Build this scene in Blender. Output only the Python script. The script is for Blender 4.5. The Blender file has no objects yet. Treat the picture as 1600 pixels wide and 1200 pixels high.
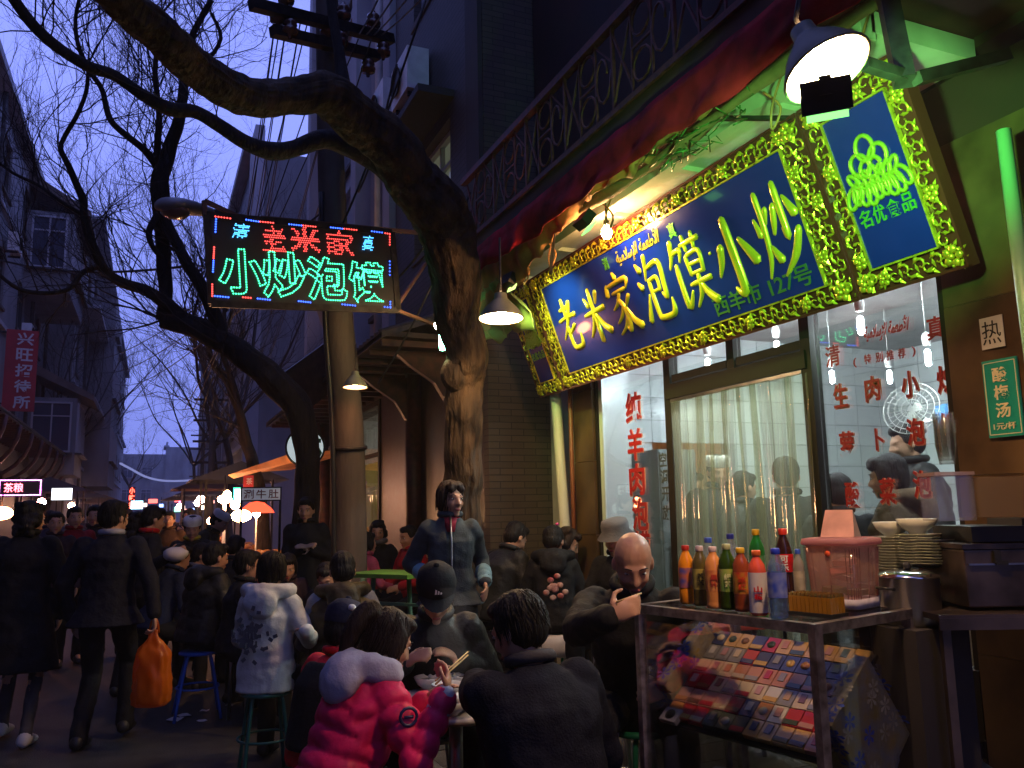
import bpy, bmesh, math, random
from mathutils import Vector, Matrix, noise, Quaternion
from math import radians as R, sin, cos, pi, atan2, sqrt
random.seed(7)
S = bpy.context.scene
C = S.collection
V = Vector
# ---------------------------------------------------------------- camera
EYE = 1.55; FPX = 1300.0
YAW, PIT, ROLL = R(23.3), R(8.57), R(1.15)
_f = V((sin(YAW)*cos(PIT), cos(YAW)*cos(PIT), sin(PIT)))
_r0 = V((cos(YAW), -sin(YAW), 0)); _u0 = _r0.cross(_f)
_r = (cos(ROLL)*_r0 - sin(ROLL)*_u0).normalized(); _u = _r.cross(_f).normalized()
cam = bpy.data.objects.new('camera', bpy.data.cameras.new('camera')); C.objects.link(cam)
cam.matrix_world = Matrix(((_r.x, _u.x, -_f.x, 0), (_r.y, _u.y, -_f.y, 0), (_r.z, _u.z, -_f.z, EYE), (0, 0, 0, 1)))
cam.data.sensor_width = 36; cam.data.lens = FPX/1600*36; cam.data.clip_start = .05; cam.data.clip_end = 3000
S.camera = cam
# ---------------------------------------------------------------- dusk sky
W = bpy.data.worlds.new("World"); S.world = W; W.use_nodes = True
nt = W.node_tree; bg = nt.nodes['Background']
sky = nt.nodes.new('ShaderNodeTexSky'); sky.sky_type = 'NISHITA'; sky.sun_disc = False
sky.sun_elevation = R(5.0); sky.sun_rotation = R(200); sky.air_density = 1.6; sky.dust_density = .6; sky.ozone_density = 6
mul = nt.nodes.new('ShaderNodeMix'); mul.data_type = 'RGBA'; mul.inputs[0].default_value = .88
mul.inputs[7].default_value = (3.5, 4.3, 13.4, 1)
nt.links.new(sky.outputs[0], mul.inputs[6])
tcw = nt.nodes.new('ShaderNodeTexCoord'); cn = nt.nodes.new('ShaderNodeTexNoise'); cn.inputs['Scale'].default_value = 1.6; cn.inputs['Detail'].default_value = 3
nt.links.new(tcw.outputs['Generated'], cn.inputs['Vector'])
cr = nt.nodes.new('ShaderNodeMapRange'); cr.inputs[1].default_value = .3; cr.inputs[2].default_value = .7; cr.inputs[3].default_value = .72; cr.inputs[4].default_value = 1.15
nt.links.new(cn.outputs[0], cr.inputs[0])
mul2 = nt.nodes.new('ShaderNodeMix'); mul2.data_type = 'RGBA'; mul2.blend_type = 'MULTIPLY'; mul2.inputs[0].default_value = 1
nt.links.new(mul.outputs[2], mul2.inputs[6]); nt.links.new(cr.outputs[0], mul2.inputs[7])
nt.links.new(mul2.outputs[2], bg.inputs[0]); bg.inputs[1].default_value = .10
S.view_settings.view_transform = 'Standard'; S.view_settings.look = 'None'; S.view_settings.exposure = 0; S.view_settings.gamma = 1
S.render.engine = 'CYCLES'
cy = S.cycles
cy.max_bounces = 5; cy.diffuse_bounces = 2; cy.glossy_bounces = 3; cy.transmission_bounces = 4; cy.transparent_max_bounces = 16
cy.sample_clamp_indirect = 2.0; cy.sample_clamp_direct = 0; cy.caustics_reflective = False; cy.caustics_refractive = False
cy.use_denoising = True; cy.denoiser = 'OPENIMAGEDENOISE'
# ---------------------------------------------------------------- survey helpers: a sight line met with a plane
def ray(x, y): return (x-800)/FPX*_r - (y-600)/FPX*_u + _f
E0 = V((0, 0, EYE))
def atX(x, y, v): d = ray(x, y); return E0 + d*(v/d.x)
def atY(x, y, v): d = ray(x, y); return E0 + d*(v/d.y)
def atZ(x, y, v): d = ray(x, y); return E0 + d*((v-EYE)/d.z)
def atD(x, y, v): return E0 + ray(x, y)*v
def atP(x, y, p, n):
    d = ray(x, y); return E0 + d*((p-E0).dot(n)/d.dot(n))
# ---------------------------------------------------------------- materials
MATS = {}
def mat(name, col, rough=.6, metal=0, emis=None, es=1, spec=.5, nscale=0, namt=.25, bump=0, bscale=None, col2=None, coat=0, sheen=0, detail=4, stretch=None, bdist=.01):
    if name in MATS: return MATS[name]
    m = bpy.data.materials.new(name); m.use_nodes = True; n = m.node_tree; b = n.nodes['Principled BSDF']
    b.inputs['Base Color'].default_value = (*col, 1); b.inputs['Roughness'].default_value = rough; b.inputs['Metallic'].default_value = metal
    b.inputs['Specular IOR Level'].default_value = spec; b.inputs['Coat Weight'].default_value = coat
    if sheen: b.inputs['Sheen Weight'].default_value = sheen
    if emis: b.inputs['Emission Color'].default_value = (*emis, 1); b.inputs['Emission Strength'].default_value = es
    if nscale or bump:
        tc = n.nodes.new('ShaderNodeTexCoord'); mp = n.nodes.new('ShaderNodeMapping'); n.links.new(tc.outputs['Object'], mp.inputs[0])
        if stretch: mp.inputs['Scale'].default_value = stretch
    if nscale:
        t = n.nodes.new('ShaderNodeTexNoise'); t.inputs['Scale'].default_value = nscale; t.inputs['Detail'].default_value = detail
        n.links.new(mp.outputs[0], t.inputs['Vector'])
        r = n.nodes.new('ShaderNodeValToRGB'); c2 = col2 or tuple(c*(1-namt*1.6) for c in col)
        r.color_ramp.elements[0].position = .32; r.color_ramp.elements[1].position = .68
        r.color_ramp.elements[0].color = (*c2, 1); r.color_ramp.elements[1].color = (*(min(1, c*(1+(0 if col2 else namt*.5))) for c in col), 1)
        n.links.new(t.outputs[0], r.inputs[0]); n.links.new(r.outputs[0], b.inputs['Base Color'])
        rr = n.nodes.new('ShaderNodeMapRange'); rr.inputs[3].default_value = max(.02, rough-.12); rr.inputs[4].default_value = min(1, rough+.12)
        n.links.new(t.outputs[0], rr.inputs[0]); n.links.new(rr.outputs[0], b.inputs['Roughness'])
    if bump:
        t2 = n.nodes.new('ShaderNodeTexNoise'); t2.inputs['Scale'].default_value = bscale or 40; t2.inputs['Detail'].default_value = 5
        n.links.new(mp.outputs[0], t2.inputs['Vector'])
        bp = n.nodes.new('ShaderNodeBump'); bp.inputs['Strength'].default_value = bump; bp.inputs['Distance'].default_value = bdist
        n.links.new(t2.outputs[0], bp.inputs['Height']); n.links.new(bp.outputs[0], b.inputs['Normal'])
    MATS[name] = m; return m
def emit(name, col, s, sample=False):
    if name in MATS: return MATS[name]
    m = bpy.data.materials.new(name); m.use_nodes = True; n = m.node_tree; n.nodes.clear()
    o = n.nodes.new('ShaderNodeOutputMaterial'); e = n.nodes.new('ShaderNodeEmission'); e.inputs[0].default_value = (*col, 1); e.inputs[1].default_value = s
    n.links.new(e.outputs[0], o.inputs[0]); MATS[name] = m; return m
def glass(name, col=(1, 1, 1), refl=.12, rough=.02, opac=0, ocol=(.5, .5, .5)):
    if name in MATS: return MATS[name]
    m = bpy.data.materials.new(name); m.use_nodes = True; n = m.node_tree; n.nodes.clear()
    o = n.nodes.new('ShaderNodeOutputMaterial'); t = n.nodes.new('ShaderNodeBsdfTransparent'); t.inputs[0].default_value = (*col, 1)
    g = n.nodes.new('ShaderNodeBsdfGlossy'); g.inputs['Roughness'].default_value = rough
    f = n.nodes.new('ShaderNodeFresnel'); f.inputs[0].default_value = 1.5
    a = n.nodes.new('ShaderNodeMath'); a.operation = 'MAXIMUM'; a.inputs[1].default_value = refl*.5; n.links.new(f.outputs[0], a.inputs[0])
    a2 = n.nodes.new('ShaderNodeMath'); a2.operation = 'MINIMUM'; a2.inputs[1].default_value = .5; n.links.new(a.outputs[0], a2.inputs[0])
    mx = n.nodes.new('ShaderNodeMixShader'); n.links.new(a2.outputs[0], mx.inputs[0]); n.links.new(t.outputs[0], mx.inputs[1]); n.links.new(g.outputs[0], mx.inputs[2])
    last = mx
    if opac:
        d = n.nodes.new('ShaderNodeBsdfDiffuse'); d.inputs[0].default_value = (*ocol, 1)
        tl = n.nodes.new('ShaderNodeBsdfTranslucent'); tl.inputs[0].default_value = (*ocol, 1)
        md = n.nodes.new('ShaderNodeMixShader'); md.inputs[0].default_value = .5; n.links.new(d.outputs[0], md.inputs[1]); n.links.new(tl.outputs[0], md.inputs[2])
        m2 = n.nodes.new('ShaderNodeMixShader'); m2.inputs[0].default_value = opac
        n.links.new(mx.outputs[0], m2.inputs[1]); n.links.new(md.outputs[0], m2.inputs[2]); last = m2
    n.links.new(last.outputs[0], o.inputs[0]); MATS[name] = m; return m
def brick_mat(name, c1, c2, mortar, bw, bh, msize=.08, rough=.7, bump=.6, xdir=0):
    if name in MATS: return MATS[name]
    m = mat(name, c1, rough); n = m.node_tree; b = n.nodes['Principled BSDF']
    tc = n.nodes.new('ShaderNodeTexCoord'); sp = n.nodes.new('ShaderNodeSeparateXYZ'); cb = n.nodes.new('ShaderNodeCombineXYZ')
    n.links.new(tc.outputs['Object'], sp.inputs[0]); n.links.new(sp.outputs[xdir], cb.inputs[0]); n.links.new(sp.outputs[2], cb.inputs[1])
    t = n.nodes.new('ShaderNodeTexBrick'); n.links.new(cb.outputs[0], t.inputs[0]); t.inputs['Scale'].default_value = 1
    t.inputs['Brick Width'].default_value = bw; t.inputs['Row Height'].default_value = bh; t.inputs['Mortar Size'].default_value = bh*msize
    t.inputs['Color1'].default_value = (*c1, 1); t.inputs['Color2'].default_value = (*c2, 1); t.inputs['Mortar'].default_value = (*mortar, 1)
    n.links.new(t.outputs[0], b.inputs['Base Color'])
    bp = n.nodes.new('ShaderNodeBump'); bp.invert = True; bp.inputs['Strength'].default_value = bump; bp.inputs['Distance'].default_value = .006
    n.links.new(t.outputs[1], bp.inputs['Height']); n.links.new(bp.outputs[0], b.inputs['Normal']); return m

M = dict(
 asphalt=mat('asphalt', (.028, .026, .026), .8, nscale=6, namt=.4, bump=.5, bscale=90),
 paver=mat('paver', (.075, .064, .052), .62, nscale=9, namt=.35, bump=.4, bscale=60),
 kerb=mat('kerb', (.09, .085, .08), .7, nscale=8, bump=.4),
 concrete=mat('concrete', (.09, .07, .055), .8, nscale=7, namt=.3, bump=.6, bscale=30, stretch=(1, 1, .25)),
 plaster=mat('plaster', (.24, .24, .25), .8, nscale=1.3, namt=.22, bump=.3, bscale=20, stretch=(1, 1, .4)),
 plaster_pale=mat('plaster_pale', (.40, .40, .43), .8, nscale=1.3, namt=.2, bump=.3, bscale=20, stretch=(1, 1, .4)),
 plaster_dark=mat('plaster_dark', (.045, .038, .038), .8, nscale=1.3, namt=.3, bump=.3, bscale=20, stretch=(1, 1, .4)),
 soffit=mat('soffit_paint', (.55, .52, .44), .7, nscale=3, namt=.2, bump=.3, bscale=15),
 roof=mat('roof_tile', (.07, .065, .065), .7, nscale=9, namt=.4, bump=.3),
 redwood=mat('red_timber', (.075, .02, .016), .5, nscale=12, namt=.4),
 darkwood=mat('dark_timber', (.035, .019, .014), .45, nscale=12, namt=.4, bump=.2),
 iron=mat('dark_iron', (.03, .028, .028), .5, metal=.6, nscale=20, namt=.4),
 rail=mat('balcony_iron', (.16, .03, .035), .55, metal=.2, nscale=20, namt=.4),
 steel=mat('steel', (.42, .42, .42), .32, metal=1, nscale=6, namt=.25, bump=.05, bscale=60),
 alu=mat('aluminium', (.42, .36, .34), .42, metal=.85, nscale=25, namt=.35, bump=.1, bscale=80),
 bronze=mat('bronze_frame', (.016, .012, .010), .6, spec=.2),
 bark=mat('bark', (.075, .048, .024), .85, nscale=14, namt=.55, bump=1.0, bscale=24, stretch=(1, 1, .18), bdist=.04),
 bark_dark=mat('bark_dark', (.022, .016, .013), .85, nscale=14, namt=.5, bump=1.0, bscale=30, stretch=(1, 1, .25), bdist=.03),
 twig=mat('twig', (.03, .024, .022), .8),
 white=mat('white_paint', (.72, .72, .70), .5, nscale=6, namt=.12),
 tile=mat('glazed_tile', (.62, .66, .66), .18, nscale=1.5, namt=.08),
 grout=mat('grout', (.38, .40, .40), .8),
 marble=mat('brown_marble', (.13, .075, .035), .35, spec=.3, nscale=3.5, namt=.5, col2=(.05, .028, .015), detail=8),
 gold=mat('gilt', (.95, .66, .05), .30, metal=.6, nscale=30, namt=.25),
 gold2=mat('gilt_letter', (.80, .55, .03), .30, metal=.3, coat=.5),
 frame_red=mat('lacquer_brown', (.10, .02, .015), .3, coat=.4),
 blue=mat('blue_panel', (.004, .020, .36), .16, nscale=2, namt=.12, coat=.5),
 redcloth=mat('red_cloth', (.42, .012, .03), .85, spec=.1, nscale=5, namt=.45, bump=.5, bscale=12),
 orangecloth=mat('orange_tarp', (.50, .22, .08), .7, nscale=5, namt=.4, bump=.5, bscale=14),
 redtext=mat('red_vinyl', (.42, .01, .012), .5),
 redtext_edge=mat('pink_vinyl_edge', (.75, .28, .2), .5),
 darktext=mat('dark_vinyl', (.05, .06, .05), .5),
 paper=mat('paper', (.62, .58, .55), .8, nscale=5, namt=.12),
 black=mat('black_paint', (.012, .012, .012), .5),
 shade_out=mat('enamel_outside', (.12, .13, .09), .45),
 shade_in=mat('enamel_inside', (.85, .82, .75), .5),
 porcelain=mat('porcelain', (.72, .74, .68), .15, coat=.5),
 tabletop_red=mat('red_tabletop', (.60, .06, .03), .35),
 skin=mat('skin', (.52, .28, .17), .45, nscale=8, namt=.12), hair=mat('black_hair', (.006, .005, .0045), .62, spec=.25, bump=.8, bscale=90, stretch=(1, 1, .15)),
 hair_brown=mat('brown_hair', (.018, .009, .006), .62, spec=.25, bump=.8, bscale=90, stretch=(1, 1, .15)),
 glass=glass('window_glass'), caseglass=glass('case_glass', refl=.10), 
)
# ---------------------------------------------------------------- mesh building
def obj(name, data, m=None, parent=None, **props):
    o = bpy.data.objects.new(name, data); C.objects.link(o)
    if m is not None and data is not None:
        for x in (m if isinstance(m, (list, tuple)) else [m]): data.materials.append(x)
    if parent is not None: o.parent = parent
    for k, v in props.items(): o[k] = v
    return o
def thing(name, label, cat, loc=(0, 0, 0), rz=0, group=None):
    o = bpy.data.objects.new(name, None); C.objects.link(o); o.location = loc; o.rotation_euler = (0, 0, rz); o.empty_display_size = .1
    o['label'] = label; o['category'] = cat
    if group: o['group'] = group
    return o
def tag(o, label, cat, group=None):
    o['label'] = label; o['category'] = cat
    if group: o['group'] = group
    return o
def dup(root, loc=None, rz=None, label=None, group=None, parent=None):
    r = root.copy(); C.objects.link(r); r.parent = parent
    if loc is not None: r.location = loc
    if rz is not None: r.rotation_euler = (0, 0, rz)
    if label: r['label'] = label
    if group: r['group'] = group
    for ch in list(root.children): dup(ch, parent=r)
    return r
class MB:
    def __init__(s): s.v = []; s.f = []; s.mi = []; s.sm = []
    def add(s, vs, fs, mi=0, smooth=False):
        b = len(s.v); s.v += [tuple(v) for v in vs]
        for f in fs: s.f.append([i+b for i in f]); s.mi.append(mi); s.sm.append(smooth)
        return s
    def box(s, c, d, rz=0, mi=0, rot=None):
        m = rot if rot is not None else Matrix.Rotation(rz, 3, 'Z'); c = V(c)
        vs = [c + m @ V((x*d[0]/2, y*d[1]/2, z*d[2]/2)) for x in (-1, 1) for y in (-1, 1) for z in (-1, 1)]
        return s.add(vs, [(0, 1, 3, 2), (4, 6, 7, 5), (0, 4, 5, 1), (2, 3, 7, 6), (0, 2, 6, 4), (1, 5, 7, 3)], mi)
    def bar(s, a, b, w, h=None, mi=0, up=V((0, 0, 1))):
        a, b = V(a), V(b); h = h or w; d = (b-a); L = d.length; d.normalize()
        x = d.cross(up)
        if x.length < 1e-3: x = d.cross(V((1, 0, 0)))
        x.normalize(); z = x.cross(d)
        return s.box((a+b)/2, (w, L, h), rot=Matrix((x, d, z)).transposed(), mi=mi)
    def tube(s, pts, rad, n=8, mi=0, cap=True, flat=1, nz=0, seed=0, bark=0, bf=9):
        pts = [V(p) for p in pts]
        if not hasattr(rad, '__len__'): rad = [rad]*len(pts)
        prev = None; rings = []; vs = []
        for i, p in enumerate(pts):
            d = (pts[min(i+1, len(pts)-1)]-pts[max(i-1, 0)])
            if d.length < 1e-9: d = V((0, 0, 1))
            d.normalize()
            if prev is None:
                a = d.cross(V((0, 0, 1)));
                if a.length < .05: a = d.cross(V((1, 0, 0)))
            else: a = prev - d*prev.dot(d)
            a.normalize(); prev = a; b = d.cross(a)
            for k in range(n):
                t = 2*pi*k/n; rr = rad[i]
                if nz: rr *= 1 + (bark*(abs(noise.noise(V((cos(t)*bf+seed, sin(t)*bf, p.z*2.2+p.x*1.2+seed)))*2)**.7-.5) if bark else 0) + nz*noise.noise(V((cos(t)*2.2+seed, sin(t)*2.2, i*.22))) + nz*.35*abs(sin(t*3.5+seed+i*.1))
                vs.append(p + a*cos(t)*rr + b*sin(t)*rr*flat)
        fs = [(i*n+k, i*n+(k+1) % n, (i+1)*n+(k+1) % n, (i+1)*n+k) for i in range(len(pts)-1) for k in range(n)]
        s.add(vs, fs, mi, True)
        if cap:
            b = len(s.v)-len(vs); s.f.append([b+k for k in range(n)][::-1]); s.mi.append(mi); s.sm.append(False)
            s.f.append([b+(len(pts)-1)*n+k for k in range(n)]); s.mi.append(mi); s.sm.append(False)
        return s
    def lathe(s, prof, o=(0, 0, 0), n=20, mi=0, rot=None, smooth=True, sx=1):
        o = V(o); vs = []
        for r, z in prof:
            for k in range(n):
                p = V((r*cos(2*pi*k/n)*sx, r*sin(2*pi*k/n), z))
                if rot is not None: p = rot @ p
                vs.append(o+p)
        fs = [(i*n+k, i*n+(k+1) % n, (i+1)*n+(k+1) % n, (i+1)*n+k) for i in range(len(prof)-1) for k in range(n)]
        return s.add(vs, fs, mi, smooth)
    def ell(s, c, r, rot=None, n=12, m=8, mi=0):
        c = V(c); r = V(r) if hasattr(r, '__len__') else V((r, r, r)); vs = []; rot = rot if rot is not None else Matrix.Identity(3)
        vs.append(c + rot @ V((0, 0, -r.z)))
        for i in range(1, m):
            t = -pi/2 + pi*i/m
            for k in range(n): vs.append(c + rot @ V((r.x*cos(t)*cos(2*pi*k/n), r.y*cos(t)*sin(2*pi*k/n), r.z*sin(t))))
        vs.append(c + rot @ V((0, 0, r.z)))
        fs = [(0, 1+(k+1) % n, 1+k) for k in range(n)]
        for i in range(m-2): fs += [(1+i*n+k, 1+i*n+(k+1) % n, 1+(i+1)*n+(k+1) % n, 1+(i+1)*n+k) for k in range(n)]
        e = len(vs)-1; fs += [(1+(m-2)*n+k, 1+(m-2)*n+(k+1) % n, e) for k in range(n)]
        return s.add(vs, fs, mi, True)
    def cone(s, a, ra, b, rb, n=12, mi=0):      # rounded tapered limb
        a, b = V(a), V(b); d = b-a; L = d.length
        if L < 1e-6: return s.ell(a, max(ra, rb))
        q = d.to_track_quat('Z', 'Y').to_matrix(); pr = []
        for i in range(4): t = -pi/2+pi/2*i/3; pr.append((max(ra*cos(t), 1e-4), ra*sin(t)))
        for i in range(4): t = pi/2*i/3; pr.append((max(rb*cos(t), 1e-4), L+rb*sin(t)))
        base = len(s.v); s.lathe(pr, a, n, mi, q); m = len(pr)
        s.f.append([base+k for k in range(n)][::-1]); s.mi.append(mi); s.sm.append(True)
        s.f.append([base+(m-1)*n+k for k in range(n)]); s.mi.append(mi); s.sm.append(True)
        return s
    def loft(s, st, n=18, mi=0, pw=2.0):   # stations (centre, xvec, yvec)
        vs = []
        for c, x, y in st:
            for k in range(n):
                t = 2*pi*k/n; cx, sx = cos(t), sin(t)
                e = 2/pw; a = abs(cx)**e*(1 if cx > 0 else -1); b = abs(sx)**e*(1 if sx > 0 else -1)
                vs.append(V(c)+V(x)*a+V(y)*b)
        fs = [(i*n+k, i*n+(k+1) % n, (i+1)*n+(k+1) % n, (i+1)*n+k) for i in range(len(st)-1) for k in range(n)]
        base = len(s.v); s.add(vs, fs, mi, True)
        s.f.append([base+k for k in range(n)][::-1]); s.mi.append(mi); s.sm.append(True)
        s.f.append([base+(len(st)-1)*n+k for k in range(n)]); s.mi.append(mi); s.sm.append(True)
        return s
    def prism(s, poly, o, x, y, depth, mi=0):   # flat polygon in plane (x,y) at o, thickness along x cross y
        o, x, y = V(o), V(x), V(y); nrm = x.cross(y).normalized(); n = len(poly)
        f = [o+x*a+y*b+nrm*depth/2 for a, b in poly]; g = [o+x*a+y*b-nrm*depth/2 for a, b in poly]
        fs = [list(range(n)), list(range(2*n-1, n-1, -1))]+[(i, n+i, n+(i+1) % n, (i+1) % n) for i in range(n)]
        return s.add(f+g, fs, mi)
    def mesh(s, name='mesh'):
        me = bpy.data.meshes.new(name); me.from_pydata(s.v, [], s.f)
        me.polygons.foreach_set('material_index', s.mi); me.polygons.foreach_set('use_smooth', s.sm); me.update(); return me
    def build(s, name, m, parent=None, **p): return obj(name, s.mesh(name), m, parent, **p)
def bevel(o, w=.004, seg=2):
    bm = bmesh.new(); bm.from_mesh(o.data)
    es = [e for e in bm.edges if len(e.link_faces) == 2 and e.calc_face_angle(0) > .6]
    bmesh.ops.bevel(bm, geom=es, offset=w, segments=seg, affect='EDGES', profile=.6, clamp_overlap=True); bm.to_mesh(o.data); bm.free(); return o
def smooth_pts(pts, k=5):
    out = []; P = [V(p) for p in pts]
    for i in range(len(P)-1):
        a, b, c, d = P[max(i-1, 0)], P[i], P[i+1], P[min(i+2, len(P)-1)]
        for j in range(k):
            t = j/k; out.append(.5*((2*b)+(c-a)*t+(2*a-5*b+4*c-d)*t*t+(3*b-3*c+d-a)*t**3))
    out.append(P[-1]); return out
_tc = {}
def glyph(s, res=3, bold=0, extrude=0, bev=0, fill='BOTH'):
    k = (s, res, bold, extrude, bev, fill)
    if k in _tc: return _tc[k]
    c = bpy.data.curves.new('t', 'FONT'); c.body = s; c.resolution_u = res; c.offset = bold; c.extrude = extrude; c.bevel_depth = bev; c.bevel_resolution = 1; c.fill_mode = fill if not extrude else c.fill_mode
    c.align_x = 'LEFT'; c.size = 1
    o = bpy.data.objects.new('t', c); C.objects.link(o)
    bpy.context.view_layer.update()
    dg = bpy.context.evaluated_depsgraph_get(); me = bpy.data.meshes.new_from_object(o.evaluated_get(dg)); bpy.data.objects.remove(o)
    xs = [v.co.x for v in me.vertices]; ys = [v.co.y for v in me.vertices]
    bb = (min(xs), max(xs), min(ys), max(ys)) if xs else (0, 1, 0, 1)
    _tc[k] = (me, bb); return _tc[k]
def write(name, s, o, x, y, m, parent, w=None, h=None, depth=.002, bold=.0, slant=0, label=None, fit=True, kind=None):
    """lettering in the plane spanned by unit vectors x, y centred on o, w wide and h tall"""
    me0, bb = glyph(s, 2, bold, .5 if depth else 0)
    me = me0.copy(); o, x, y = V(o), V(x).normalized(), V(y).normalized(); n = x.cross(y)
    W0, H0 = bb[1]-bb[0], bb[3]-bb[2]
    if w is None: sx = sy = h/H0
    elif h is None: sx = sy = w/W0
    else: sx, sy = w/W0, h/H0
    cx, cy_ = (bb[0]+bb[1])/2, (bb[2]+bb[3])/2
    for v in me.vertices:
        a, b, c = (v.co.x-cx)*sx, (v.co.y-cy_)*sy, v.co.z*depth
        v.co = o + x*(a+slant*b) + y*b + n*(c+depth*.5)
    ob = obj(name, me, m, parent)
    if label: ob['label'] = label
    return ob
def lamp_light(name, loc, col, power, radius=.03, parent=None):
    l = bpy.data.lights.new(name, 'POINT'); l.color = col; l.energy = power; l.shadow_soft_size = radius
    o = bpy.data.objects.new(name, l); C.objects.link(o); o.location = loc
    if parent is not None: o.parent = parent
    return o
# ================================================================ GROUND
def sheet(name, x0, x1, y0, y1, z, m, kind='structure', th=None):
    mb = MB()
    if th: mb.box(((x0+x1)/2, (y0+y1)/2, z-th/2), (x1-x0, y1-y0, th))
    else: mb.add([(x0, y0, z), (x1, y0, z), (x1, y1, z), (x0, y1, z)], [(0, 1, 2, 3)])
    o = mb.build(name, m); o['kind'] = kind; return o
sheet('ground', -150, 150, -60, 270, -.02, M['asphalt'])
sheet('road', -3.0, 1.45, -6, 260, 0, M['asphalt'])
pav = sheet('pavement', 1.53, 3.3, -3, 200, .135, M['grout'], th=.13)
sheet('left_pavement', -4.2, -3.08, 4, 200, .12, M['paver'], th=.12)
kb = MB().box((0, 0, 0), (.08, .98, .15)).mesh()
kerb = obj('kerb', None); kerb['kind'] = 'structure'
for i in range(40):
    o = obj('kerb_stone', kb, None if i else M['kerb'], kerb); o.location = (1.49, -1.5+i, .078+random.uniform(-.003, .003))
kerb2 = sheet('left_kerb', -3.08, -3.0, 4, 200, .13, M['kerb'], th=.13)
pm = MB().box((0, 0, 0), (.292, .292, .03)).mesh()
n = 0
for i in range(6):
    for j in range(26):
        o = obj('paver', pm, M['paver'] if n == 0 else None, pav); n += 1
        o.location = (1.68+i*.3, 1.2+j*.3, .135+random.uniform(-.002, .003)); o.rotation_euler = (random.uniform(-.006, .006), random.uniform(-.006, .006), random.uniform(-.008, .008))
# ================================================================ NOODLE RESTAURANT (right)
FX = 3.3
shop = thing('restaurant_building', 'tiled restaurant with big windows under the blue and gold signboard', 'restaurant', (FX, 4, 0))
def P(name, mb, m, parent=None, **kw):
    o = mb.build(name, m, None, **kw)
    if parent is not None:
        o.parent = parent; o.matrix_parent_inverse = Matrix.Translation(-V(parent.location)) if parent.rotation_euler.z == 0 else parent.matrix_basis.inverted()
    return o
def yp(px, py=700, x=FX): return atX(px, py, x).y
# shell
P('wall', MB().box((5.6, .5, 1.8), (4.6, .1, 3.3)).box((7.0, 3.5, 1.8), (.1, 6.2, 3.3)), M['grout'], shop)
left_wall = P('wall', MB().box((3.62, 6.25, 1.8), (.5, .1, 3.3)).box((6.0, 6.25, 1.8), (2.4, .1, 3.3)).box((4.35, 6.25, 2.8), (.96, .1, 1.3)), M['grout'], shop)
P('ceiling', MB().box((5.15, 3.4, 3.12), (3.6, 5.8, .08)), M['white'], shop)
P('floor', MB().box((5.15, 3.4, .12), (3.6, 5.6, .05)), M['paver'], shop)
P('back_room', MB().box((4.4, 8.2, 1.4), (2.4, .1, 2.8)).box((5.6, 7.2, 1.4), (.1, 2, 2.8)).box((3.45, 7.25, 1.4), (.1, 1.8, 2.8)).box((4.5, 7.2, 2.75), (2.2, 2, .08)), M['soffit'], shop)
bk = MB(); bk.lathe([(.002, 0), (.05, .01), (.06, .06), (.04, .11), (.002, .13)], (4.5, 7.6, 2.3), 12)
P('lamp_bulb', bk, emit('amber_bulb', (1, .42, .14), 160), shop)
# glazed tiles, piece by piece
tm = MB().box((0, 0, 0), (.292, .012, .192)).mesh(); bm_ = bmesh.new(); bm_.from_mesh(tm); bm_.to_mesh(tm); bm_.free()
cnt = 0; extra = MB()
for (ax, x0, x1) in (('Y', 3.39, 7.0), ('X', 1.4, 6.2)):
    nx = int((x1-x0)/.3)
    for i in range(nx):
        for j in range(15):
            c = x0+.15+i*.3; z = .2+j*.2
            if ax == 'Y' and 3.86 < c < 4.84 and z < 2.2: continue
            if z < .7 : continue
            if cnt < 298:
                o = obj('tile', tm, M['tile'] if cnt == 0 else None, shop); cnt += 1
                p = V((c, 6.196, z)) if ax == 'Y' else V((6.944, c, z))
                o.location = p - V(shop.location); o.rotation_euler = (random.uniform(-.006, .006), 0, (0 if ax == 'Y' else pi/2)+random.uniform(-.006, .006))
            else: extra.box((6.944, c, z), (.012, .292, .192))
if extra.v: P('tiling', extra, M['tile'], shop, kind='stuff')
# left jamb: reveal tiles, marble pilaster, pipes
mp = MB().box((0, 0, 0), (.10, yp(905)-yp(935), .586)).mesh()
for k in range(5):
    o = obj('marble_slab', mp, M['marble'] if k == 0 else None, shop); o.location = V((3.3+random.uniform(-.003, .003), (yp(905)+yp(935))/2, .45+k*.59)) - V(shop.location)
P('reveal', MB().box((3.42, yp(941), 1.6), (.25, .06, 3.0)), M['tile'], shop)
# right pillar in brown marble, beyond the frame
pl = MB().box((0, 0, 0), (.30, .78, .748)).mesh(); YR = yp(1483, 600, 3.25)
for k in range(4):
    o = obj('marble_slab', pl, M['marble'] if k == 0 else None, shop); o.location = V((3.40+random.uniform(-.002, .002), YR-.40, .53+k*.75)) - V(shop.location)
P('upper_wall', MB().box((3.45, 3.1, 3.33), (.2, 6.4, .34)).box((3.5, 2.0, 7.9), (.4, 9.9, 8.7)).box((4.6, -1.2, 1.8), (2.7, 3.3, 3.5)), mat('dark_red_wall', (.035, .012, .010), .8, nscale=2, namt=.4), shop)  # near-black red base colour, mottled at random
P('wall', MB().box((3.4, .6, 1.8), (.2, 2.1, 3.3)), M['plaster_dark'], shop)
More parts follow.
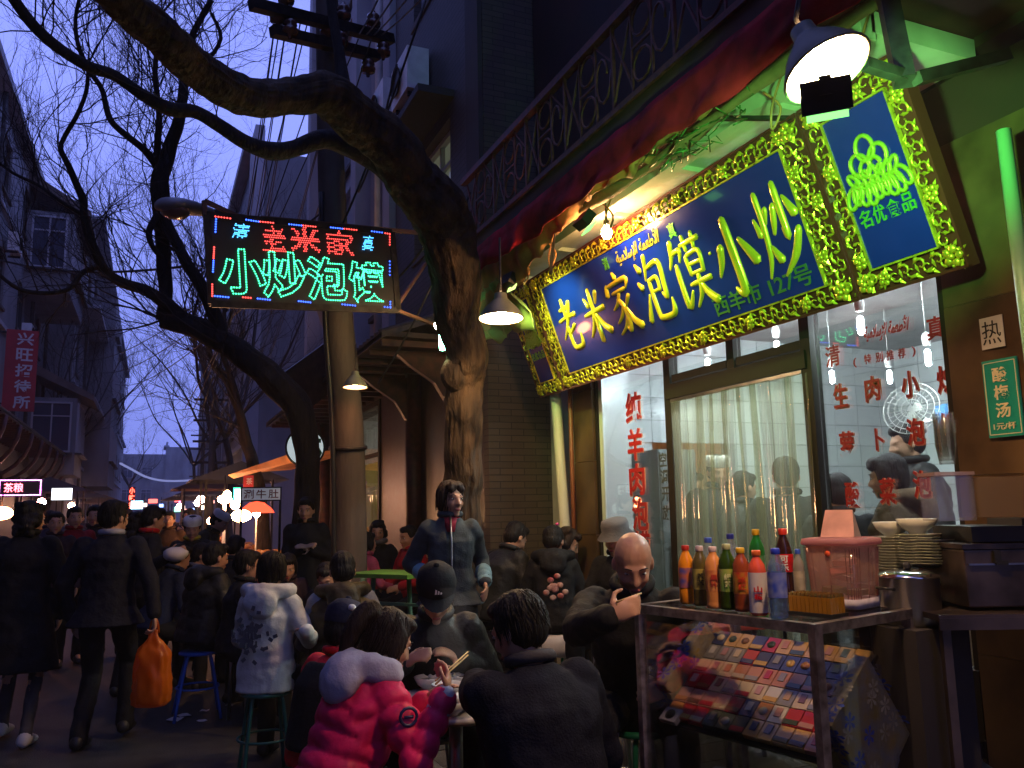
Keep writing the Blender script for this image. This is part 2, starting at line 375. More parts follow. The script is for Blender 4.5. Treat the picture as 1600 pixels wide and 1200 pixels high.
# frames and glass
yD0, yD1, yW = yp(1053), yp(1277), YR
F = MB()
for y in (yp(1053, 700), yp(1277, 700)): F.box((3.3, y, 1.55), (.07, .075, 2.8))
F.box((3.3, yp(937), 1.55), (.05, .03, 2.8)).box((3.3, yW+.02, 1.55), (.05, .03, 2.8))
F.box((3.3, (yD0+yD1)/2, 2.335), (.09, yD0-yD1, .10)).box((3.3, (yD0+yD1)/2, 2.93), (.08, yD0-yD1, .05))
ym = yp(1147, 570)
F.box((3.3, ym, 2.65), (.06, .07, .52)).box((3.3, (yD0+ym)/2, 2.425), (.05, yD0-ym-.1, .05)).box((3.3, (yD1+ym)/2, 2.425), (.05, ym-yD1-.1, .05))
F.box((3.3, (yp(937)+yD0)/2, .42), (.09, yp(937)-yD0, .5)).box((3.3, (yD1+yW)/2, .50), (.09, yD1-yW, .66))
P('window_frame', F, M['bronze'], shop)
def pane(y0, y1, z0, z1): return P('pane', MB().box((3.3, (y0+y1)/2, (z0+z1)/2), (.008, y0-y1-.012, z1-z0)), M['glass'], shop)
gl = pane(yp(939), yD0+.04, .67, 2.93); gr = pane(yD1-.04, yW+.035, .83, 2.93)
pane(yD0-.04, ym+.037, 2.45, 2.90); pane(ym-.037, yD1+.04, 2.45, 2.90)
# strip curtain in the doorway
strip = glass('pvc_strip', (.80, .82, .70), refl=.22, rough=.12, opac=.26, ocol=(.48, .50, .36))
cur = P('curtain_rail', MB().bar((3.27, yD0-.04, 2.27), (3.27, yD1+.04, 2.27), .02), M['steel'], shop)
NS = 9
for i in range(NS):
    y0 = yD0-.06-(yD0-yD1-.1)*i/NS; w = (yD0-yD1)/NS*1.22; mb = MB(); vs = []; rows = 14; cols = 8
    for a in range(rows):
        z = 2.26-(2.26-.18)*a/(rows-1)
        for b in range(cols):
            t = b/(cols-1); amp = .006+.03*(a/rows)
            vs.append((3.25+(i % 2)*.012+amp*sin(t*pi*2+i*1.9)*1.0+.01*sin(a*.5+i), y0-w*t+.02*sin(a*.4+i*2)*(a/rows), z))
    mb.add(vs, [(a*cols+b, a*cols+b+1, (a+1)*cols+b+1, (a+1)*cols+b) for a in range(rows-1) for b in range(cols-1)], 0, True)
    P('curtain_strip', mb, strip, shop)
# ceiling lamps inside (they are seen as short glowing capsules)
cool = emit('cool_tube', (.80, .95, 1.0), 260)
for k, (px, py, d) in enumerate(((1106, 572, 6.2), (1214, 545, 6.0), (1345, 510, 4.6), (1450, 560, 5.2), (1390, 590, 6.6), (1300, 590, 6.6))):
    p = atD(px, py, d); l = thing('ceiling_lamp', ('small glowing capsule lamp behind the left transom pane', 'brighter glowing capsule lamp behind the right transom pane', 'bright capsule lamp at the top of the right window', 'capsule lamp hanging beside the pillar inside the right window', 'small capsule lamp above the wall fan', 'dim small capsule lamp by the door frame, right window')[k], 'lamp', p, 0, 'capsule lamps inside the restaurant')
    mb = MB(); mb.lathe([(.001, -.05), (.016, -.04), (.018, 0), (.016, .05), (.001, .06)], n=8); mb.build('tube', cool, l)
    MB().lathe([(.024, .085), (.03, .13), (.02, .16), (.003, .17)], n=10).tube([(0, 0, .16), (0, 0, max(.2, 3.08-p.z))], .004, 5).build('fitting', M['white'], l)
for yy_, lb_ in ((4.9, 'added unseen fill tube above the doorway inside'), (3.1, 'added unseen fill tube above the right window inside')):  # added tubes, hidden behind the sign, to brighten the interior
    l = thing('hidden_fill_tube', lb_, 'lamp', (3.95, yy_, 3.0), 0, 'added fill tubes inside the restaurant')
    MB().tube([(0, -.6, 0), (0, .6, 0)], .016, 8).build('tube', emit('fill_tube_glow', (.82, .96, 1.0), 420), l); MB().box((0, 0, .045), (.06, 1.25, .04)).build('batten', M['white'], l)
# lettering on the glass
tx = 3.288
def glass_char(ch, px, py, h, m=None, w=None, edge=True, par=gl):
    c = atX(px, py, tx)
    o = write('lettering', ch, (tx, c.y, c.z), (0, -1, 0), (0, 0, 1), m or M['redtext'], None, w=w or h*.9, h=h, depth=.002, bold=.019)
    o.parent = par
    if edge:
        e = write('lettering_edge', ch, (tx+.004, c.y-.004, c.z-.004), (0, -1, 0), (0, 0, 1), M['redtext_edge'], None, w=(w or h*.9)*1.05, h=h*1.04, depth=.001, bold=.028)
        e.parent = par
for ch, px, py in (('纯', 989, 637), ('羊', 992, 694), ('肉', 995, 749), ('泡', 1000, 803), ('馍', 1004, 855)): glass_char(ch, px, py, .235)
for ch, px, py in (('空', 1036, 718), ('调', 1038, 745), ('开', 1040, 772), ('放', 1041, 801)): glass_char(ch, px, py, .10, M['darktext'], edge=False)
for ch, px, py, h in (('清', 1301, 556, .115), ('真', 1462, 512, .11)): glass_char(ch, px, py, h, par=gr, edge=False)
c = atX(1384, 515, tx)
ar = write('lettering', '\ufe94\ufef4\ufee3\ufefc\ufeb3\ufef9\ufe8d \ufe94\ufee4\ufecc\ufec3\ufef7\ufe8d', (tx, c.y, c.z), (0, -1, -.02), (0, 0, 1), M['redtext'], None, w=.27, h=.10, depth=.002, bold=.03, slant=.25)
ar.parent = gr
for ch, px, py in (('(', 1336, 567), ('特', 1356, 561), ('别', 1374, 558), ('推', 1391, 555), ('荐', 1409, 552), (')', 1428, 549)): glass_char(ch, px, py, .05, edge=False, par=gr, w=.022 if ch in '()' else None)
for ch, px, py in (('生', 1313, 618), ('肉', 1363, 607), ('小', 1421, 600), ('炒', 1478, 592),
                   ('萝', 1323, 693), ('卜', 1374, 686), ('泡', 1430, 674), ('馍', 1484, 666),
                   ('酸', 1332, 772), ('菜', 1386, 767), ('泡', 1440, 756)):
    glass_char(ch, px, py, .128 if ch != '卜' else .11, w=.05 if ch == '卜' else .096, par=gr)
# wall fan and blue notice inside
fan = thing('wall_fan', 'white oscillating fan on the tiled wall inside the right window', 'fan', atD(1425, 640, 5.2))
mb = MB(); q = Matrix.Rotation(R(-70), 3, 'Y') @ Matrix.Rotation(R(20), 3, 'X')
for r in (.06, .10, .14, .17): mb.tube([q @ V((r*cos(t*pi/12), r*sin(t*pi/12), .02)) for t in range(25)], .003, 4, cap=False)
for t in range(24): mb.bar(q @ V((.03*cos(t*pi/12), .03*sin(t*pi/12), .025)), q @ V((.17*cos(t*pi/12), .17*sin(t*pi/12), .018)), .003)
mb.build('cage', M['white'], fan)
mb = MB()
for t in range(3):
    a = t*2*pi/3; mb.add([q @ V((.02*cos(a), .02*sin(a), 0)), q @ V((.15*cos(a-.3), .15*sin(a-.3), .02)), q @ V((.16*cos(a+.2), .16*sin(a+.2), 0)), q @ V((.13*cos(a+.6), .13*sin(a+.6), -.015))], [(0, 1, 2, 3)])
mb.build('blade', glass('fan_blade', (.8, .85, .9), opac=.5), fan)
MB().ell(q @ V((0, 0, -.06)), (.05, .05, .07)).tube([q @ V((0, 0, -.08)), (.12, .05, -.1), (.2, .1, -.12)], .02).build('motor', M['white'], fan)
nb = atD(1471, 647, 6.0)
nt_ = thing('notice', 'light blue notice board on the tiled wall by the pillar', 'notice', nb)
MB().box((0, 0, 0), (.02, .18, .13), rz=-.5).build('board', mat('notice_blue', (.12, .35, .75), .4), nt_)
write('lettering', '工二间', (-.016, 0, 0), (sin(.5)*-0, -1, 0), (0, 0, 1), M['white'], nt_, w=.12, h=.05)
# fridge inside
fr = thing('fridge', 'tall grey steel fridge behind the left window', 'fridge', (3.93, 5.95, .15))
MB().box((0, 0, .93), (.36, .4, 1.86)).build('cabinet', mat('fridge_grey', (.33, .37, .36), .35, metal=.6), fr)
MB().box((0, -.21, 1.3), (.34, .02, 1.08)).build('door', mat('fridge_grey', (.3, .3, .3)), fr); MB().box((0, -.21, .38), (.34, .02, .7)).build('door', mat('fridge_grey', (.3, .3, .3)), fr)
MB().bar((.14, -.235, 1.1), (.14, -.235, 1.4), .015).build('handle', M['steel'], fr)
# counter inside with glowing dish
ct = thing('service_counter', 'white tiled serving counter inside the right window', 'counter', (4.2, 2.9, .15))
MB().box((0, 0, .45), (.5, 1.6, .9)).build('base', M['tile'], ct); MB().box((0, 0, .92), (.56, 1.66, .04)).build('worktop', M['steel'], ct)
# ---------------------------------------------------------------- signboard
SO = V((3.1, 6.078, 2.515)); SU = V((0, -1, 0)); SV = V((-.333, 0, .943)).normalized(); SN = SU.cross(SV)
SL, SH = 3.165, .96
def sp(u, v, n=0): return SO+SU*u+SV*v+SN*n
RS = Matrix((SU, SV, SN)).transposed()
def orn_mesh():
    mb = MB()
    def curl(cx, cy_, r, a0, turn, n, w, s=1):
        pts = []
        for i in range(n):
            t = i/(n-1); rr = r*(1-.72*t); a = a0+s*turn*t
            pts.append((cx+rr*cos(a), cy_+rr*sin(a), .008+.006*sin(t*pi)))
        mb.tube(pts, [w*(1-.5*i/(n-1)) for i in range(n)], 5)
    curl(-.022, .006, .026, pi*.2, 5.2, 9, .0055, 1); curl(.024, -.006, .026, pi*1.2, 5.2, 9, .0055, 1)
    for a, x, y in ((.6, -.004, .033), (2.4, .006, -.032), (-.5, .045, .026), (3.7, -.045, -.026), (1.4, 0, 0)):
        rt = Matrix.Rotation(a, 3, 'Z'); mb.add([rt @ V(p)+V((x, y, 0)) for p in ((-.018, 0, .003), (0, .008, .007), (.022, 0, .004), (0, -.008, .007), (0, 0, .015))], [(0, 1, 4), (1, 2, 4), (2, 3, 4), (3, 0, 4)][::1])
    return mb.mesh()
OM = orn_mesh(); OM.materials.append(M['gold'])
fm = MB()
for k in range(5):
    a = k*2*pi/5; fm.ell((.017*cos(a), .017*sin(a), .012), (.012, .012, .008), n=6, m=4)
fm.ell((0, 0, .018), (.009, .009, .009), n=6, m=4)
for k in range(4):
    a = k*pi/2+.4; rt = Matrix.Rotation(a, 3, 'Z'); fm.add([rt @ V(p) for p in ((.015, -.01, .004), (.042, 0, .006), (.015, .012, .004), (.024, 0, .014))], [(0, 1, 3), (1, 2, 3)])
FM = fm.mesh(); FM.materials.append(M['gold'])
def board(name, label, u0, u1, band=.115, bandy=.125, cols=1):
    t = thing(name, label, 'sign', sp(u0, 0)); L = u1-u0
    base = Matrix.Translation(sp(u0, 0)) @ RS.to_4x4()
    t.matrix_world = base
    t.location = sp(u0, 0); t.rotation_euler = RS.to_euler()
    MB().box((L/2, SH/2, -.03), (L-.006, SH, .05)).build('backing', M['frame_red'], t)
    MB().box((L/2, SH/2, .004), (L-2*band, SH-2*bandy, .012)).build('panel', M['blue'], t)
    lip = MB()
    for (a, b) in (((.008, .008), (L-.008, .008)), ((L-.008, .008), (L-.008, SH-.008)), ((L-.008, SH-.008), (.008, SH-.008)), ((.008, SH-.008), (.008, .008))): lip.bar((*a, .006), (*b, .006), .012, .02)
    lip2 = MB(); b0 = band-.006; b1 = bandy-.006
    for (a, b) in (((b0, b1), (L-b0, b1)), ((L-b0, b1), (L-b0, SH-b1)), ((L-b0, SH-b1), (b0, SH-b1)), ((b0, SH-b1), (b0, b1))): lip2.bar((*a, .008), (*b, .008), .009, .02)
    lip.build('moulding', M['frame_red'], t); lip2.build('moulding', M['gold'], t)
    st = .088; run = []
    cy2 = bandy/2+.002; nx = max(1, round((L-.06)/st))
    for i in range(nx): x = .03+(L-.06)*(i+.5)/nx; run += [(x, cy2, 0), (x, SH-cy2, pi)]
    ny = round((SH-2*bandy)/st)
    for i in range(ny):
        y = bandy+(SH-2*bandy)*(i+.5)/ny
        for q_ in range(cols): x = .012+(band-.012)*(q_+.5)/cols; run += [(x, y, pi/2), (L-x, y, -pi/2)]
    c = band/2
    for i, (x, y, a) in enumerate(run):
        o = obj('flower_ornament' if i % 5 == 2 else 'scroll_ornament', FM if i % 5 == 2 else OM, None, t); o.location = (x, y, 0); s = 1.22 if i % 5 != 2 else 1.4
        o.rotation_euler = (0, 0, a+random.uniform(-.12, .12)); o.scale = (s, s*(1 if i % 2 else -1)*.98, 1.1 if i % 2 else 1.1)
    for x, y in ((c, cy2), (L-c, cy2), (c, SH-cy2), (L-c, SH-cy2)):
        o = obj('flower_ornament', FM, None, t); o.location = (x, y, 0); o.scale = (1.8, 1.8, 1.5)
    return t
main = board('signboard', 'long blue signboard with raised gold characters in a gilt scroll frame', 0, SL, band=.18, cols=2)
lp = board('side_sign', 'narrow blue side panel with yellow emblem left of the long signboard', -.48, -.004, band=.10)
rp = board('side_sign', 'narrow blue side panel with yellow emblem right of the long signboard', SL+.004, SL+.59, band=.115)
STROKES = {
'老': [[(25,80,7),(70,82,8)],[(47,98,8),(47,64,7)],[(8,62,7),(50,65,7),(92,65,9)],[(80,90,9),(60,66,8),(35,45,7),(8,28,3)],[(76,48,9),(58,40,6),(44,35,4)],[(42,50,8),(42,20,8),(50,9,9),(75,8,9),(88,12,9),(90,30,3)]],
'米': [[(22,86,4),(34,70,9)],[(78,90,9),(64,70,4)],[(8,56,7),(92,59,9)],[(50,98,8),(50,4,9)],[(47,54,8),(30,32,7),(8,16,3)],[(53,54,5),(72,30,9),(94,16,12)]],
'家': [[(48,99,5),(54,89,9)],[(14,84,7),(9,68,9)],[(14,81,6),(88,83,8),(79,68,3)],[(26,68,6),(74,69,6)],[(52,66,6),(36,52,6),(14,44,3)],[(38,58,6),(54,44,8),(58,24,9),(52,6,8),(42,13,3)],[(52,45,6),(36,31,6),(14,22,3)],[(56,31,6),(40,14,6),(12,4,3)],[(82,58,8),(60,42,4)],[(58,43,4),(74,20,9),(96,6,12)]],
'泡': [[(12,92,4),(23,80,10)],[(3,66,4),(15,56,10)],[(8,6,9),(14,18,8),(29,44,3)],[(50,99,8),(42,80,6),(32,64,3)],[(47,80,6),(88,82,8),(86,50,8),(82,32,8),(71,40,3)],[(42,62,6),(68,63,6),(68,44,6)],[(44,45,5),(68,46,5)],[(42,64,7),(42,14,8),(52,6,9),(84,6,9),(94,12,9),(95,28,3)]],
'馍': [[(24,99,8),(16,78,6),(3,64,3)],[(20,82,6),(42,83,7),(34,68,3)],[(22,66,7),(22,8,9),(43,26,3)],[(46,88,6),(97,89,7)],[(58,99,6),(59,78,5)],[(84,99,6),(81,78,5)],[(52,72,6),(54,46,6)],[(52,72,5),(88,73,6),(86,46,6)],[(54,60,5),(86,60,5)],[(54,47,5),(86,47,5)],[(43,34,6),(99,35,7)],[(70,44,7),(66,22,7),(44,3,3)],[(70,32,5),(82,16,9),(99,3,11)]],
'小': [[(50,98,11),(52,14,12),(44,4,9),(33,13,3)],[(28,68,10),(20,48,8),(7,32,3)],[(70,68,5),(84,50,10),(95,34,13)]],
'炒': [[(6,72,4),(13,52,9)],[(38,78,8),(30,62,4)],[(24,97,8),(24,60,8),(18,28,7),(3,6,3)],[(26,38,5),(40,20,11)],[(68,99,9),(68,42,9),(61,52,3)],[(56,78,8),(48,60,8),(41,48,4)],[(80,82,5),(95,60,12)],[(93,46,9),(72,22,10),(38,3,4)]],
'·': [[(42,50,10),(60,54,14)]]}
def brush(t, ch, cx, cy_, w, h, m, thick=.022, wk=1.0, name='character'):
    mb = MB()
    for st in STROKES[ch]:
        P3 = [((x/100-.5)*w+cx, (y/100-.5)*h+cy_, 0) for x, y, _ in st]; sm = smooth_pts(P3, 5) if len(st) > 2 else [V(P3[0]).lerp(V(P3[1]), k/5) for k in range(6)]
        n = len(sm); ws = []
        for i in range(n):
            q = i/(n-1)*(len(st)-1); a = min(int(q), len(st)-2); f = q-a; ws.append((st[a][2]*(1-f)+st[a+1][2]*f)/100*w*.62*wk)
        ws[0] *= .75; d0 = (sm[0]-sm[1]).normalized()*ws[0]*.6; d1 = (sm[-1]-sm[-2]).normalized()*ws[-1]*.6
        sm = [sm[0]+d0]+sm+[sm[-1]+d1]; ws = [ws[0]*.3]+ws+[ws[-1]*.3]
        rg = 8; vs = []
        for i, p in enumerate(sm):
            d = (sm[min(i+1, len(sm)-1)]-sm[max(i-1, 0)]).normalized(); nn = V((-d.y, d.x, 0))
            for k in range(rg):
                a = pi*k/(rg-1); vs.append(p+nn*cos(a)*ws[i]+V((0, 0, .010+sin(a)*min(thick, ws[i]*.85))))
        mb.add(vs, [(i*rg+k, i*rg+k+1, (i+1)*rg+k+1, (i+1)*rg+k) for i in range(len(sm)-1) for k in range(rg-1)], 0, True)
    return mb.build(name, m, t)
def uv(px, py, off=.01):
    p = atP(px, py, sp(0, 0, off), SN)-SO; return p.dot(SU), p.dot(SV)
for ch, px, py, wpx, hh in (('老', 890, 508, .32, .44), ('米', 931, 493, .34, .42), ('家', 972, 473, .34, .45), ('泡', 1022, 450, .33, .46), ('馍', 1078, 426, .36, .46), ('·', 1109, 397, .10, .10), ('小', 1147, 400, .37, .46), ('炒', 1216, 361, .33, .50)):
    u, v = uv(px, py); brush(main, ch, u, v, wpx, hh, M['gold2'], wk=1.18)
green_leaf = mat('green_gold_leaf', (.10, .42, .05), .35, metal=.3)
for ch, px, py, h in (('清', 947, 412, .085), ('真', 1050, 360, .095)):
    u, v = uv(px, py); write('character', ch, (u, v, .012), (1, 0, 0), (0, 1, 0), green_leaf, main, w=h*.8, h=h, depth=.004, bold=.01)
u, v = uv(995, 388); write('character', '\ufe94\ufef4\ufee3\ufefc\ufeb3\ufef9\ufe8d \ufe94\ufee4\ufecc\ufec3\ufef7\ufe8d', (u, v, .012), (1, 0, 0), (0, 1, 0), mat('leaf_yellow', (.45, .42, .05), .35, metal=.4), main, w=.52, h=.13, depth=.004, bold=.01, slant=.3)
u, v = uv(1187, 455); write('character', '西羊市 127号', (u, v, .012), (1, 0, 0), (0, 1, 0), mat('leaf_dark', (.05, .14, .05), .35), main, w=.80, h=.115, depth=.004, bold=.012)
def emblem(t, cx, cy_, s):
    mb = MB()
    def ring(x, y, rx, ry, a=0, w=.011):
        mb.tube([(cx+s*(x+rx*cos(k*pi/8)*cos(a)-ry*sin(k*pi/8)*sin(a)), cy_+s*(y+rx*cos(k*pi/8)*sin(a)+ry*sin(k*pi/8)*cos(a)), .016) for k in range(17)], w*s/.2*.55, 5, cap=False)
    ring(0, .30, .13, .16); ring(-.14, .12, .13, .16, .5); ring(.14, .14, .13, .16, -.5); ring(0, .06, .16, .12)
    for k in range(9): x = -.40+k*.10; ring(x, -.22+.03*sin(k*1.7)+.0*abs(x), .07, .14, -.5+k*.12)
    for k in range(7): ring(-.30+k*.1, -.05+.02*cos(k*2.1), .05, .11, .6-k*.2)
    mb.build('emblem', mat('emblem_yellow', (.40, .50, .04), .4, metal=.3), t)
for t, L in ((lp, .476), (rp, .586)):
    emblem(t, L/2, SH*.56, L*.62)
    for i, ch in enumerate('名优食品'): write('character', ch, (L/2+(i-1.5)*L*.135, SH*.365, .012), (1, 0, 0), (0, 1, 0), green_leaf, t, w=L*.115, h=L*.14, depth=.004, bold=.015)
# ---------------------------------------------------------------- balcony, awning
bal = thing('balcony', 'long balcony with dark red iron railing above the signboard', 'balcony', (2.9, 3, 3.5))
P('slab', MB().box((2.84, 2.9, 3.66), (1.08, 6.9, .12)), mat('slab_paint', (.08, .02, .018), .7, nscale=3, namt=.4), bal)
P('soffit', MB().box((2.99, 4.35, 3.54), (.62, 4.0, .10)).box((2.66, 4.35, 3.535), (.08, 4.0, .16)), M['soffit'], bal)
for k in range(4, 9): P('joist', MB().box((3.0, -.2+k*.8, 3.475), (.60, .05, .03)), M['soffit'], bal)
P('top_rail', MB().bar((2.3, -.5, 4.28), (2.3, 6.3, 4.28), .05), M['rail'], bal); P('bottom_rail', MB().bar((2.3, -.5, 3.74), (2.3, 6.3, 3.74), .035), M['rail'], bal)
rl = MB()
for k in range(1):
    rl.tube([(0, .12-.10*cos(t*pi/6)*(.5+.5*t/12), .27+.18*sin(t*pi/6)*(.5+.5*t/12)) for t in range(13)], .008, 5)
rl.tube([(0, .30+.09*cos(t*pi/6), .14+.09*sin(t*pi/6)) for t in range(13)], .008, 5, cap=False); rl.tube([(0, .30+.09*cos(t*pi/6), .40+.09*sin(t*pi/6)) for t in range(13)], .008, 5, cap=False)
rl.bar((0, 0, 0), (0, 0, .53), .02).bar((0, .2, 0), (0, .2, .53), .012).bar((0, .4, 0), (0, .4, .53), .012).bar((0, .2, .27), (0, .4, .27), .012).bar((0, .4, .05), (0, .6, .48), .012).bar((0, .4, .48), (0, .6, .05), .012).bar((0, .2, .5), (0, 0, .3), .01)
rlm = rl.mesh(); rlm.materials.append(M['rail'])
for k in range(11): o = obj('railing_panel', rlm, None, bal); o.location = V((2.3, -.4+k*.6, 3.745)) - V(bal.location)
def cloth(name, top, bot, m, label, cat, rows=6, cols=60, wob=.03, seed=0):
    T = smooth_pts(top, 14); B = smooth_pts(bot, 14); n = min(len(T), len(B)); vs = []
    for a in range(rows):
        f = a/(rows-1)
        for i in range(n):
            p = T[i].lerp(B[i], f); k = wob*(.3+f)
            vs.append(p+V((noise.noise(V((i*.35+seed, f*2.5, 1.3)))*k*1.5, noise.noise(V((i*.3, f*3, seed)))*k*.6, noise.noise(V((i*.4, f*1.5, seed+9)))*k)))
    mb = MB(); mb.add(vs, [(a*n+i, a*n+i+1, (a+1)*n+i+1, (a+1)*n+i) for a in range(rows-1) for i in range(n-1)], 0, True)
    o = mb.build(name, m); tag(o, label, cat)
    md = o.modifiers.new('s', 'SOLIDIFY'); md.thickness = .006; return o
cloth('awning_valance', [(2.27, y, 3.60) for y in (-.3, 1, 2.2, 3.4, 4.6, 5.6, 6.3)], [(2.24, y, 3.36+.02*sin(y*5)) for y in (-.3, 1, 2.2, 3.4, 4.6, 5.6, 6.3)], M['redcloth'], 'dark red cloth valance hanging along the balcony edge', 'awning', 6, wob=.035)
cloth('folded_tarp', [(2.34, y, 3.50) for y in (2.6, 3.2, 3.8, 4.4, 5.0, 5.6, 6.2)], [(2.40, y, z) for y, z in ((2.6, 3.48), (3.2, 3.46), (3.8, 3.42), (4.4, 3.43), (5.0, 3.30), (5.6, 3.14), (6.2, 2.98))], M['orangecloth'], 'folded orange tarpaulin sagging below the red valance', 'tarpaulin', 6, wob=.045, seed=5)
cloth('awning_sheet', [(2.35, 5.7, 3.30), (2.35, 6.0, 3.28), (2.34, 6.3, 3.26), (2.32, 6.6, 3.20)], [(2.75, 5.75, 2.98), (2.65, 6.05, 2.96), (2.55, 6.35, 2.95), (2.45, 6.65, 2.90)], mat('green_tarp', (.30, .34, .12), .6, nscale=5, bump=.4, bscale=12), 'yellow green awning sheet hanging at the left end of the balcony', 'awning', 8, wob=.06, seed=2)
rt_ = thing('rolled_awning', 'rolled awning tube with cords under the balcony', 'awning', (2.5, 4, 3.4))
P('roll', MB().tube(smooth_pts([(2.46, y, 3.43+.02*sin(y*3)) for y in (1.6, 2.6, 3.6, 4.6, 5.6, 6.2)], 6), [.032+.010*sin(i*1.3) for i in range(31)], 9, nz=.25), mat('old_canvas', (.26, .16, .08), .8, nscale=8, bump=.5), rt_)
for y in (2.2, 2.7, 4.2, 5.0, 5.45): P('cord', MB().tube(smooth_pts([(2.5, y, 3.44), (2.47, y+.04, 3.3), (2.5, y+.08, 3.22), (2.53, y+.05, 3.32), (2.5, y+.12, 3.42)], 4), .006, 5), M['orangecloth'], rt_)
P('strut', MB().bar((2.45, 4.9, 3.45), (2.42, 4.92, 3.12), .02).bar((2.45, 3.2, 3.46), (2.9, 2.9, 3.40), .02), M['iron'], rt_)
br = thing('sign_bracket', 'dark steel post and arm holding the big lamp, top right', 'bracket', atD(1400, 60, 2.7))
a0, a1, a2 = atD(1376, -60, 3.0), atD(1413, 128, 2.75), atD(1352, 100, 2.7)
P('post', MB().bar(a0, a1, .06), M['iron'], br); P('arm', MB().bar(a1+V((0, 0, .02)), a2, .035).bar(a1+V((.02, -.03, 0)), a1+V((.45, -.05, .16)), .04), M['iron'], br)
# plants/greenery strands tangled on the beam
gg = MB()
for k in range(38):
    y = random.uniform(2.9, 3.6); p = V((2.42+random.uniform(-.04, .06), y, 3.36+random.uniform(-.05, .08)))
    gg.tube([p, p+V((random.uniform(-.05, .05), random.uniform(-.1, .1), random.uniform(-.04, .04))), p+V((random.uniform(-.06, .06), random.uniform(-.16, .16), random.uniform(-.06, .03)))], .004, 4)
o = gg.build('garland', mat('green_tinsel', (.05, .14, .03), .4, metal=.3)); tag(o, 'tangled green tinsel garland under the balcony edge', 'garland')
# pipes beside the left jamb
pp = thing('drain_pipe', 'pale plastic drain pipe leaning below the left side panel', 'pipe', (3.15, 6.4, .15))
p0, p1 = atX(868, 615, 3.18), atX(888, 900, 3.10)
P('pipe', MB().tube([p0+V((0, 0, .2)), p0, p1, V((p1.x, p1.y, .15))], .045, 12), mat('pvc_pipe', (.62, .62, .50), .4), pp)
pp = thing('drain_pipe', 'thin brown pipe beside the marble jamb', 'pipe', (3.2, 6.2, .15))
P('pipe', MB().tube([(3.22, yp(893, 700, 3.22), 3.3), (3.22, yp(893, 700, 3.22), .15)], .02, 8), mat('brown_pipe', (.22, .07, .03), .5), pp)
pp = thing('drain_pipe', 'pale pipe running down the pillar with green light in its colour, right edge', 'pipe', (3.18, 2.3, 0))
g0, g1 = atX(1568, 204, 3.05), atX(1603, 480, 3.05)
P('pipe', MB().tube([g0, g1, g1+(g1-g0)*1.0], .028, 10), mat('green_lit_pipe', (.25, .52, .30), .4), pp)  # pale pipe with the lamp's green light mixed into its base colour
# paper and teal signs on the pillar
ps = atX(1546, 519, 3.22)
o = thing('paper_sign', 'white paper with one handwritten character taped to the marble pillar', 'sign', (3.236, ps.y, ps.z))
MB().box((0, 0, 0), (.004, .105, .135)).build('sheet', M['paper'], o); write('lettering', '热', (-.004, 0, 0), (0, -1, 0), (0, 0, 1), M['black'], o, w=.085, h=.10, bold=-.005)
ps = atX(1564, 621, 3.22)
o = thing('menu_sign', 'teal plastic sign with cream characters on the marble pillar', 'sign', (3.233, ps.y, ps.z))
teal = mat('teal_sign', (.01, .30, .24), .35); cream = mat('cream_vinyl', (.78, .70, .45), .5)
MB().box((0, 0, 0), (.01, .155, .325)).build('plate', teal, o)
bd = MB()
for s in (-1, 1): bd.box((-.006, s*.070, 0), (.003, .003, .30)).box((-.006, 0, s*.151), (.003, .14, .003))
bd.build('border', cream, o)
for i, ch in enumerate('酸梅汤'): write('lettering', ch, (-.007, 0, .098-i*.075), (0, -1, 0), (0, 0, 1), cream, o, w=.066, h=.062, bold=.02)
write('lettering', '1元/杯', (-.007, 0, -.118), (0, -1, 0), (0, 0, 1), cream, o, w=.10, h=.03, bold=.01)
# ---------------------------------------------------------------- the big lamps
def lamp(label, loc, r, h, bulb_e, col, tilt=None, group='enamel shade lamps', bulb_r=.035, cord=.6, glow_inside=True):
    t = thing('pendant_lamp', label, 'lamp', loc, 0, group); q = (-V(tilt)).to_track_quat('Z', 'Y').to_matrix() if tilt is not None else Matrix.Identity(3)
    pr = [(r, 0), (r*.97, h*.10), (r*.72, h*.42), (r*.42, h*.68), (r*.30, h*.80), (r*.28, h*1.0), (r*.1, h*1.04)]
    MB().lathe(pr, n=28, rot=q).build('shade', M['shade_out'], t)
    MB().lathe([(a*.975, b-.003) for a, b in pr[:-1]], n=28, rot=q).build('reflector', M['shade_in'], t)
    MB().tube([q @ V((r*cos(k*pi/14), r*sin(k*pi/14), 0)) for k in range(29)], .005, 6, cap=False).build('rim', M['shade_out'], t)
    MB().ell(q @ V((0, 0, h*.30)), (bulb_r, bulb_r, bulb_r*1.3), n=10, m=7).build('bulb', emit('bulb_%d_%d' % (int(bulb_e), int(col[1]*100)), col, bulb_e), t)
    MB().tube([q @ V((0, 0, h*1.02)), q @ V((0, 0, h*1.25)), V((0, 0, h*1.25+cord))], .008, 6).build('cord', M['iron'], t)
    return t
WARM = (1, .60, .28)
lamp('largest enamel shade lamp blazing at the top right above the side panel', atD(1292, 108, 2.45), .128, .17, 1700, WARM, tuple(V((0, 0, -.95))-_f*.30+_r*.30), cord=.3, bulb_r=.042)
lamp('enamel shade lamp glowing at the left end of the signboard', atD(783, 497, 5.6), .15, .17, 1700, WARM, tuple(V((0, 0, -1))-_f*.06), cord=.35)
lamp('small enamel shade lamp under the tiled eaves beside the concrete pole', atD(555, 605, 6.78), .10, .13, 220, (1, .38, .16), tuple(V((0, 0, -1))-_f*.05), cord=.2, bulb_r=.028)
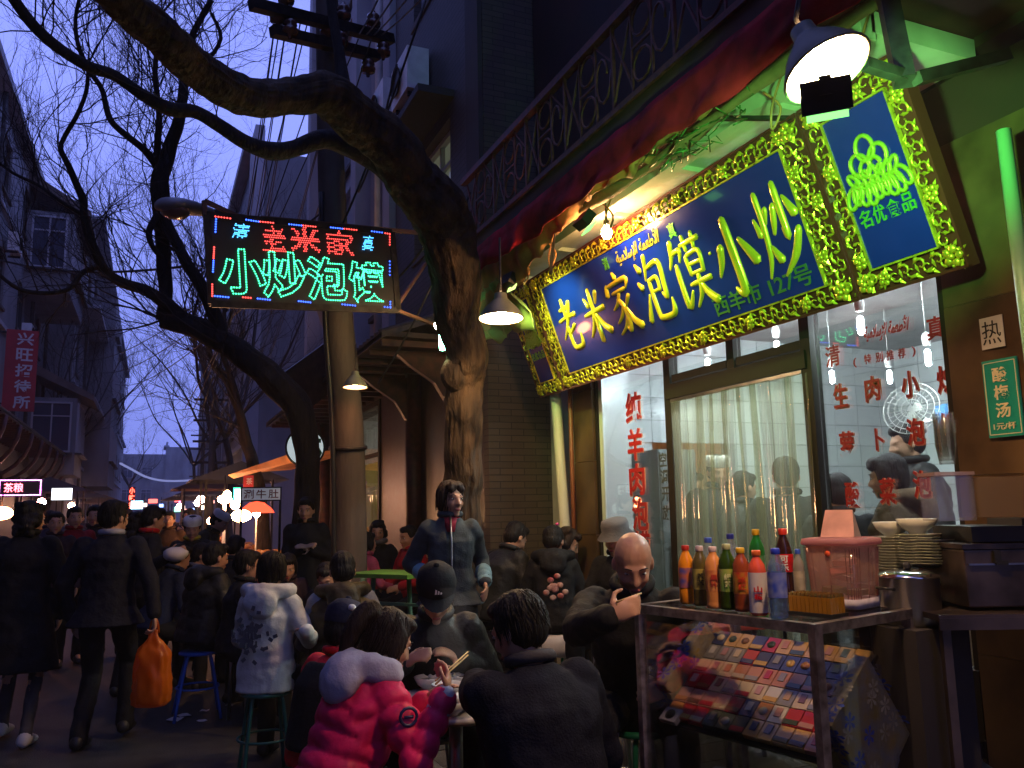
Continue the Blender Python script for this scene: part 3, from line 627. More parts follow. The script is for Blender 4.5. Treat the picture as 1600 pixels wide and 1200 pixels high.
def bare_bulb(label, loc, col, e, r=.04, cord=.3, name='light_bulb', cfl=False):
    t = thing(name, label, 'bulb', loc, 0, None)
    mb = MB()
    if cfl: mb.lathe([(.002, -.09), (.02, -.085), (.026, -.04), (.026, .05), (.02, .07), (.002, .075)], n=10)
    else: mb.lathe([(.001, -r*1.1), (r*.6, -r*.9), (r, -.1*r), (r*.8, r*.7), (r*.4, r*1.2), (r*.35, r*1.5)], n=12)
    mb.build('glass_bulb', emit('b_'+label[:12], col, e), t)
    MB().lathe([(.018, r*1.4), (.02, r*2.2), (.008, r*2.4), (.004, r*2.4+cord)], n=8).build('socket', M['black'], t)
    return t
bare_bulb('bare glowing bulb hanging in front of the top of the signboard', atX(948, 364, 2.62), (1, .55, .22), 700, .036, .12)
bare_bulb('bare glowing bulb hanging left of the tree trunk', atD(686, 507, 6.35), (1, .50, .22), 260, .04, .25)
bare_bulb('green tinted capsule bulb below the bare bulb left of the trunk', atD(691, 530, 6.40), (.25, 1, .55), 60, .02, .1, cfl=True)
# green floodlight aimed along the sign
def flood(label, loc, target, col, power, ang=95, w=.11):
    t = thing('floodlight', label, 'floodlight', loc); d = (V(target)-V(loc)).normalized(); q = d.to_track_quat('-Z', 'Y'); m = q.to_matrix()
    MB().box((0, 0, .03), (w*1.2, w*.8, .06), rot=m).add([], []).build('housing', M['black'], t)
    MB().box(m @ V((0, w*.5, .02)), (w*.3, .05, .02), rot=m).build('bracket', M['black'], t)
    MB().box(m @ V((0, 0, -.034)), (w, w*.65, .006), rot=m).build('lens', emit('lens_'+label[:9], col, 2), t)
    l = bpy.data.lights.new('lamp', 'SPOT'); l.energy = power; l.color = col; l.spot_size = R(ang); l.spot_blend = .7; l.shadow_soft_size = .05
    o = bpy.data.objects.new('lamp', l); C.objects.link(o); o.parent = t; o.rotation_mode = 'QUATERNION'; o.rotation_quaternion = q; o.location = m @ V((0, 0, -.06))
    return t
GREEN = (.25, 1, .22)
flood('black floodlight box under the largest lamp throwing green light on the sign', atD(1292, 166, 2.28), sp(3.3, .85), GREEN, 290, 80)
flood('green floodlight hung from the balcony edge near the left of the signboard', (2.36, 5.5, 3.20), sp(.5, .45), (.7, 1, .25), 70, 110)
flood('black floodlight hung from the balcony edge above the middle of the signboard', (2.30, 4.2, 3.22), sp(1.9, .2), (.6, 1, .15), 44)
# ================================================================ BUILDINGS
def bake_tree(name, label, cat, loc=(0, 0, 0), **k): return thing(name, label, cat, loc, 0, k.get('group'))
winglass = mat('dusk_window_glass', (.05, .06, .09), .08, coat=.6); winframe = mat('window_frame_white', (.42, .42, .44), .5)
winframe_d = mat('window_frame_dark', (.04, .035, .03), .5)
_wm = {}
def window_mesh(w, h, frame, glassm, mull=2, tr=True, d=.10):
    k = (round(w, 2), round(h, 2), frame.name, glassm.name, mull)
    if k in _wm: return _wm[k]
    f = MB(); t = .055
    f.box((0, 0, h/2-t/2), (w, d, t)).box((0, 0, -h/2+t/2), (w, d, t)).box((-w/2+t/2, 0, 0), (t, d, h-2*t)).box((w/2-t/2, 0, 0), (t, d, h-2*t))
    for i in range(1, mull): f.box((-w/2+w*i/mull, .005, 0), (t*.8, d*.8, h-2*t))
    if tr: f.box((0, .008, h*.22), (w-2*t, d*.7, t*.7))
    g = MB().box((0, .02, 0), (w-t, .012, h-t)); s_ = MB().box((0, -d*.5-.04, -h/2-.05), (w+.16, .16, .07))
    fm, gm, sm = f.mesh(), g.mesh(), s_.mesh(); fm.materials.append(frame); gm.materials.append(glassm); sm.materials.append(M['concrete'])
    _wm[k] = (fm, gm, sm); return _wm[k]
def add_window(b, c, rz, w, h, frame=None, gm=None, mull=2):
    """window whose outside faces local -Y turned by rz"""
    ms = window_mesh(w, h, frame or winframe, gm or winglass, mull)
    f = obj('window', ms[0], None, b); f.location = V(c)-V(b.location); f.rotation_euler = (0, 0, rz)
    g = obj('pane', ms[1], None, f); s = obj('sill', ms[2], None, f); return f
RZR = -pi/2      # facade on the right of the street, facing -X
RZL = pi/2       # facade on the left, facing +X
# ---- neighbour with the return wall of thin bricks
wallbrick = brick_mat('thin_tile_wall', (.075, .060, .042), (.055, .044, .032), (.025, .02, .018), .24, .06, xdir=0)
wallbrick_y = brick_mat('thin_tile_wall_y', (.07, .06, .06), (.055, .048, .05), (.025, .022, .02), .24, .06, xdir=1)
nb = thing('neighbour_building', 'dark tiled corner building behind the tree trunk', 'building', (2.8, 7, 0))
P('wall', MB().box((3.4, 7.06, 7.0), (1.25, .12, 14)), wallbrick, nb)
def pierced(name, x, y0, y1, z0, z1, holes, th, m, b):
    """street wall at X=x with rectangular openings (ya, yb, za, zb)"""
    mb = MB(); ys = sorted({y0, y1, *[h[0] for h in holes], *[h[1] for h in holes]}); zs = sorted({z0, z1, *[h[2] for h in holes], *[h[3] for h in holes]})
    for i in range(len(ys)-1):
        run = None
        for j in range(len(zs)-1):
            cy_, cz = (ys[i]+ys[i+1])/2, (zs[j]+zs[j+1])/2
            solid = not any(h[0] < cy_ < h[1] and h[2] < cz < h[3] for h in holes)
            if solid:
                if run is None: run = zs[j]
            elif run is not None: mb.box((x, cy_, (run+zs[j])/2), (th, ys[i+1]-ys[i], zs[j]-run)); run = None
        if run is not None: mb.box((x, cy_, (run+zs[-1])/2), (th, ys[i+1]-ys[i], zs[-1]-run))
    return P(name, mb, m, b)
holes = [(8.0, 9.35, 4.55, 5.75), (8.0, 9.35, 7.6, 9.2), (8.0, 9.35, 10.8, 12.2)]
pierced('street_wall', 2.88, 7.13, 10.2, 3.3, 14, holes, .2, wallbrick_y, nb)
for h in holes: add_window(nb, (2.93, (h[0]+h[1])/2, (h[2]+h[3])/2), RZR, h[1]-h[0], h[3]-h[2], winframe, None if h[2] > 5 else mat('lit_window_glass', (.40, .42, .32), .15, emis=(.55, .62, .42), es=.10), 2)
P('quoin', MB().box((2.76, 7.2, 8.6), (.06, .35, 10.4)), M['plaster_dark'], nb)
P('canopy_hood', MB().box((2.6, 8.7, 5.95), (.45, 1.7, .08)), M['plaster_dark'], nb)
P('floor_slab', MB().box((3.4, 8.7, 3.35), (1.2, 3, .1)), M['plaster_dark'], nb)
# ---- AC units
acm = (MB().box((0, 0, 0), (.26, .70, .52)).mesh(), MB().lathe([(.002, 0), (.16, 0), (.19, .02), (.19, .03)], (-.135, .08, 0), 18, rot=Matrix.Rotation(-pi/2, 3, 'Y')).mesh(), MB().box((.05, -.25, -.29), (.3, .04, .05)).box((.05, .25, -.29), (.3, .04, .05)).mesh())
for m_, mm in zip(acm, (M['white'], M['iron'], M['iron'])): m_.materials.append(mm)
def ac(p, label):
    t = thing('air_conditioner', label, 'air conditioner', p, 0, 'air conditioners on the facades')
    obj('casing', acm[0], None, t); obj('fan_grille', acm[1], None, t); obj('bracket', acm[2], None, t); return t
ac(atX(640, 128, 2.62), 'boxy white air conditioner unit above the big bent limb, nearer of two'); ac(atX(603, 170, 2.66), 'air conditioner unit just left of and beyond the nearer one')
# ---- eaves building beyond (traditional tiled eaves, lit shop window)
def eaves(b, x0, y0, y1, z, out, m_roof, side=1, rows=True):
    """tiled lean-to eave running along the street; side=1 right side (slopes toward -X)"""
    xo = x0-side*out; P('eave_board', MB().bar((x0, y0, z+.34), (x0, y1, z+.34), .08).box(((x0+xo)/2, (y0+y1)/2, z+.06), (out, y1-y0, .05)), M['darkwood'], b)
    mb = MB(); L = y1-y0; n = min(90, int(L/.16)); ang = atan2(.34, out)
    mb.add([(x0, y0, z+.36), (x0, y1, z+.36), (xo, y1, z+.02), (xo, y0, z+.02), (x0, y0, z+.41), (x0, y1, z+.41), (xo, y1, z+.07), (xo, y0, z+.07)], [(0, 1, 2, 3), (7, 6, 5, 4), (0, 3, 7, 4), (1, 5, 6, 2), (3, 2, 6, 7)])
    P('roof', mb, m_roof, b)
    tl = MB().tube([(0, 0, 0), (-side*out, 0, -.34)], .035, 6).mesh(); tl.materials.append(m_roof)
    for i in range(n):
        o = obj('roof_tile', tl, None, b); o.location = V((x0, y0+(i+.5)*L/n, z+.42))-V(b.location)
    rf = MB().box((-side*.0, 0, 0), (out*.95, .05, .06)).mesh(); rf.materials.append(M['redwood'])
    for i in range(max(2, int(L/.5))): o = obj('rafter', rf, None, b); o.location = V(((x0+xo)/2, y0+.1+i*.5, z-.01))-V(b.location)
eb = thing('eaves_shop', 'low shop with tiled eaves and a lit window between the pole and the trunk', 'shop', (2.85, 10, 0))
eaves(eb, 2.86, 7.5, 16.2, 3.15, .95, M['roof'])
P('wall', MB().box((3.0, 9.2, 1.65), (.3, 4.1, 3.3)).box((3.0, 15.4, 1.65), (.3, 1.6, 3.3)).box((3.0, 12.95, .35), (.3, 3.4, .7)).box((3.0, 12.95, 3.2), (.3, 3.4, .3)), M['darkwood'], eb)
for y in (7.9, 9.4, 14.9): P('column', MB().tube([(2.78, y, .13), (2.78, y, 3.2)], .10, 12), M['redwood'], eb)
for y in (7.9, 9.4, 14.9): P('corbel', MB().add([(2.78, y-.04, 3.1), (2.15, y-.04, 3.1), (2.3, y-.04, 2.98), (2.55, y-.04, 2.82), (2.78, y-.04, 2.45), (2.78, y+.04, 3.1), (2.15, y+.04, 3.1), (2.3, y+.04, 2.98), (2.55, y+.04, 2.82), (2.78, y+.04, 2.45)], [(0, 1, 2, 3, 4), (9, 8, 7, 6, 5), (0, 5, 6, 1), (1, 6, 7, 2), (2, 7, 8, 3), (3, 8, 9, 4)]), M['redwood'], eb)
wf = MB(); y0, y1 = 11.25, 14.5
for y in (y0, (y0+y1)/2-.3, y1): wf.box((2.86, y, 1.9), (.07, .08, 2.4))
wf.box((2.86, (y0+y1)/2, 3.06), (.07, y1-y0, .07)).box((2.86, (y0+y1)/2, .74), (.07, y1-y0, .07)).box((2.86, (y0+y1)/2, 2.35), (.05, y1-y0, .05))
f_ = P('window_frame', wf, M['bronze'], eb); P('pane', MB().box((2.87, (y0+y1)/2, 1.9), (.01, y1-y0, 2.3)), M['glass'], eb)
P('room', MB().box((5.1, 12.9, 1.7), (.1, 3.6, 3.2)).box((4.1, 11.0, 1.7), (2, .1, 3.2)).box((4.1, 14.8, 1.7), (2, .1, 3.2)).box((4.1, 12.9, 3.2), (2, 3.6, .06)), M['white'], eb)
P('shelf_goods', MB().box((4.9, 12.6, 1.3), (.3, 2.2, .9)), mat('green_goods', (.12, .35, .12), .5, nscale=9, col2=(.5, .35, .05)), eb)
yc = glass('yellow_curtain', (.75, .72, .2), opac=.5, ocol=(.7, .62, .15))
mb = MB(); vs = [(3.1+.03*sin(i*1.3), y0+.1+(y1-y0)*.62*i/24, z) for z in (.8, 1.6, 2.3) for i in range(25)]
mb.add(vs, [(a*25+i, a*25+i+1, (a+1)*25+i+1, (a+1)*25+i) for a in range(2) for i in range(24)], 0, True); P('curtain', mb, yc, eb)
MB_ = MB().lathe([(.002, -.05), (.04, -.03), (.04, .04), (.002, .05)], (4.0, 12.7, 2.7), 8); P('lamp_bulb', MB_, emit('eave_room_bulb', (.9, .95, .75), 300), eb)
P('side_board', MB().box((0, 0, 0), (.01, .01, .01)), M['darkwood'], eb) if 0 else None
sg = thing('hanging_board', 'dark carved shop board hanging slanted under the tiled eaves', 'sign', atD(497, 585, 10.5), R(20))
MB().box((0, 0, 0), (.9, .05, .55), rot=Matrix.Rotation(R(-38), 3, 'Y')).build('panel', M['darkwood'], sg)
# ---- tall buildings on the right beyond
lit_m = mat('warm_room_glass', (.3, .2, .1), .2, emis=(1, .55, .22), es=.35)
def block(label, x, y0, y1, h, m, floors, bays, side=1, frame=None, depth=6, z0=0, group='pale buildings lining the street', cat='building', wsize=(1.3, 1.5), first=4.6, fh=3.1, ledge=True, parapet=True, mull=2, bay=False, name='apartment_building'):
    b = thing(name, label, cat, (x, (y0+y1)/2, 0), 0, None); L = y1-y0; holes = []
    for f in range(floors):
        for k in range(bays):
            c = y0+L*(k+.5)/bays; z = first+f*fh
            if z+wsize[1]/2 > h-.4: continue
            holes.append((c-wsize[0]/2, c+wsize[0]/2, z-wsize[1]/2, z+wsize[1]/2))
    pierced('wall', x+side*.15, y0, y1, z0, h, holes, .3, m, b)
    hm2, hl2 = (h+z0)/2, h-z0
    P('end_wall', MB().box((x+side*(.3+depth/2), y0+.1, hm2), (depth, .2, hl2)).box((x+side*(.3+depth/2), y1-.1, hm2), (depth, .2, hl2)).box((x+side*(.3+depth/2), (y0+y1)/2, h-.1), (depth, L-.4, .2)), m, b)
    P('inner_wall', MB().box((x+side*.9, (y0+y1)/2, hm2), (.05, L-.5, hl2-.3)), M['plaster_dark'], b)
    for hh in holes: add_window(b, (x+side*.10, (hh[0]+hh[1])/2, (hh[2]+hh[3])/2), RZR if side == 1 else RZL, wsize[0], wsize[1], frame, None, mull)
    if ledge:
        for f in range(floors): P('string_course', MB().box((x-side*.05, (y0+y1)/2, first+f*fh-1.25), (.10, L+.06, .12)), M['plaster_pale'], b)
    if parapet: P('parapet', MB().box((x+side*.05, (y0+y1)/2, h+.1), (.7, L+.3, .22)).box((x+side*.1, (y0+y1)/2, h+.45), (.25, L+.1, .5)), M['plaster_pale'], b)
    return b
bA = block('pale apartment building with air conditioners behind the bent limb', 2.95, 10.3, 17.0, 15.5, M['plaster_pale'], 4, 3, 1, winframe, first=5.2, z0=3.4)
for y in (10.45, 12.5, 14.7, 16.8): P('pilaster', MB().box((2.83, y, 9.3), (.24, .35, 12)), M['plaster_pale'], bA)
P('downpipe', MB().tube([(2.75, 11.0, 3.5), (2.75, 11.0, 15)], .06, 8), M['white'], bA)
P('bay_window', MB().add([(2.9, 12.6, 5.9), (2.9, 14.5, 5.9), (2.2, 14.5, 5.9), (2.2, 12.6, 5.9), (2.9, 12.6, 4.1), (2.9, 14.5, 4.1)], [(0, 1, 2, 3), (3, 2, 5, 4), (0, 3, 4), (1, 5, 2)]), M['plaster_pale'], bA)
bB = block('grey apartment block rising behind the glowing display sign', 2.15, 22, 28.5, 11.2, M['plaster'], 3, 2, 1, winframe, first=4.6, fh=2.8)
P('corner_pier', MB().box((2.2, 22.0, 5.6), (.35, .35, 11.2)).box((3.7, 21.95, 5.6), (.12, .15, 11.2)), M['plaster_pale'], bB)
for zz in (5.0, 7.8): add_window(bB, (4.3, 21.98, zz), 0, .9, 1.4, winframe)
bC = block('grey apartment building further down the right side, above the orange stall awning', 2.9, 29, 44, 14, M['plaster'], 4, 4, 1, winframe, first=4.6)
bD = block('faint distant building at the far right end of the street', 3.1, 47, 70, 13, M['plaster'], 3, 5, 1, winframe, first=4.4)
# ---- left side
LX = -4.0
bL = block('tall grey building with a red hanging banner at the left edge', LX, 19, 35, 12.4, M['plaster'], 4, 4, -1, winframe_d, first=5.0, wsize=(1.5, 1.5), fh=3.0)
for (yy, z, d_, w_) in ((31.5, 12.2, 1.3, 5), (33.2, 6.6, 1.5, 3.0)):
    P('bay', MB().box((LX+d_/2, yy, z-2.3), (d_, w_, 2.6)), M['plaster'], bL)
    P('bay_roof', MB().add([(LX, yy-w_/2-.2, z+.2), (LX, yy+w_/2+.2, z+.2), (LX+d_+.5, yy+w_/2+.2, z-.9), (LX+d_+.5, yy-w_/2-.2, z-.9), (LX, yy-w_/2-.2, z-.15), (LX, yy+w_/2+.2, z-.15), (LX+d_+.5, yy+w_/2+.2, z-1.1), (LX+d_+.5, yy-w_/2-.2, z-1.1)], [(0, 3, 2, 1), (4, 5, 6, 7), (0, 4, 7, 3), (3, 7, 6, 2), (1, 2, 6, 5)]), mat('bay_roof_brown', (.16, .12, .10), .8, nscale=3), bL)
    for k in range(3): add_window(bL, (LX+d_+.02, yy-w_/2+w_*(k+.5)/3, z-2.0), RZL, w_/3-.15, 1.7, winframe, None, 2)
    for k in range(1): add_window(bL, (LX+d_/2, yy-w_/2-.02, z-2.0), 0, d_-.3, 1.7, winframe, None, 2)
bM = block('grey building with projecting bays, second on the left side', LX+.9, 36, 52, 13.4, M['plaster'], 4, 4, -1, winframe_d, first=5.0)
for k in range(3): P('cornice', MB().box((LX+1.3, 44, 6.2+k*3.7), (.9, 15.5, .14)), M['plaster_pale'], bM)
P('bay', MB().box((LX+1.4, 47, 7.5), (1.2, 7, 9)), M['plaster'], bM)
for k in range(9): add_window(bM, (LX+2.02, 44.5+2.4*(k % 3), 5+3*(k//3)), RZL, 1.6, 1.6, winframe, None, 3)
bN = block('third building on the left, low behind bare branches', LX+1.6, 54, 72, 12.5, M['plaster'], 3, 5, -1, winframe_d, first=5)
bO = block('furthest building on the left side of the street', LX+.2, 75, 120, 10.5, M['plaster'], 2, 8, -1, winframe_d, first=4.6)
bP = block('end building closing the view at the bottom of the street', 1.4, 124, 130, 11, M['plaster'], 3, 2, 1, winframe_d, first=4.0, depth=10)
P('front_wall', MB().box((-4.6, 124.5, 5.0), (17, .4, 10)), M['plaster'], bP)
for i_ in range(5):
    for j_ in range(2): add_window(bP, (-10.5+i_*2.4, 124.28, 4.5+j_*3), 0, 1.3, 1.5, winframe)
bQ = block('plain apartment block on the left side nearest the camera, outside the view', LX-.3, -24, 18, 15, M['plaster'], 4, 9, -1, winframe_d, first=5.0)
bS = block('plain apartment block continuing the restaurant side behind the camera', 3.6, -30, -3.2, 14, M['plaster_dark'], 4, 6, 1, winframe_d, first=5.0)
# banner
bn = thing('banner_sign', 'tall red banner with white characters on the left building', 'sign', atD(32, 579, 22))
sc_ = 22/FPX
MB().box((0, 0, 0), (44*sc_, .08, 128*sc_), rz=R(8)).build('panel', mat('banner_red', (.42, .02, .03), .6, nscale=2, namt=.15), bn)
X_ = V((cos(R(8)), sin(R(8)), 0)); N_ = V((sin(R(8)), -cos(R(8)), 0))
bw = mat('banner_white', (.62, .60, .62), .6)
for i, ch in enumerate('兴旺招待所'): write('lettering', ch, X_*.07+N_*.05+V((0, 0, (50-i*25)*sc_)), X_, (0, 0, 1), bw, bn, w=23*sc_, h=20*sc_, bold=.02, depth=.01)
MB().bar(X_*.37+V((0, 0, 1)), X_*-.9+V((0, 0, 1.0)), .05).bar(X_*.37+V((0, 0, -.9)), X_*-.9+V((0, 0, -.9)), .05).build('bracket', M['iron'], bn)
for k_, (yy_, zz_) in enumerate(((28.9, 7.2), (25.5, 9.0), (32.9, 3.9), (29.5, 10.2))):
    a_ = ac(V((LX+.25, yy_, zz_)), ('air conditioner unit under a window beside the red banner', 'air conditioner unit high on the tall left building', 'air conditioner unit just above the arcade eaves on the left', 'topmost air conditioner unit on the tall left building')[k_]); a_.rotation_euler = (0, 0, pi)
for yy_ in (23.4, 30.6, 34.6): P('downpipe', MB().tube([(LX+.12, yy_, 3.8), (LX+.12, yy_, 12.4)], .06, 7), M['roof'], bL)
for yy_ in (40.2, 44.0): P('downpipe', MB().tube([(LX+1.05, yy_, .2), (LX+1.05, yy_, 13)], .07, 7), M['roof'], bM)
# left arcade eaves with red corbels
lb = thing('eaves_shop', 'low tiled arcade with red curved corbels along the left side', 'shop', (LX, 26, 0))
eaves(lb, LX+.15, 16, 33, 3.6, 1.1, M['roof'], -1)
for k in range(9):
    y = 17+k*2.0; P('corbel', MB().tube([(LX+.15+1.1*sin(t*pi/12), y, 2.5+1.1*(1-cos(t*pi/12))) for t in range(7)], .05, 6), M['redwood'], lb)
P('wall', MB().box((LX+.1, 24.5, 1.8), (.1, 17, 3.6)), M['darkwood'], lb)
for k in range(5): P('shutter', MB().box((LX+.20, 17.5+k*3.3, 1.5), (.06, 2.4, 2.7)), M['redwood'], lb)
def lightbox(name, label, p, w, h, col, s, rz=0, cat='sign', frame=M['iron'], d=.08):
    t = thing(name, label, cat, p, rz); MB().box((0, 0, 0), (w, d, h)).build('case', frame, t)
    MB().box((0, -d/2-.006, 0), (w*.94, .01, h*.9)).build('face', emit('box_'+label[:16], col, s), t); return t
# LED sign on the left
def dots(name, pts, m, parent, r):
    mb = MB()
    for p in pts:
        p = V(p); mb.add([p+V(q)*r for q in ((1, 0, 0), (0, 0, 1), (-1, 0, 0), (0, 0, -1), (0, -.8, 0))], [(0, 1, 4), (1, 2, 4), (2, 3, 4), (3, 0, 4)])
    return mb.build(name, m, parent)
d_ = 17; s_ = d_/FPX
t = thing('display_sign', 'small pink and purple light dot sign at the left edge', 'sign', atD(32, 762, d_)); MB().box((0, 0, 0), (60*s_, .06, 27*s_)).build('panel', M['black'], t)
per = []; w_, h_ = 56*s_, 23*s_
for k in range(30): a = -w_/2+w_*k/29; per += [(a, -.04, h_/2), (a, -.04, -h_/2)]
for k in range(12): a = -h_/2+h_*k/11; per += [(-w_/2, -.04, a), (w_/2, -.04, a)]
dots('border_lights', per, emit('pink_led', (1, .25, 1), 9), t, .014)
for i, ch in enumerate('茶粮'): write('character', ch, (-w_*.28+i*w_*.24, -.045, 0), (1, 0, 0), (0, 0, 1), emit('red_led_hot', (1, .15, .2), 7), t, w=.17, h=.19, bold=.01)
lightbox('light_box', 'blank white light box beside the pink light sign', atD(97, 772, 20), 30*20/FPX, 20*20/FPX, (.85, .9, 1), 3.5)
# ================================================================ FAR STREET: stalls and lights
rng = random.Random(3)
def stall(label, x, y, col, e, side, awn):
    t = thing('food_stall', label, 'stall', (x, y, 0), 0, 'food stalls down the street'); hi = y > 16
    MB().box((0, 0, .85), (1.2, 1.8, .08)).box((0, 0, .42), (1.1, 1.7, .75)).build('cart', mat('stall_red', (.4, .06, .03), .5), t)
    for sx in ((-.6, .6) if hi else ()):
        for sy in (-.9, .9): MB().bar((sx, sy, .1), (sx, sy, 2.25), .04).build('post', M['iron'], t)
    if hi: MB().add([(-.9, -1.1, 2.2), (.9, -1.1, 2.2), (.9, 1.1, 2.2), (-.9, 1.1, 2.2), (0, -1.1, 2.55), (0, 1.1, 2.55)], [(0, 1, 4), (2, 3, 5), (0, 4, 5, 3), (1, 2, 5, 4)]).build('awning', awn, t)
    MB().ell((-.2, -.6, 1.95 if hi else 1.7), .10 if y > 20 else .07, n=8, m=6).build('lamp_bulb', emit('stall_bulb_%s' % label[:9], col, e), t)
    fd = MB()
    for k in range(14): fd.ell((rng.uniform(-.5, .5), rng.uniform(-.8, .8), .93), (.12, .12, .07), n=7, m=4)
    o = fd.build('food', mat('food_orange', (.55, .25, .06), .5, nscale=12), t); o['kind'] = 'stuff'
    return t
tarp = mat('tarp_brown', (.10, .06, .045), .8, nscale=3); tarp2 = mat('tarp_blue', (.06, .07, .10), .8, nscale=3)
ST = [('open stall with piles of orange food under red lamps right of the street', 1.35, 14.0, (1, .35, .15), 60, tarp),
      ('second stall down the right side with a bright warm lamp', 1.5, 17.5, (1, .45, .22), 150, tarp2), ('third stall on the right with a glaring reddish lamp', 1.3, 23, (1, .4, .3), 200, tarp),
      ('fourth stall on the right under a pale lamp', 1.5, 29, (1, .6, .5), 260, tarp2), ('last stall on the right, tiny in the distance', 1.2, 38, (1, .6, .5), 360, tarp),
      ('nearest stall on the left side, beyond the suited man', -2.3, 24, (1, .35, .3), 120, tarp2), ('second stall on the left with blue awning', -2.2, 31, (.9, .7, 1), 160, tarp2), ('furthest left stall near the vanishing point', -2.0, 42, (1, .5, .4), 300, tarp)]
for l, x, y, c, e, a in ST: stall(l, x, y, c, e, 1, a)
# big sloping awning over the right-hand stall
aw = thing('awning', 'long orange lit awning sloping over the stall right of the street', 'awning', (2.2, 12.6, 2.5))
pA, pB, pC, pD = atD(356, 742, 14), atD(456, 708, 11.6), atD(460, 722, 11.6), atD(365, 748, 14)
P('sheet', MB().add([pA, pB, pB+V((1.1, .3, .1)), pA+V((1.1, .3, .1)), pD, pC], [(0, 1, 2, 3), (0, 4, 5, 1)]), mat('awning_orange', (.6, .28, .10), .7, nscale=4), aw)
um = thing('lamp_umbrella', 'small red lit umbrella lamp above the food piles', 'lamp', atD(401, 797, 11.5))
MB().lathe([(.002, .12), (.10, .10), (.20, .02), (.24, -.04)], n=12).build('shade', emit('umbrella_red', (1, .07, .03), 3), um); MB().tube([(0, 0, .1), (0, 0, -.75)], .012, 6).build('stick', M['white'], um)
MB().ell((0, 0, -.05), .05, n=8, m=6).build('bulb', emit('umb_bulb', (1, .5, .3), 120), um)
for lab, px, py, d, col, e, r in (('glaring orange white lamp beside the red umbrella lamp', 377, 806, 11, (1, .5, .22), 120, .10), ('round warm bulb on a white post right of the street', 351, 780, 14, (1, .5, .25), 100, .09),
        ('low shaded lamp beside the white capped vendor', 338, 814, 13, (1, .42, .2), 50, .11), ('hot red orange lamp at the extreme left edge', 2, 802, 12, (1, .3, .12), 60, .12)):
    l = thing('street_bulb', lab, 'lamp', atD(px, py, d)); MB().ell((0, 0, 0), (r*1.3, r, r*.8), n=10, m=7).build('bulb', emit('sb_'+lab[:14], col, e), l); MB().tube([(0, .02, .05), (0, .02, .4)], .01, 5).build('stem', M['iron'], l)
p = atD(351, 786, 14.02); o = thing('lamp_post', 'short white post under the round warm bulb', 'post', (p.x, p.y, 0)); MB().tube([(0, 0, 0), (0, 0, p.z)], .03, 8).build('post', M['white'], o)
# neon and light boxes in the distance
NE = [('vertical_sign', 'vertical red light sign left of the vanishing point', 206, 778, 26, 9, 34, (1, .05, .04), 5, '小吃街'), ('light_box', 'cyan white light box below the vertical red sign', 214, 789, 25, 18, 14, (.45, .85, 1), 5, None),
      ('light_box', 'small red light box right of the cyan one', 239, 783, 30, 14, 7, (1, .12, .1), 4, None), ('light_box', 'green edged white light box by the orange awning', 371, 775, 13, 10, 24, (.75, 1, .9), 5, None)]
for nm, lab, px, py, d, w, h, col, s, txt in NE:
    k = d/FPX; t = lightbox(nm, lab, atD(px, py, d), w*k, h*k, col if not txt else (.25, .01, .01), s if not txt else .6)
    if txt:
        for i, ch in enumerate(txt): write('character', ch, (0, -.06, (h/3-(i)*h/3)*k), (1, 0, 0), (0, 0, 1), emit('neon_red', (1, .08, .05), 9), t, w=w*k*.85, h=h/3.4*k, bold=.02)
gb = thing('neon_tube', 'green neon tube framing the white box by the awning', 'neon', atD(371, 775, 12.95)); k = 13/FPX
MB().tube([(a*5.5*k, 0, b*12.5*k) for a, b in ((-1, -1), (1, -1), (1, 1), (-1, 1), (-1, -1))], .008, 5).build('tube', emit('neon_green', (.05, 1, .45), 5), gb)
cols = [((1, .1, .1), 'red'), ((1, .35, .3), 'coral'), ((.25, .4, 1), 'blue'), ((1, .7, .55), 'warm white'), ((.2, 1, .4), 'green'), ((1, .2, .5), 'pink')]
spots = [(226, 789, 34, 3), (252, 790, 40, 2), (258, 803, 36, 0), (268, 806, 30, 5), (276, 782, 60, 0), (277, 796, 55, 4), (284, 794, 52, 3), (284, 784, 58, 5), (292, 799, 60, 1), (312, 790, 45, 1), (318, 793, 42, 3), (325, 787, 40, 0), (332, 784, 38, 1), (308, 799, 48, 3), (245, 796, 44, 1), (302, 797, 64, 2), (205, 806, 30, 3), (197, 812, 22, 3)]
for px, py, d, ci in spots:
    t = thing('street_light', 'tiny %s glow, %s, far down the street' % (cols[ci][1], ('left of the alley mouth' if px < 240 else 'just left of the vanishing point' if px < 280 else 'at the vanishing point' if px < 300 else 'right of the vanishing point')+(' and high up' if py < 792 else ' and low down')), 'light', atD(px, py, d), 0, 'tiny %s lights far down the street' % cols[ci][1])
    r = d/FPX*rng.uniform(3.2, 6.0); MB().box((0, 0, 0), (r*1.6, .05, r*1.3)).build('lamp', emit('far_%d' % ci, cols[ci][0], 5), t); MB().tube([(0, .04, r*.5), (0, .04, r+.3)], .015, 4).build('stem', M['iron'], t)
# rope light
rp_ = MB().tube(smooth_pts([atD(188, 724, 26), atD(205, 733, 26.5), atD(228, 745, 27), atD(255, 751, 27.5), atD(290, 751, 28), atD(318, 747, 28.3), atD(342, 739, 28.6), atD(352, 752, 28.6), atD(362, 768, 28.6)], 4), .035, 6)
o = rp_.build('rope_light', emit('rope_blue', (.40, .45, 1.0), .55)); tag(o, 'pale blue rope light sagging across the street', 'rope light')
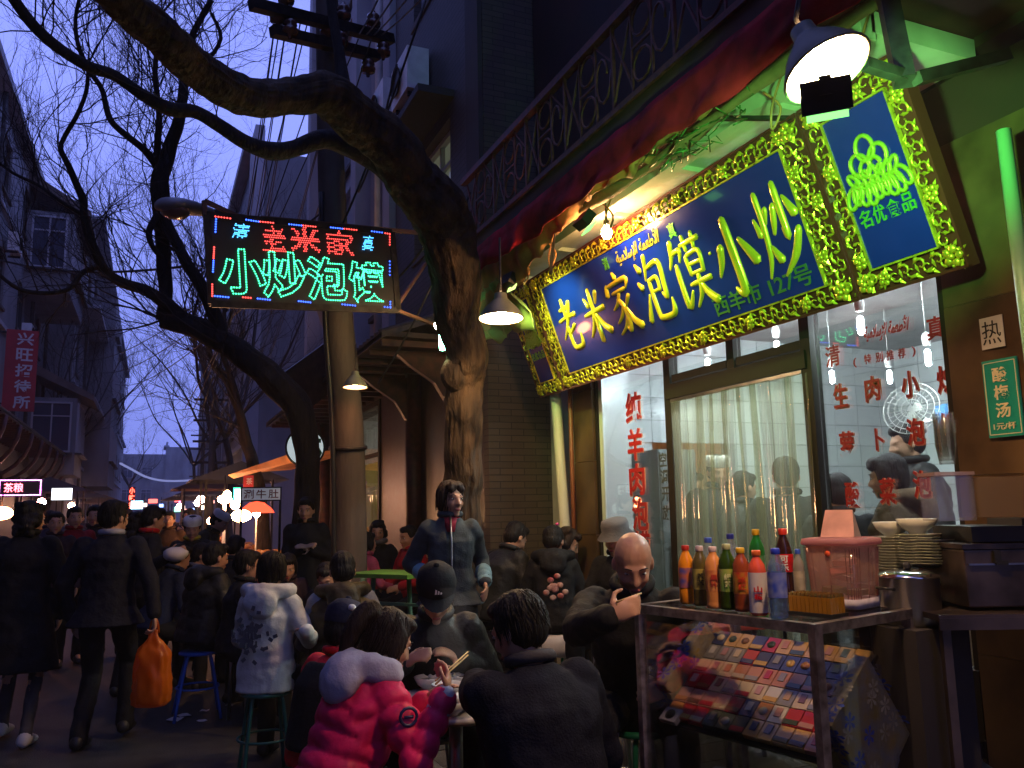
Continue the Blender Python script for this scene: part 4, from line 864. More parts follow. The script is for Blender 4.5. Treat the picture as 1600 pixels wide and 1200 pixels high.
# 涮牛肚 stall sign
d_ = 8.8; k = d_/FPX; t = thing('stall_sign', 'white board with dark red characters on a thin black frame above the diners', 'sign', atD(408, 772, d_), R(-6))
MB().box((0, 0, 0), (60*k, .04, 22*k)).build('frame', M['iron'], t); MB().box((0, -.022, 0), (57*k, .01, 18*k)).build('face', mat('sign_white', (.7, .68, .68), .5, emis=(.75, .7, .7), es=.16), t)
for i, ch in enumerate('涮牛肚'): write('lettering', ch, ((i-1)*18.5*k, -.03, 0), (1, 0, 0), (0, 0, 1), mat('dull_red', (.22, .02, .02), .5), t, w=15*k, h=14*k, bold=.012, depth=.004)
MB().tube([(29*k, .0, 11*k), (29*k, 0, -110*k)], .014, 6).build('post', M['iron'], t); MB().tube([(-29*k, .0, 11*k), (-29*k, 0, -110*k)], .014, 6).build('post', M['iron'], t)
# round sign
t = thing('round_sign', 'round white lit sign with a green numeral behind the forked trunk', 'sign', atD(477, 699, 11)); k = 11/FPX
q = Matrix.Rotation(pi/2, 3, 'X')
MB().lathe([(.001, .0), (29*k, 0), (29*k, -.10), (.001, -.10)], n=30, rot=q).build('disc', mat('sign_disc', (.7, .8, .8), .5, emis=(.75, .9, .92), es=.55), t)
MB().tube([(29.5*k*cos(a*pi/16), -.0, 29.5*k*sin(a*pi/16)) for a in range(33)], .015, 6).build('rim', M['iron'], t)
write('lettering', '5', (13*k, -.012, -3*k), (1, 0, 0), (0, 0, 1), mat('sign_green', (.0, .2, .09), .5), t, w=26*k, h=34*k, bold=.03)
t = thing('hanging_sign', 'small red hanging sign with one white character beside the stall board', 'sign', atD(388, 752, 12)); k = 12/FPX
MB().box((0, 0, 0), (15*k, .04, 18*k)).build('panel', mat('banner_red', (.4, .02, .03)), t); write('lettering', '茶', (1*k, -.03, 0), (1, 0, 0), (0, 0, 1), bw, t, w=9*k, h=10*k)
# ================================================================ concrete pole, crossarms, street lamp, display sign
pole = thing('utility_pole', 'tall round concrete pole carrying two crossarms in front of the eaves shop', 'utility pole', (0, 0, 0))
pts = [atD(547, 1090, 7.05), atD(544, 700, 7.2), atD(527, 480, 7.25), atD(517, 250, 7.3), atD(512, 60, 7.45), atD(509, -120, 7.6)]; pts[0].z = 0
pole.location = pts[0]
P('shaft', MB().tube(smooth_pts(pts, 6), [.155-.0022*i for i in range(31)], 20, nz=.02), M['concrete'], pole)
P('cable_band', MB().tube([atD(544, 702, 7.2), atD(544, 697, 7.2)], .165, 16), M['iron'], pole)
P('conduit', MB().tube(smooth_pts([atD(522, 1060, 6.98), atD(520, 700, 7.05), atD(508, 500, 7.1), atD(502, 300, 7.15)], 5), .022, 7), M['black'], pole)
def arm(a, b, label, ins):
    t = thing('crossarm', label, 'crossarm', a); P('beam', MB().bar(a, b, .085), M['iron'], t)
    for f, up in ins:
        c = a.lerp(b, f); z = .10*up
        P('insulator', MB().lathe([(.015, 0), (.02, .04), (.065, .05), (.07, .08), (.04, .10), (.06, .12), (.055, .15), (.02, .17), (.02, .19), (.002, .19)], c+V((0, 0, .04 if up > 0 else -.22)), 12), mat('insulator_brown', (.10, .05, .04), .2, coat=.6), t)
arm(atD(392, 6, 6.6), atD(612, 62, 7.7), 'upper dark crossarm with pot insulators on the pole', ((.22, 1), (.62, 1), (.85, 1), (.93, -1), (.6, -1), (.25, -1)))
arm(atD(425, 48, 6.8), atD(590, 88, 7.6), 'lower dark crossarm on the pole', ((.05, 1), (.5, 1), (.9, -1)))
# street lamp head
t = thing('street_lamp', 'dull street lamp head on an arm left of the display sign', 'street lamp', atD(330, 330, 6.6)); c = t.location
h0, h1 = atD(252, 318, 6.1), atD(345, 334, 6.7)
d = (h1-h0).normalized(); ux = d.cross(V((0, 0, 1))).normalized(); uz = ux.cross(d)
P('housing', MB().loft([(h0+d*x, ux*a, uz*b) for x, a, b in ((0, .02, .01), (.03, .10, .05), (.14, .13, .06), (.28, .12, .055), (.40, .07, .045), (.52, .04, .035))], 14), mat('lamp_grey', (.30, .30, .33), .5, metal=.3), t)
P('bowl', MB().ell(h0+d*.13-uz*.04, (.11, .11, .06), n=12, m=8), mat('lamp_bowl', (.30, .20, .16), .25, coat=.5), t)
P('arm', MB().tube([h1-d*.15, h1+d*.5, atD(505, 352, 7.3)], .03, 8), M['iron'], t)
# display sign
t = thing('display_sign', 'black display sign with red and green light dot characters on the pole', 'sign', atD(470, 400, 6.2))
A, B_, C_, D_ = atD(329, 334, 5.85), atD(620, 361, 6.66), atD(614, 486, 6.66), atD(325, 476, 5.85)
c0 = (A+B_+C_+D_)/4; UX = ((B_-A)+(C_-D_)).normalized(); UX.z = (B_-A+C_-D_).z/2/((B_-A).length); UX.normalize(); UZ = V((0, 0, 1)); UZ = (UZ-UX*UZ.dot(UX)).normalized(); UN = UX.cross(UZ)
t.location = c0; LW = ((B_-A).length+(C_-D_).length)/2; LH = ((A-D_).length+(B_-C_).length)/2
RM = Matrix((UX, -UN, UZ)).transposed(); t.rotation_euler = RM.to_euler()   # local: x along, y back, z up
MB().box((0, .05, 0), (LW, .10, LH)).build('case', M['black'], t)
fr_ = MB()
for a, b in (((-1, 1), (1, 1)), ((1, 1), (1, -1)), ((1, -1), (-1, -1)), ((-1, -1), (-1, 1))): fr_.bar((a[0]*LW/2, .0, a[1]*LH/2), (b[0]*LW/2, .0, b[1]*LH/2), .02, .05)
fr_.build('frame', M['iron'], t)
MB().bar((-LW/2, .05, LH/2), (-LW/2+.45, .3, LH/2+.02), .03).bar((-LW/2, .05, LH/2+.12), (-LW/2+.30, .05, LH/2), .03).bar((-LW/2, .05, LH/2+.12), (-LW/2, .05, LH/2), .03).bar((-.3, .1, LH/2+.05), (LW/2+.6, .25, LH/2+.10), .03).bar((LW/2, .06, -LH/2+.02), (LW/2+.5, .3, -LH/2-.05), .025).bar((LW/2, .06, -LH/2+.02), (LW/2+.45, .3, LH/2-.15), .025).build('bracket', mat('rust_bracket', (.12, .06, .04), .7), t)
def outline_pts(ch, w, h, step, bold=.03, fill=False, slant=0):
    me, bb = glyph(ch, 3, bold, 0, 0, 'BOTH'); sx, sy = w/(bb[1]-bb[0]), h/(bb[3]-bb[2]); cx, cy2 = (bb[0]+bb[1])/2, (bb[2]+bb[3])/2
    bm = bmesh.new(); bm.from_mesh(me); bmesh.ops.remove_doubles(bm, verts=bm.verts, dist=1e-5); pts = []
    tr = lambda v: ((v.x-cx)*sx+slant*(v.y-cy2)*sy, (v.y-cy2)*sy)
    if fill:
        tris = [[tr(v.co) for v in f.verts] for f in bm.faces]
        ny = int(h/step); 
        for j in range(ny+1):
            for i in range(int(w/step)+1):
                x, y = -w/2+(i+.5*(j % 2))*step, -h/2+j*step
                for tri in tris:
                    ok = True; sg_ = 0
                    for k in range(len(tri)):
                        a, b = tri[k], tri[(k+1) % len(tri)]; cr_ = (b[0]-a[0])*(y-a[1])-(b[1]-a[1])*(x-a[0])
                        if sg_ == 0: sg_ = 1 if cr_ > 0 else -1
                        elif cr_*sg_ < 0: ok = False; break
                    if ok: pts.append((x, y)); break
    else:
        es = {e for e in bm.edges if len(e.link_faces) == 1}
        while es:
            e = es.pop(); loop = [e.verts[0], e.verts[1]]
            while True:
                nx = [x for x in loop[-1].link_edges if x in es]
                if not nx: break
                es.discard(nx[0]); loop.append(nx[0].other_vert(loop[-1]))
            P2 = [V((*tr(v.co), 0)) for v in loop]; L = sum((P2[i+1]-P2[i]).length for i in range(len(P2)-1)); n = max(3, round(L/step)); acc = 0; tgt = 0; st = L/n
            for i in range(len(P2)-1):
                sl = (P2[i+1]-P2[i]).length
                while tgt <= acc+sl and sl > 0 and tgt < L-1e-6:
                    q = P2[i].lerp(P2[i+1], (tgt-acc)/sl); pts.append((q.x, q.y)); tgt += st
                acc += sl
    bm.free(); return pts
ledg, ledr, ledb, ledc = emit('led_green', (.06, 1, .42), 4.5), emit('led_red', (1, .07, .06), 4), emit('led_blue', (.04, .12, 1), 5), emit('led_cyan', (.08, .45, 1), 4)
def lpt(px, py): # sign-local coordinates of a spot on the sign face
    q = atP(px, py, c0, UN)-c0; return q.dot(UX), q.dot(UZ)
for ch, px, py, w, h in (('小', 378, 425, 66, 65), ('炒', 444, 430, 64, 68), ('泡', 510, 436, 62, 66), ('馍', 573, 442, 60, 64)):
    x, z = lpt(px, py); k = 6.2/FPX*1.06
    dots('character', [(x+a, -.012, z+b) for a, b in outline_pts(ch, w*k, h*k, .0185, .028)], ledg, t, .0072)
for ch, px, py, w, h in (('老', 428, 373, 34, 37), ('米', 476, 376, 48, 40), ('家', 531, 381, 48, 40)):
    x, z = lpt(px, py); k = 6.2/FPX*1.06
    dots('character', [(x+a, -.012, z+b) for a, b in outline_pts(ch, w*k, h*k, .0165, .02, True)], ledr, t, .0062)
for ch, px, py, w, h in (('清', 375, 362, 26, 24), ('真', 574, 381, 22, 26)):
    x, z = lpt(px, py); k = 6.2/FPX
    dots('character', [(x+a, -.012, z+b) for a, b in outline_pts(ch, w*k, h*k, .011, .02, True, .25)], ledc, t, .0055)
def run(px0, py0, px1, py1, n, m):
    a, b = lpt(px0, py0), lpt(px1, py1); dots('light_row', [(a[0]+(b[0]-a[0])*i/(n-1), -.012, a[1]+(b[1]-a[1])*i/(n-1)) for i in range(n)], m, t, .0075)
for a in ((336, 339, 359, 342, 6, ledr), (337, 343, 336, 363, 6, ledb), (384, 344, 403, 347, 6, ledb), (406, 347, 426, 349, 6, ledr), (451, 351, 470, 353, 6, ledb), (473, 353, 492, 355, 6, ledr), (516, 356, 534, 358, 6, ledb), (537, 358, 556, 360, 6, ledr), (580, 362, 596, 364, 5, ledb), (601, 365, 608, 366, 3, ledr), (608, 367, 608, 383, 5, ledr),
          (334, 387, 333, 404, 6, ledr), (333, 408, 332, 425, 6, ledb), (331, 445, 331, 463, 6, ledr), (335, 463, 356, 465, 6, ledb), (379, 465, 391, 466, 4, ledr), (402, 467, 421, 469, 6, ledb), (466, 471, 484, 473, 6, ledb), (534, 476, 554, 478, 6, ledb), (600, 480, 609, 481, 3, ledb), (609, 472, 609, 480, 3, ledb), (608, 409, 608, 430, 5, ledb)): run(*a)
# ---------------------------------------------------------------- wires
_wn = {}
_wo = ('first', 'second', 'third', 'fourth', 'fifth', 'sixth', 'seventh', 'eighth', 'ninth', 'tenth')
def wire(a, b, sag, label, r=.008, seg=14):
    k_ = _wn.get(label, 0); _wn[label] = k_+1
    pts = [a.lerp(b, i/seg)-V((0, 0, sag*4*(i/seg)*(1-i/seg))) for i in range(seg+1)]
    o = MB().tube(pts, r, 5).build('wire', M['black']); tag(o, label+(', %s from the left' % _wo[k_]), 'wire', 'overhead wires'); return o
W_ = 'thin black service wire fanning down from the crossarms'
for k, (x, y) in enumerate(((432, 20), (450, 22), (470, 30), (545, 50), (580, 62))):
    for tx_, ty_ in ((300+k*22, 820), (338+k*16, 800)): wire(atD(x, y, 7.0), atD(tx_*.35+330*.65, 700-k*6, 46), 1.2, W_, .006)
for k in range(4): wire(atD(440+k*40, 25+k*12, 7.2), atD(330-k*14, 640, 9+k), .15, 'thin black wire dropping from the crossarms behind the display sign', .006)
for k in range(4): wire(atD(560+k*12, 55, 7.5), atD(640+k*40, -120, 4.0+k*.3), .05, 'thin black wire running up over the camera from the crossarm', .007)
wire(atD(-60, 385, 16), atD(300, 415, 10), .25, 'lone wire crossing the sky at the left', .018)
wire(atD(300, 412, 10), atD(400, 412, 7.2), .05, 'short wire reaching the concrete pole from the left', .012)
for k in range(3): wire(atD(120+k*30, 560+k*20, 30), atD(505, 330+k*15, 7.3), .5, 'thin wire slanting up to the pole over the bare branches', .009)
wire(atD(665, 0, 6.5), atD(470, 480, 7.6), .2, 'dark cable hanging across the bent limb', .010)
for k, (a, b) in enumerate((((700, 330), (560, 480)), ((735, 300), (590, 600)), ((620, 100), (560, 300)))): wire(atD(*a, 7.0), atD(*b, 7.6), .12, 'dark slack cable on the facade between the pole and the trunk', .010)
# far utility poles
for k, (px, py, d) in enumerate(((334, 612, 30), (318, 672, 46))):
    p = atD(px, py, d); t = thing('utility_pole', ('thin distant pole with several crossarms near the vanishing point', 'tiny furthest pole with crossarms')[k], 'utility pole', (p.x, p.y, 0))
    MB().tube([(0, 0, 0), (0, 0, p.z)], [.14, .09], 8).build('shaft', M['concrete'], t)
    for j in range(4): MB().box((0, 0, p.z-.3-j*.75), (1.3, .08, .08)).build('crossarm', M['iron'], t)
# ================================================================ TREES (bare in winter)
trng = random.Random(11)
def limb(t, name, pts, m, n=12, k=6, nz=.10, seed=0):
    """pts: (px, py, depth, width in pixels)"""
    P3 = [atD(x, y, d) for x, y, d, w in pts]; ws = [w*d/FPX/2*(.84 if d > 7.9 else 1) for x, y, d, w in pts]
    sm = smooth_pts(P3, k); r = []
    for i in range(len(sm)):
        q = i/k; a = min(int(q), len(ws)-2); f = q-a; r.append(ws[a]*(1-f)+ws[a+1]*f)
    fine = [p+V((noise.noise(p*3.1+V((seed, 0, 0))), noise.noise(p*3.3+V((0, seed, 5))), noise.noise(p*2.9)))*r[i]*.35 for i, p in enumerate(sm)]
    P(name, MB().tube(fine, r, n*3 if n >= 16 else n, nz=nz, seed=seed, bark=.10 if n >= 16 else .05, bf=7 if n >= 26 else 5), m, t)
    return fine, r
def twigs(mb, p, d, L, r, lev, rg, droop=.0):
    n = 6; pts = [p]; dd = d.normalized()
    for i in range(n):
        dd = (dd+V((rg.uniform(-1, 1), rg.uniform(-1, 1), rg.uniform(-.8, 1)))*.30+V((0, 0, .05-droop))).normalized(); pts.append(pts[-1]+dd*L/n)
    mb.tube(pts, [r*(1-.6*i/n) for i in range(n+1)], 4 if lev > 1 else 3, cap=False)
    if lev <= 0: return
    for k in range(rg.choice((2, 3, 4, 4))):
        i = rg.randint(1, n); a = rg.uniform(.35, 1.0)*rg.choice((-1, 1)); ax = V((rg.uniform(-1, 1), rg.uniform(-1, 1), rg.uniform(-1, 1))).normalized()
        nd = Matrix.Rotation(a, 3, ax) @ (pts[i]-pts[i-1]).normalized(); twigs(mb, pts[i], nd, L*rg.uniform(.5, .8), r*.55, lev-1, rg, droop)
def sprout(t, line, rads, count, L, lev, rg, m=None, start=.15, rmax=.02, up=.5, name='twigs'):
    mb = MB(); n = len(line)
    for k in range(count):
        i = rg.randint(int(n*start), n-2); ax = (line[i+1]-line[i]).normalized(); s = V((rg.uniform(-1, 1), rg.uniform(-1, 1), rg.uniform(-.5, 1)))
        d = (s-ax*s.dot(ax)).normalized()+ax*.5+V((0, 0, up)); twigs(mb, line[i], d, L*rg.uniform(.6, 1.2), min(rmax, rads[i]*.5), lev, rg)
    e = line[-1]; 
    for k in range(3): twigs(mb, e, (line[-1]-line[-2]).normalized()+V((rg.uniform(-.5, .5), rg.uniform(-.5, .5), rg.uniform(-.2, .5))), L, min(rmax, rads[-1]*.8), lev, rg)
    P(name, mb, m or M['twig'], t, kind='stuff')
tA = thing('street_tree', 'old tree with a round cut scar whose bent limb crosses the whole sky', 'tree', atD(722, 1010, 6.55)); tA.location.z = .15
l1, r1 = limb(tA, 'trunk', [(722, 1070, 6.5, 84), (722, 960, 6.5, 64), (722, 860, 6.5, 58), (722, 760, 6.5, 56), (723, 680, 6.45, 56), (726, 610, 6.4, 58), (728, 560, 6.35, 62), (722, 500, 6.3, 66), (716, 440, 6.2, 74), (705, 380, 6.1, 84), (680, 325, 5.95, 88), (655, 285, 5.8, 80), (618, 240, 5.6, 74), (580, 200, 5.4, 70), (535, 166, 5.2, 68), (490, 152, 5.0, 58), (440, 152, 4.8, 52), (395, 152, 4.6, 56), (350, 138, 4.4, 58), (310, 108, 4.2, 56), (275, 76, 4.0, 60), (235, 42, 3.85, 60), (195, 8, 3.7, 58), (140, -50, 3.5, 54), (40, -150, 3.4, 40), (-80, -280, 3.3, 26), (-160, -420, 3.3, 12)], M['bark'], 26, 14, .10, 1)
l2, r2 = limb(tA, 'limb', [(692, 356, 6.05, 40), (660, 314, 6.0, 50), (622, 278, 6.0, 44), (590, 252, 6.0, 40), (550, 228, 5.95, 34), (510, 217, 5.9, 30), (465, 230, 5.8, 26), (425, 236, 5.7, 28), (385, 225, 5.6, 22), (345, 198, 5.5, 20), (305, 176, 5.4, 20), (265, 170, 5.3, 22), (222, 146, 5.2, 18), (180, 118, 5.1, 17), (140, 104, 5.0, 18), (95, 78, 4.9, 17), (55, 42, 4.8, 17), (20, -5, 4.7, 16), (-20, -60, 4.6, 13), (-80, -150, 4.6, 9), (-120, -260, 4.6, 5)], M['bark_dark'], 14, 5, .10, 3)
l3, r3 = limb(tA, 'branch', [(548, 180, 5.25, 34), (538, 130, 5.3, 22), (530, 90, 5.35, 18), (522, 40, 5.4, 16), (512, -30, 5.5, 14)], M['bark_dark'], 9, 4, .1, 4)
P('scar', MB().lathe([(.001, -.03), (.012, -.02), (.018, .010), (.05, .014), (.085, .010), (.105, -.01), (.115, -.05), (.10, -.12)], atD(727, 566, 6.26), 22, rot=V((-.30, -.9, .12)).to_track_quat('Z', 'Y').to_matrix()), mat('scar_wood', (.16, .10, .05), .8, nscale=18, namt=.5, bump=.9, bscale=40), tA)
P('burl', MB().ell(atD(716, 585, 6.33), (.14, .12, .15), n=14, m=10), M['bark'], tA)
sprout(tA, l1, r1, 12, .9, 2, trng, start=.70, rmax=.005); sprout(tA, l2, r2, 20, .8, 3, trng, start=.45, rmax=.005)
tB = thing('street_tree', 'forked tree behind the display sign with upright main boughs', 'tree', atD(480, 1000, 9.2)); tB.location.z = 0
b0, rb0 = limb(tB, 'trunk', [(482, 1020, 9.0, 60), (480, 900, 9.0, 50), (479, 780, 9.0, 44), (475, 700, 9.0, 42), (466, 645, 9.0, 48), (440, 605, 9.0, 52), (400, 568, 9.0, 46), (355, 537, 9.0, 42), (312, 515, 9.0, 40), (272, 504, 9.0, 36), (254, 500, 9.0, 30)], M['bark_dark'], 16, 6, .12, 5)
b1, rb1 = limb(tB, 'bough', [(256, 502, 9.0, 26), (260, 460, 9, 24), (256, 410, 9, 26), (252, 350, 8.9, 26), (250, 300, 8.8, 34), (262, 240, 8.8, 26), (276, 195, 8.8, 22), (286, 150, 8.8, 18), (290, 110, 8.8, 16), (300, 60, 8.8, 12), (330, 0, 8.8, 10)], M['bark_dark'], 12, 5, .1, 6)
b2, rb2 = limb(tB, 'bough', [(350, 535, 9.0, 28), (338, 500, 9, 26), (318, 455, 8.9, 24), (292, 415, 8.8, 22), (272, 375, 8.8, 20), (256, 335, 8.8, 18)], M['bark_dark'], 10, 5, .1, 7)
b3, rb3 = limb(tB, 'bough', [(300, 512, 9, 26), (262, 476, 8.9, 24), (225, 452, 8.8, 20), (190, 440, 8.7, 18), (163, 420, 8.6, 17), (140, 375, 8.5, 15), (130, 335, 8.4, 13), (130, 312, 8.4, 14), (112, 270, 8.3, 12), (95, 235, 8.2, 9), (100, 215, 8.2, 8), (122, 178, 8.1, 8), (135, 140, 8.1, 7), (138, 100, 8, 6)], M['bark_dark'], 10, 5, .12, 8)
b4, rb4 = limb(tB, 'branch', [(160, 416, 8.6, 12), (130, 425, 8.5, 10), (110, 450, 8.4, 9), (80, 458, 8.3, 8), (40, 455, 8.2, 8), (10, 438, 8.1, 7), (-30, 400, 8, 6)], M['bark_dark'], 7, 4, .1, 9)
b5, rb5 = limb(tB, 'branch', [(245, 262, 8.8, 18), (225, 235, 8.7, 13), (195, 210, 8.6, 12), (172, 185, 8.5, 11), (160, 140, 8.5, 9), (140, 110, 8.4, 9), (122, 70, 8.3, 8), (118, 30, 8.3, 7), (128, -20, 8.2, 6)], M['bark_dark'], 8, 5, .1, 10)
b6, rb6 = limb(tB, 'branch', [(246, 290, 8.8, 16), (246, 230, 8.8, 13), (248, 180, 8.8, 11), (243, 120, 8.8, 10), (246, 70, 8.8, 8), (252, 20, 8.8, 7)], M['bark_dark'], 8, 5, .1, 11)
b7, rb7 = limb(tB, 'branch', [(248, 330, 8.8, 14), (232, 360, 8.7, 12), (238, 385, 8.7, 10), (252, 402, 8.8, 10)], M['bark_dark'], 7, 4, .1, 12)
b8, rb8 = limb(tB, 'branch', [(130, 335, 8.4, 8), (95, 315, 8.3, 7), (60, 290, 8.2, 6), (20, 270, 8.1, 6), (-20, 240, 8, 5)], M['bark_dark'], 6, 4, .1, 13)
b9, rb9 = limb(tB, 'branch', [(300, 60, 8.8, 9), (320, 95, 8.8, 8), (345, 60, 8.8, 7), (330, 20, 8.8, 6)], M['bark_dark'], 6, 4, .1, 14)
for ln, rd, c in ((b1, rb1, 24), (b2, rb2, 10), (b3, rb3, 26), (b4, rb4, 10), (b5, rb5, 20), (b6, rb6, 17), (b8, rb8, 8), (b9, rb9, 6)): sprout(tB, ln, rd, c, 1.0, 3, trng, start=.08, rmax=.0075, up=.3)
sprout(tB, b0, rb0, 14, 1.1, 3, trng, start=.6, rmax=.012, up=.5)
tC = thing('street_tree', 'slender twin stemmed tree beside the orange stall awning', 'tree', atD(405, 900, 13.5)); tC.location.z = 0
c0_, rc0 = limb(tC, 'trunk', [(412, 930, 13.5, 30), (408, 800, 13.5, 26), (398, 740, 13.5, 24), (384, 690, 13.5, 20), (372, 640, 13.5, 15), (350, 590, 13.5, 12), (330, 560, 13.5, 10), (322, 500, 13.5, 8)], M['bark_dark'], 9, 5, .1, 20)
c1_, rc1 = limb(tC, 'bough', [(392, 715, 13.5, 15), (380, 660, 13.4, 13), (364, 600, 13.4, 11), (345, 540, 13.4, 9), (352, 480, 13.4, 7)], M['bark_dark'], 8, 5, .1, 21)
sprout(tC, c0_, rc0, 14, 1.4, 3, trng, start=.35, rmax=.011); sprout(tC, c1_, rc1, 14, 1.4, 3, trng, start=.2, rmax=.011)
def wild_tree(label, x, y, h, seed, n=7, r=.12):
    rg = random.Random(seed); t = thing('street_tree', label, 'tree', (x, y, 0)); pts = [V((0, 0, 0))]
    for i in range(5): pts.append(pts[-1]+V((rg.uniform(-.15, .15), rg.uniform(-.15, .15), h*.09)))
    MB().tube(smooth_pts(pts, 3), [r*(1-.03*i) for i in range(16)], 9, nz=.1, seed=seed).build('trunk', M['bark_dark'], t)
    mb = MB()
    for k in range(n):
        a = 2*pi*k/n+rg.uniform(-.3, .3); el = rg.uniform(.5, 1.2); d = V((cos(a)*cos(el), sin(a)*cos(el), sin(el)))
        line = [pts[-1]]
        for i in range(6): d = (d+V((rg.uniform(-.3, .3), rg.uniform(-.3, .3), rg.uniform(-.1, .35)))).normalized(); line.append(line[-1]+d*h*.11)
        sm = smooth_pts(line, 3); mb.tube(sm, [r*.42*(1-.85*i/len(sm)) for i in range(len(sm))], 6)
        for j in range(8):
            i = rg.randint(3, len(sm)-2); dd = (sm[i+1]-sm[i]).normalized()+V((rg.uniform(-.9, .9), rg.uniform(-.9, .9), rg.uniform(-.3, .9))); twigs(mb, sm[i], dd, h*.17, .012, 2, rg)
    mb.build('crown', M['twig'], t, kind='stuff')
for i, (l, x, y, h) in enumerate((('bare tree before the second left building', -3.4, 34, 8.0), ('bare tree mid way down the left pavement', -3.3, 40, 10), ('bare tree with dense twigs at the far left', -3.2, 52, 10),
                                 ('bare tree beyond the twin stemmed tree on the right', 1.9, 21, 7.5), ('bare tree halfway down the right pavement', 2.2, 33, 9), ('distant bare tree on the right near the vanishing point', 2.3, 46, 9), ('furthest bare tree in the middle of the view', -1.8, 75, 9))):
    wild_tree(l, x, y, h, 40+i)
# ================================================================ PEOPLE
_ncl = {}
def cloth_mat(name, col, rough=.8, **k): return mat('fabric_'+name, col, rough, nscale=k.pop('nscale', 7), namt=.22, bump=k.pop('bump', .35), bscale=k.pop('bscale', 55), sheen=k.pop('sheen', 0), spec=k.pop('spec', .22), **k)
def voxel(mb, vox, sm=2):
    me = mb.mesh(); o = bpy.data.objects.new('v', me); C.objects.link(o)
    r = o.modifiers.new('r', 'REMESH'); r.mode = 'VOXEL'; r.voxel_size = vox; r.use_smooth_shade = True
    s = o.modifiers.new('s', 'SMOOTH'); s.factor = .5; s.iterations = sm
    bpy.context.view_layer.update(); dg = bpy.context.evaluated_depsgraph_get()
    out = bpy.data.meshes.new_from_object(o.evaluated_get(dg)); bpy.data.objects.remove(o); bpy.data.meshes.remove(me)
    for p in out.polygons: p.use_smooth = True
    return out
def puff(me, bones, amp, pitch, wr=.006, seed=0):
    """quilted ridges across the nearest limb plus cloth wrinkles"""
    nr = [v.normal.copy() for v in me.vertices]
    for v, nv in zip(me.vertices, nr):
        p = v.co; best = 1e9; d = 0
        if amp:
            for a, b, s0 in bones:
                ab = b-a; L = ab.length; t = max(0, min(1, (p-a).dot(ab)/(L*L))); q = (p-(a+ab*t)).length
                if q < best: best = q; d = s0+t*L
            d += noise.noise(p*7+V((seed, 0, 0)))*pitch*.22
            k = abs(sin(pi*d/pitch)); v.co += nv*(amp*(k**.55)-amp*.6)
        w = noise.noise(V((p.x*9+seed, p.y*9, p.z*14)))+.5*noise.noise(p*26)
        v.co += nv*w*wr
def ik(a, b, l1, l2, pole):
    d = b-a; L = min(d.length, (l1+l2)*.995); d.normalize(); b = a+d*L
    x = (l1*l1-l2*l2+L*L)/(2*L); h = sqrt(max(0, l1*l1-x*x)); pl = (pole-d*pole.dot(d)); 
    if pl.length < 1e-4: pl = V((0, 0, -1))
    return a+d*x+pl.normalized()*h, b
def head_parts(mb, c, q, s, ear=True):
    T = lambda x, y, z: c+q @ V((x*s, y*s, z*s))
    e = lambda x, y, z, rx, ry, rz, n=14, m=10: mb.ell(T(x, y, z), (rx*s, ry*s, rz*s), rot=q, n=n, m=m)
    e(0, -.012, .035, .076, .094, .088); e(0, .018, -.02, .066, .074, .088); e(0, .035, -.075, .042, .045, .040); e(0, .072, -.098, .022, .018, .018)
    e(0, .078, .022, .050, .016, .014); e(-.032, .062, -.028, .026, .024, .026); e(.032, .062, -.028, .026, .024, .026)
    mb.cone(T(0, .088, .012), .009*s, T(0, .108, -.030), .0125*s, 8); e(-.012, .096, -.034, .009, .010, .008, 8, 6); e(.012, .096, -.034, .009, .010, .008, 8, 6)
    e(0, .086, -.062, .024, .012, .008, 10, 6); e(0, .084, -.074, .020, .012, .007, 10, 6)
    if ear:
        for sx in (-1, 1): e(sx*.078, -.008, -.008, .009, .020, .032, 8, 6)
def hand(mb, w, dirv, palm, s, curl=.6, side=1):
    """palm and five curled fingers; w wrist, dirv pointing direction, palm normal"""
    d = dirv.normalized(); n = (palm-d*palm.dot(d)).normalized(); x = d.cross(n)*side
    q = Matrix((x, d, n)).transposed()
    mb.ell(w+d*.045*s, (.040*s, .050*s, .017*s), rot=q, n=12, m=8)
    for i, (L, off) in enumerate(((.068, .030), (.076, .011), (.071, -.009), (.056, -.027))):
        p = w+d*.082*s+x*off*s; a = curl*(.5+.1*i); dd = d
        for j, k in enumerate((.42, .32, .26)):
            dd = (Matrix.Rotation(a*side if False else a, 3, x*side) @ dd); 
            if dd.dot(n) < 0 and j == 0: dd = (Matrix.Rotation(-2*a, 3, x*side) @ dd); a = -a
            e = p+dd*L*k*s*1.05; mb.cone(p, .0092*s, e, .0080*s, 8); p = e
    p = w+d*.025*s+x*.034*s; e = p+(d*.5+x*.75+n*.35).normalized()*.042*s; mb.cone(p, .0115*s, e, .0095*s, 8); e2 = e+(d*.85+x*.1+n*.4).normalized()*.032*s; mb.cone(e, .0092*s, e2, .008*s, 8)
HEADC = V((0, 0, 0))
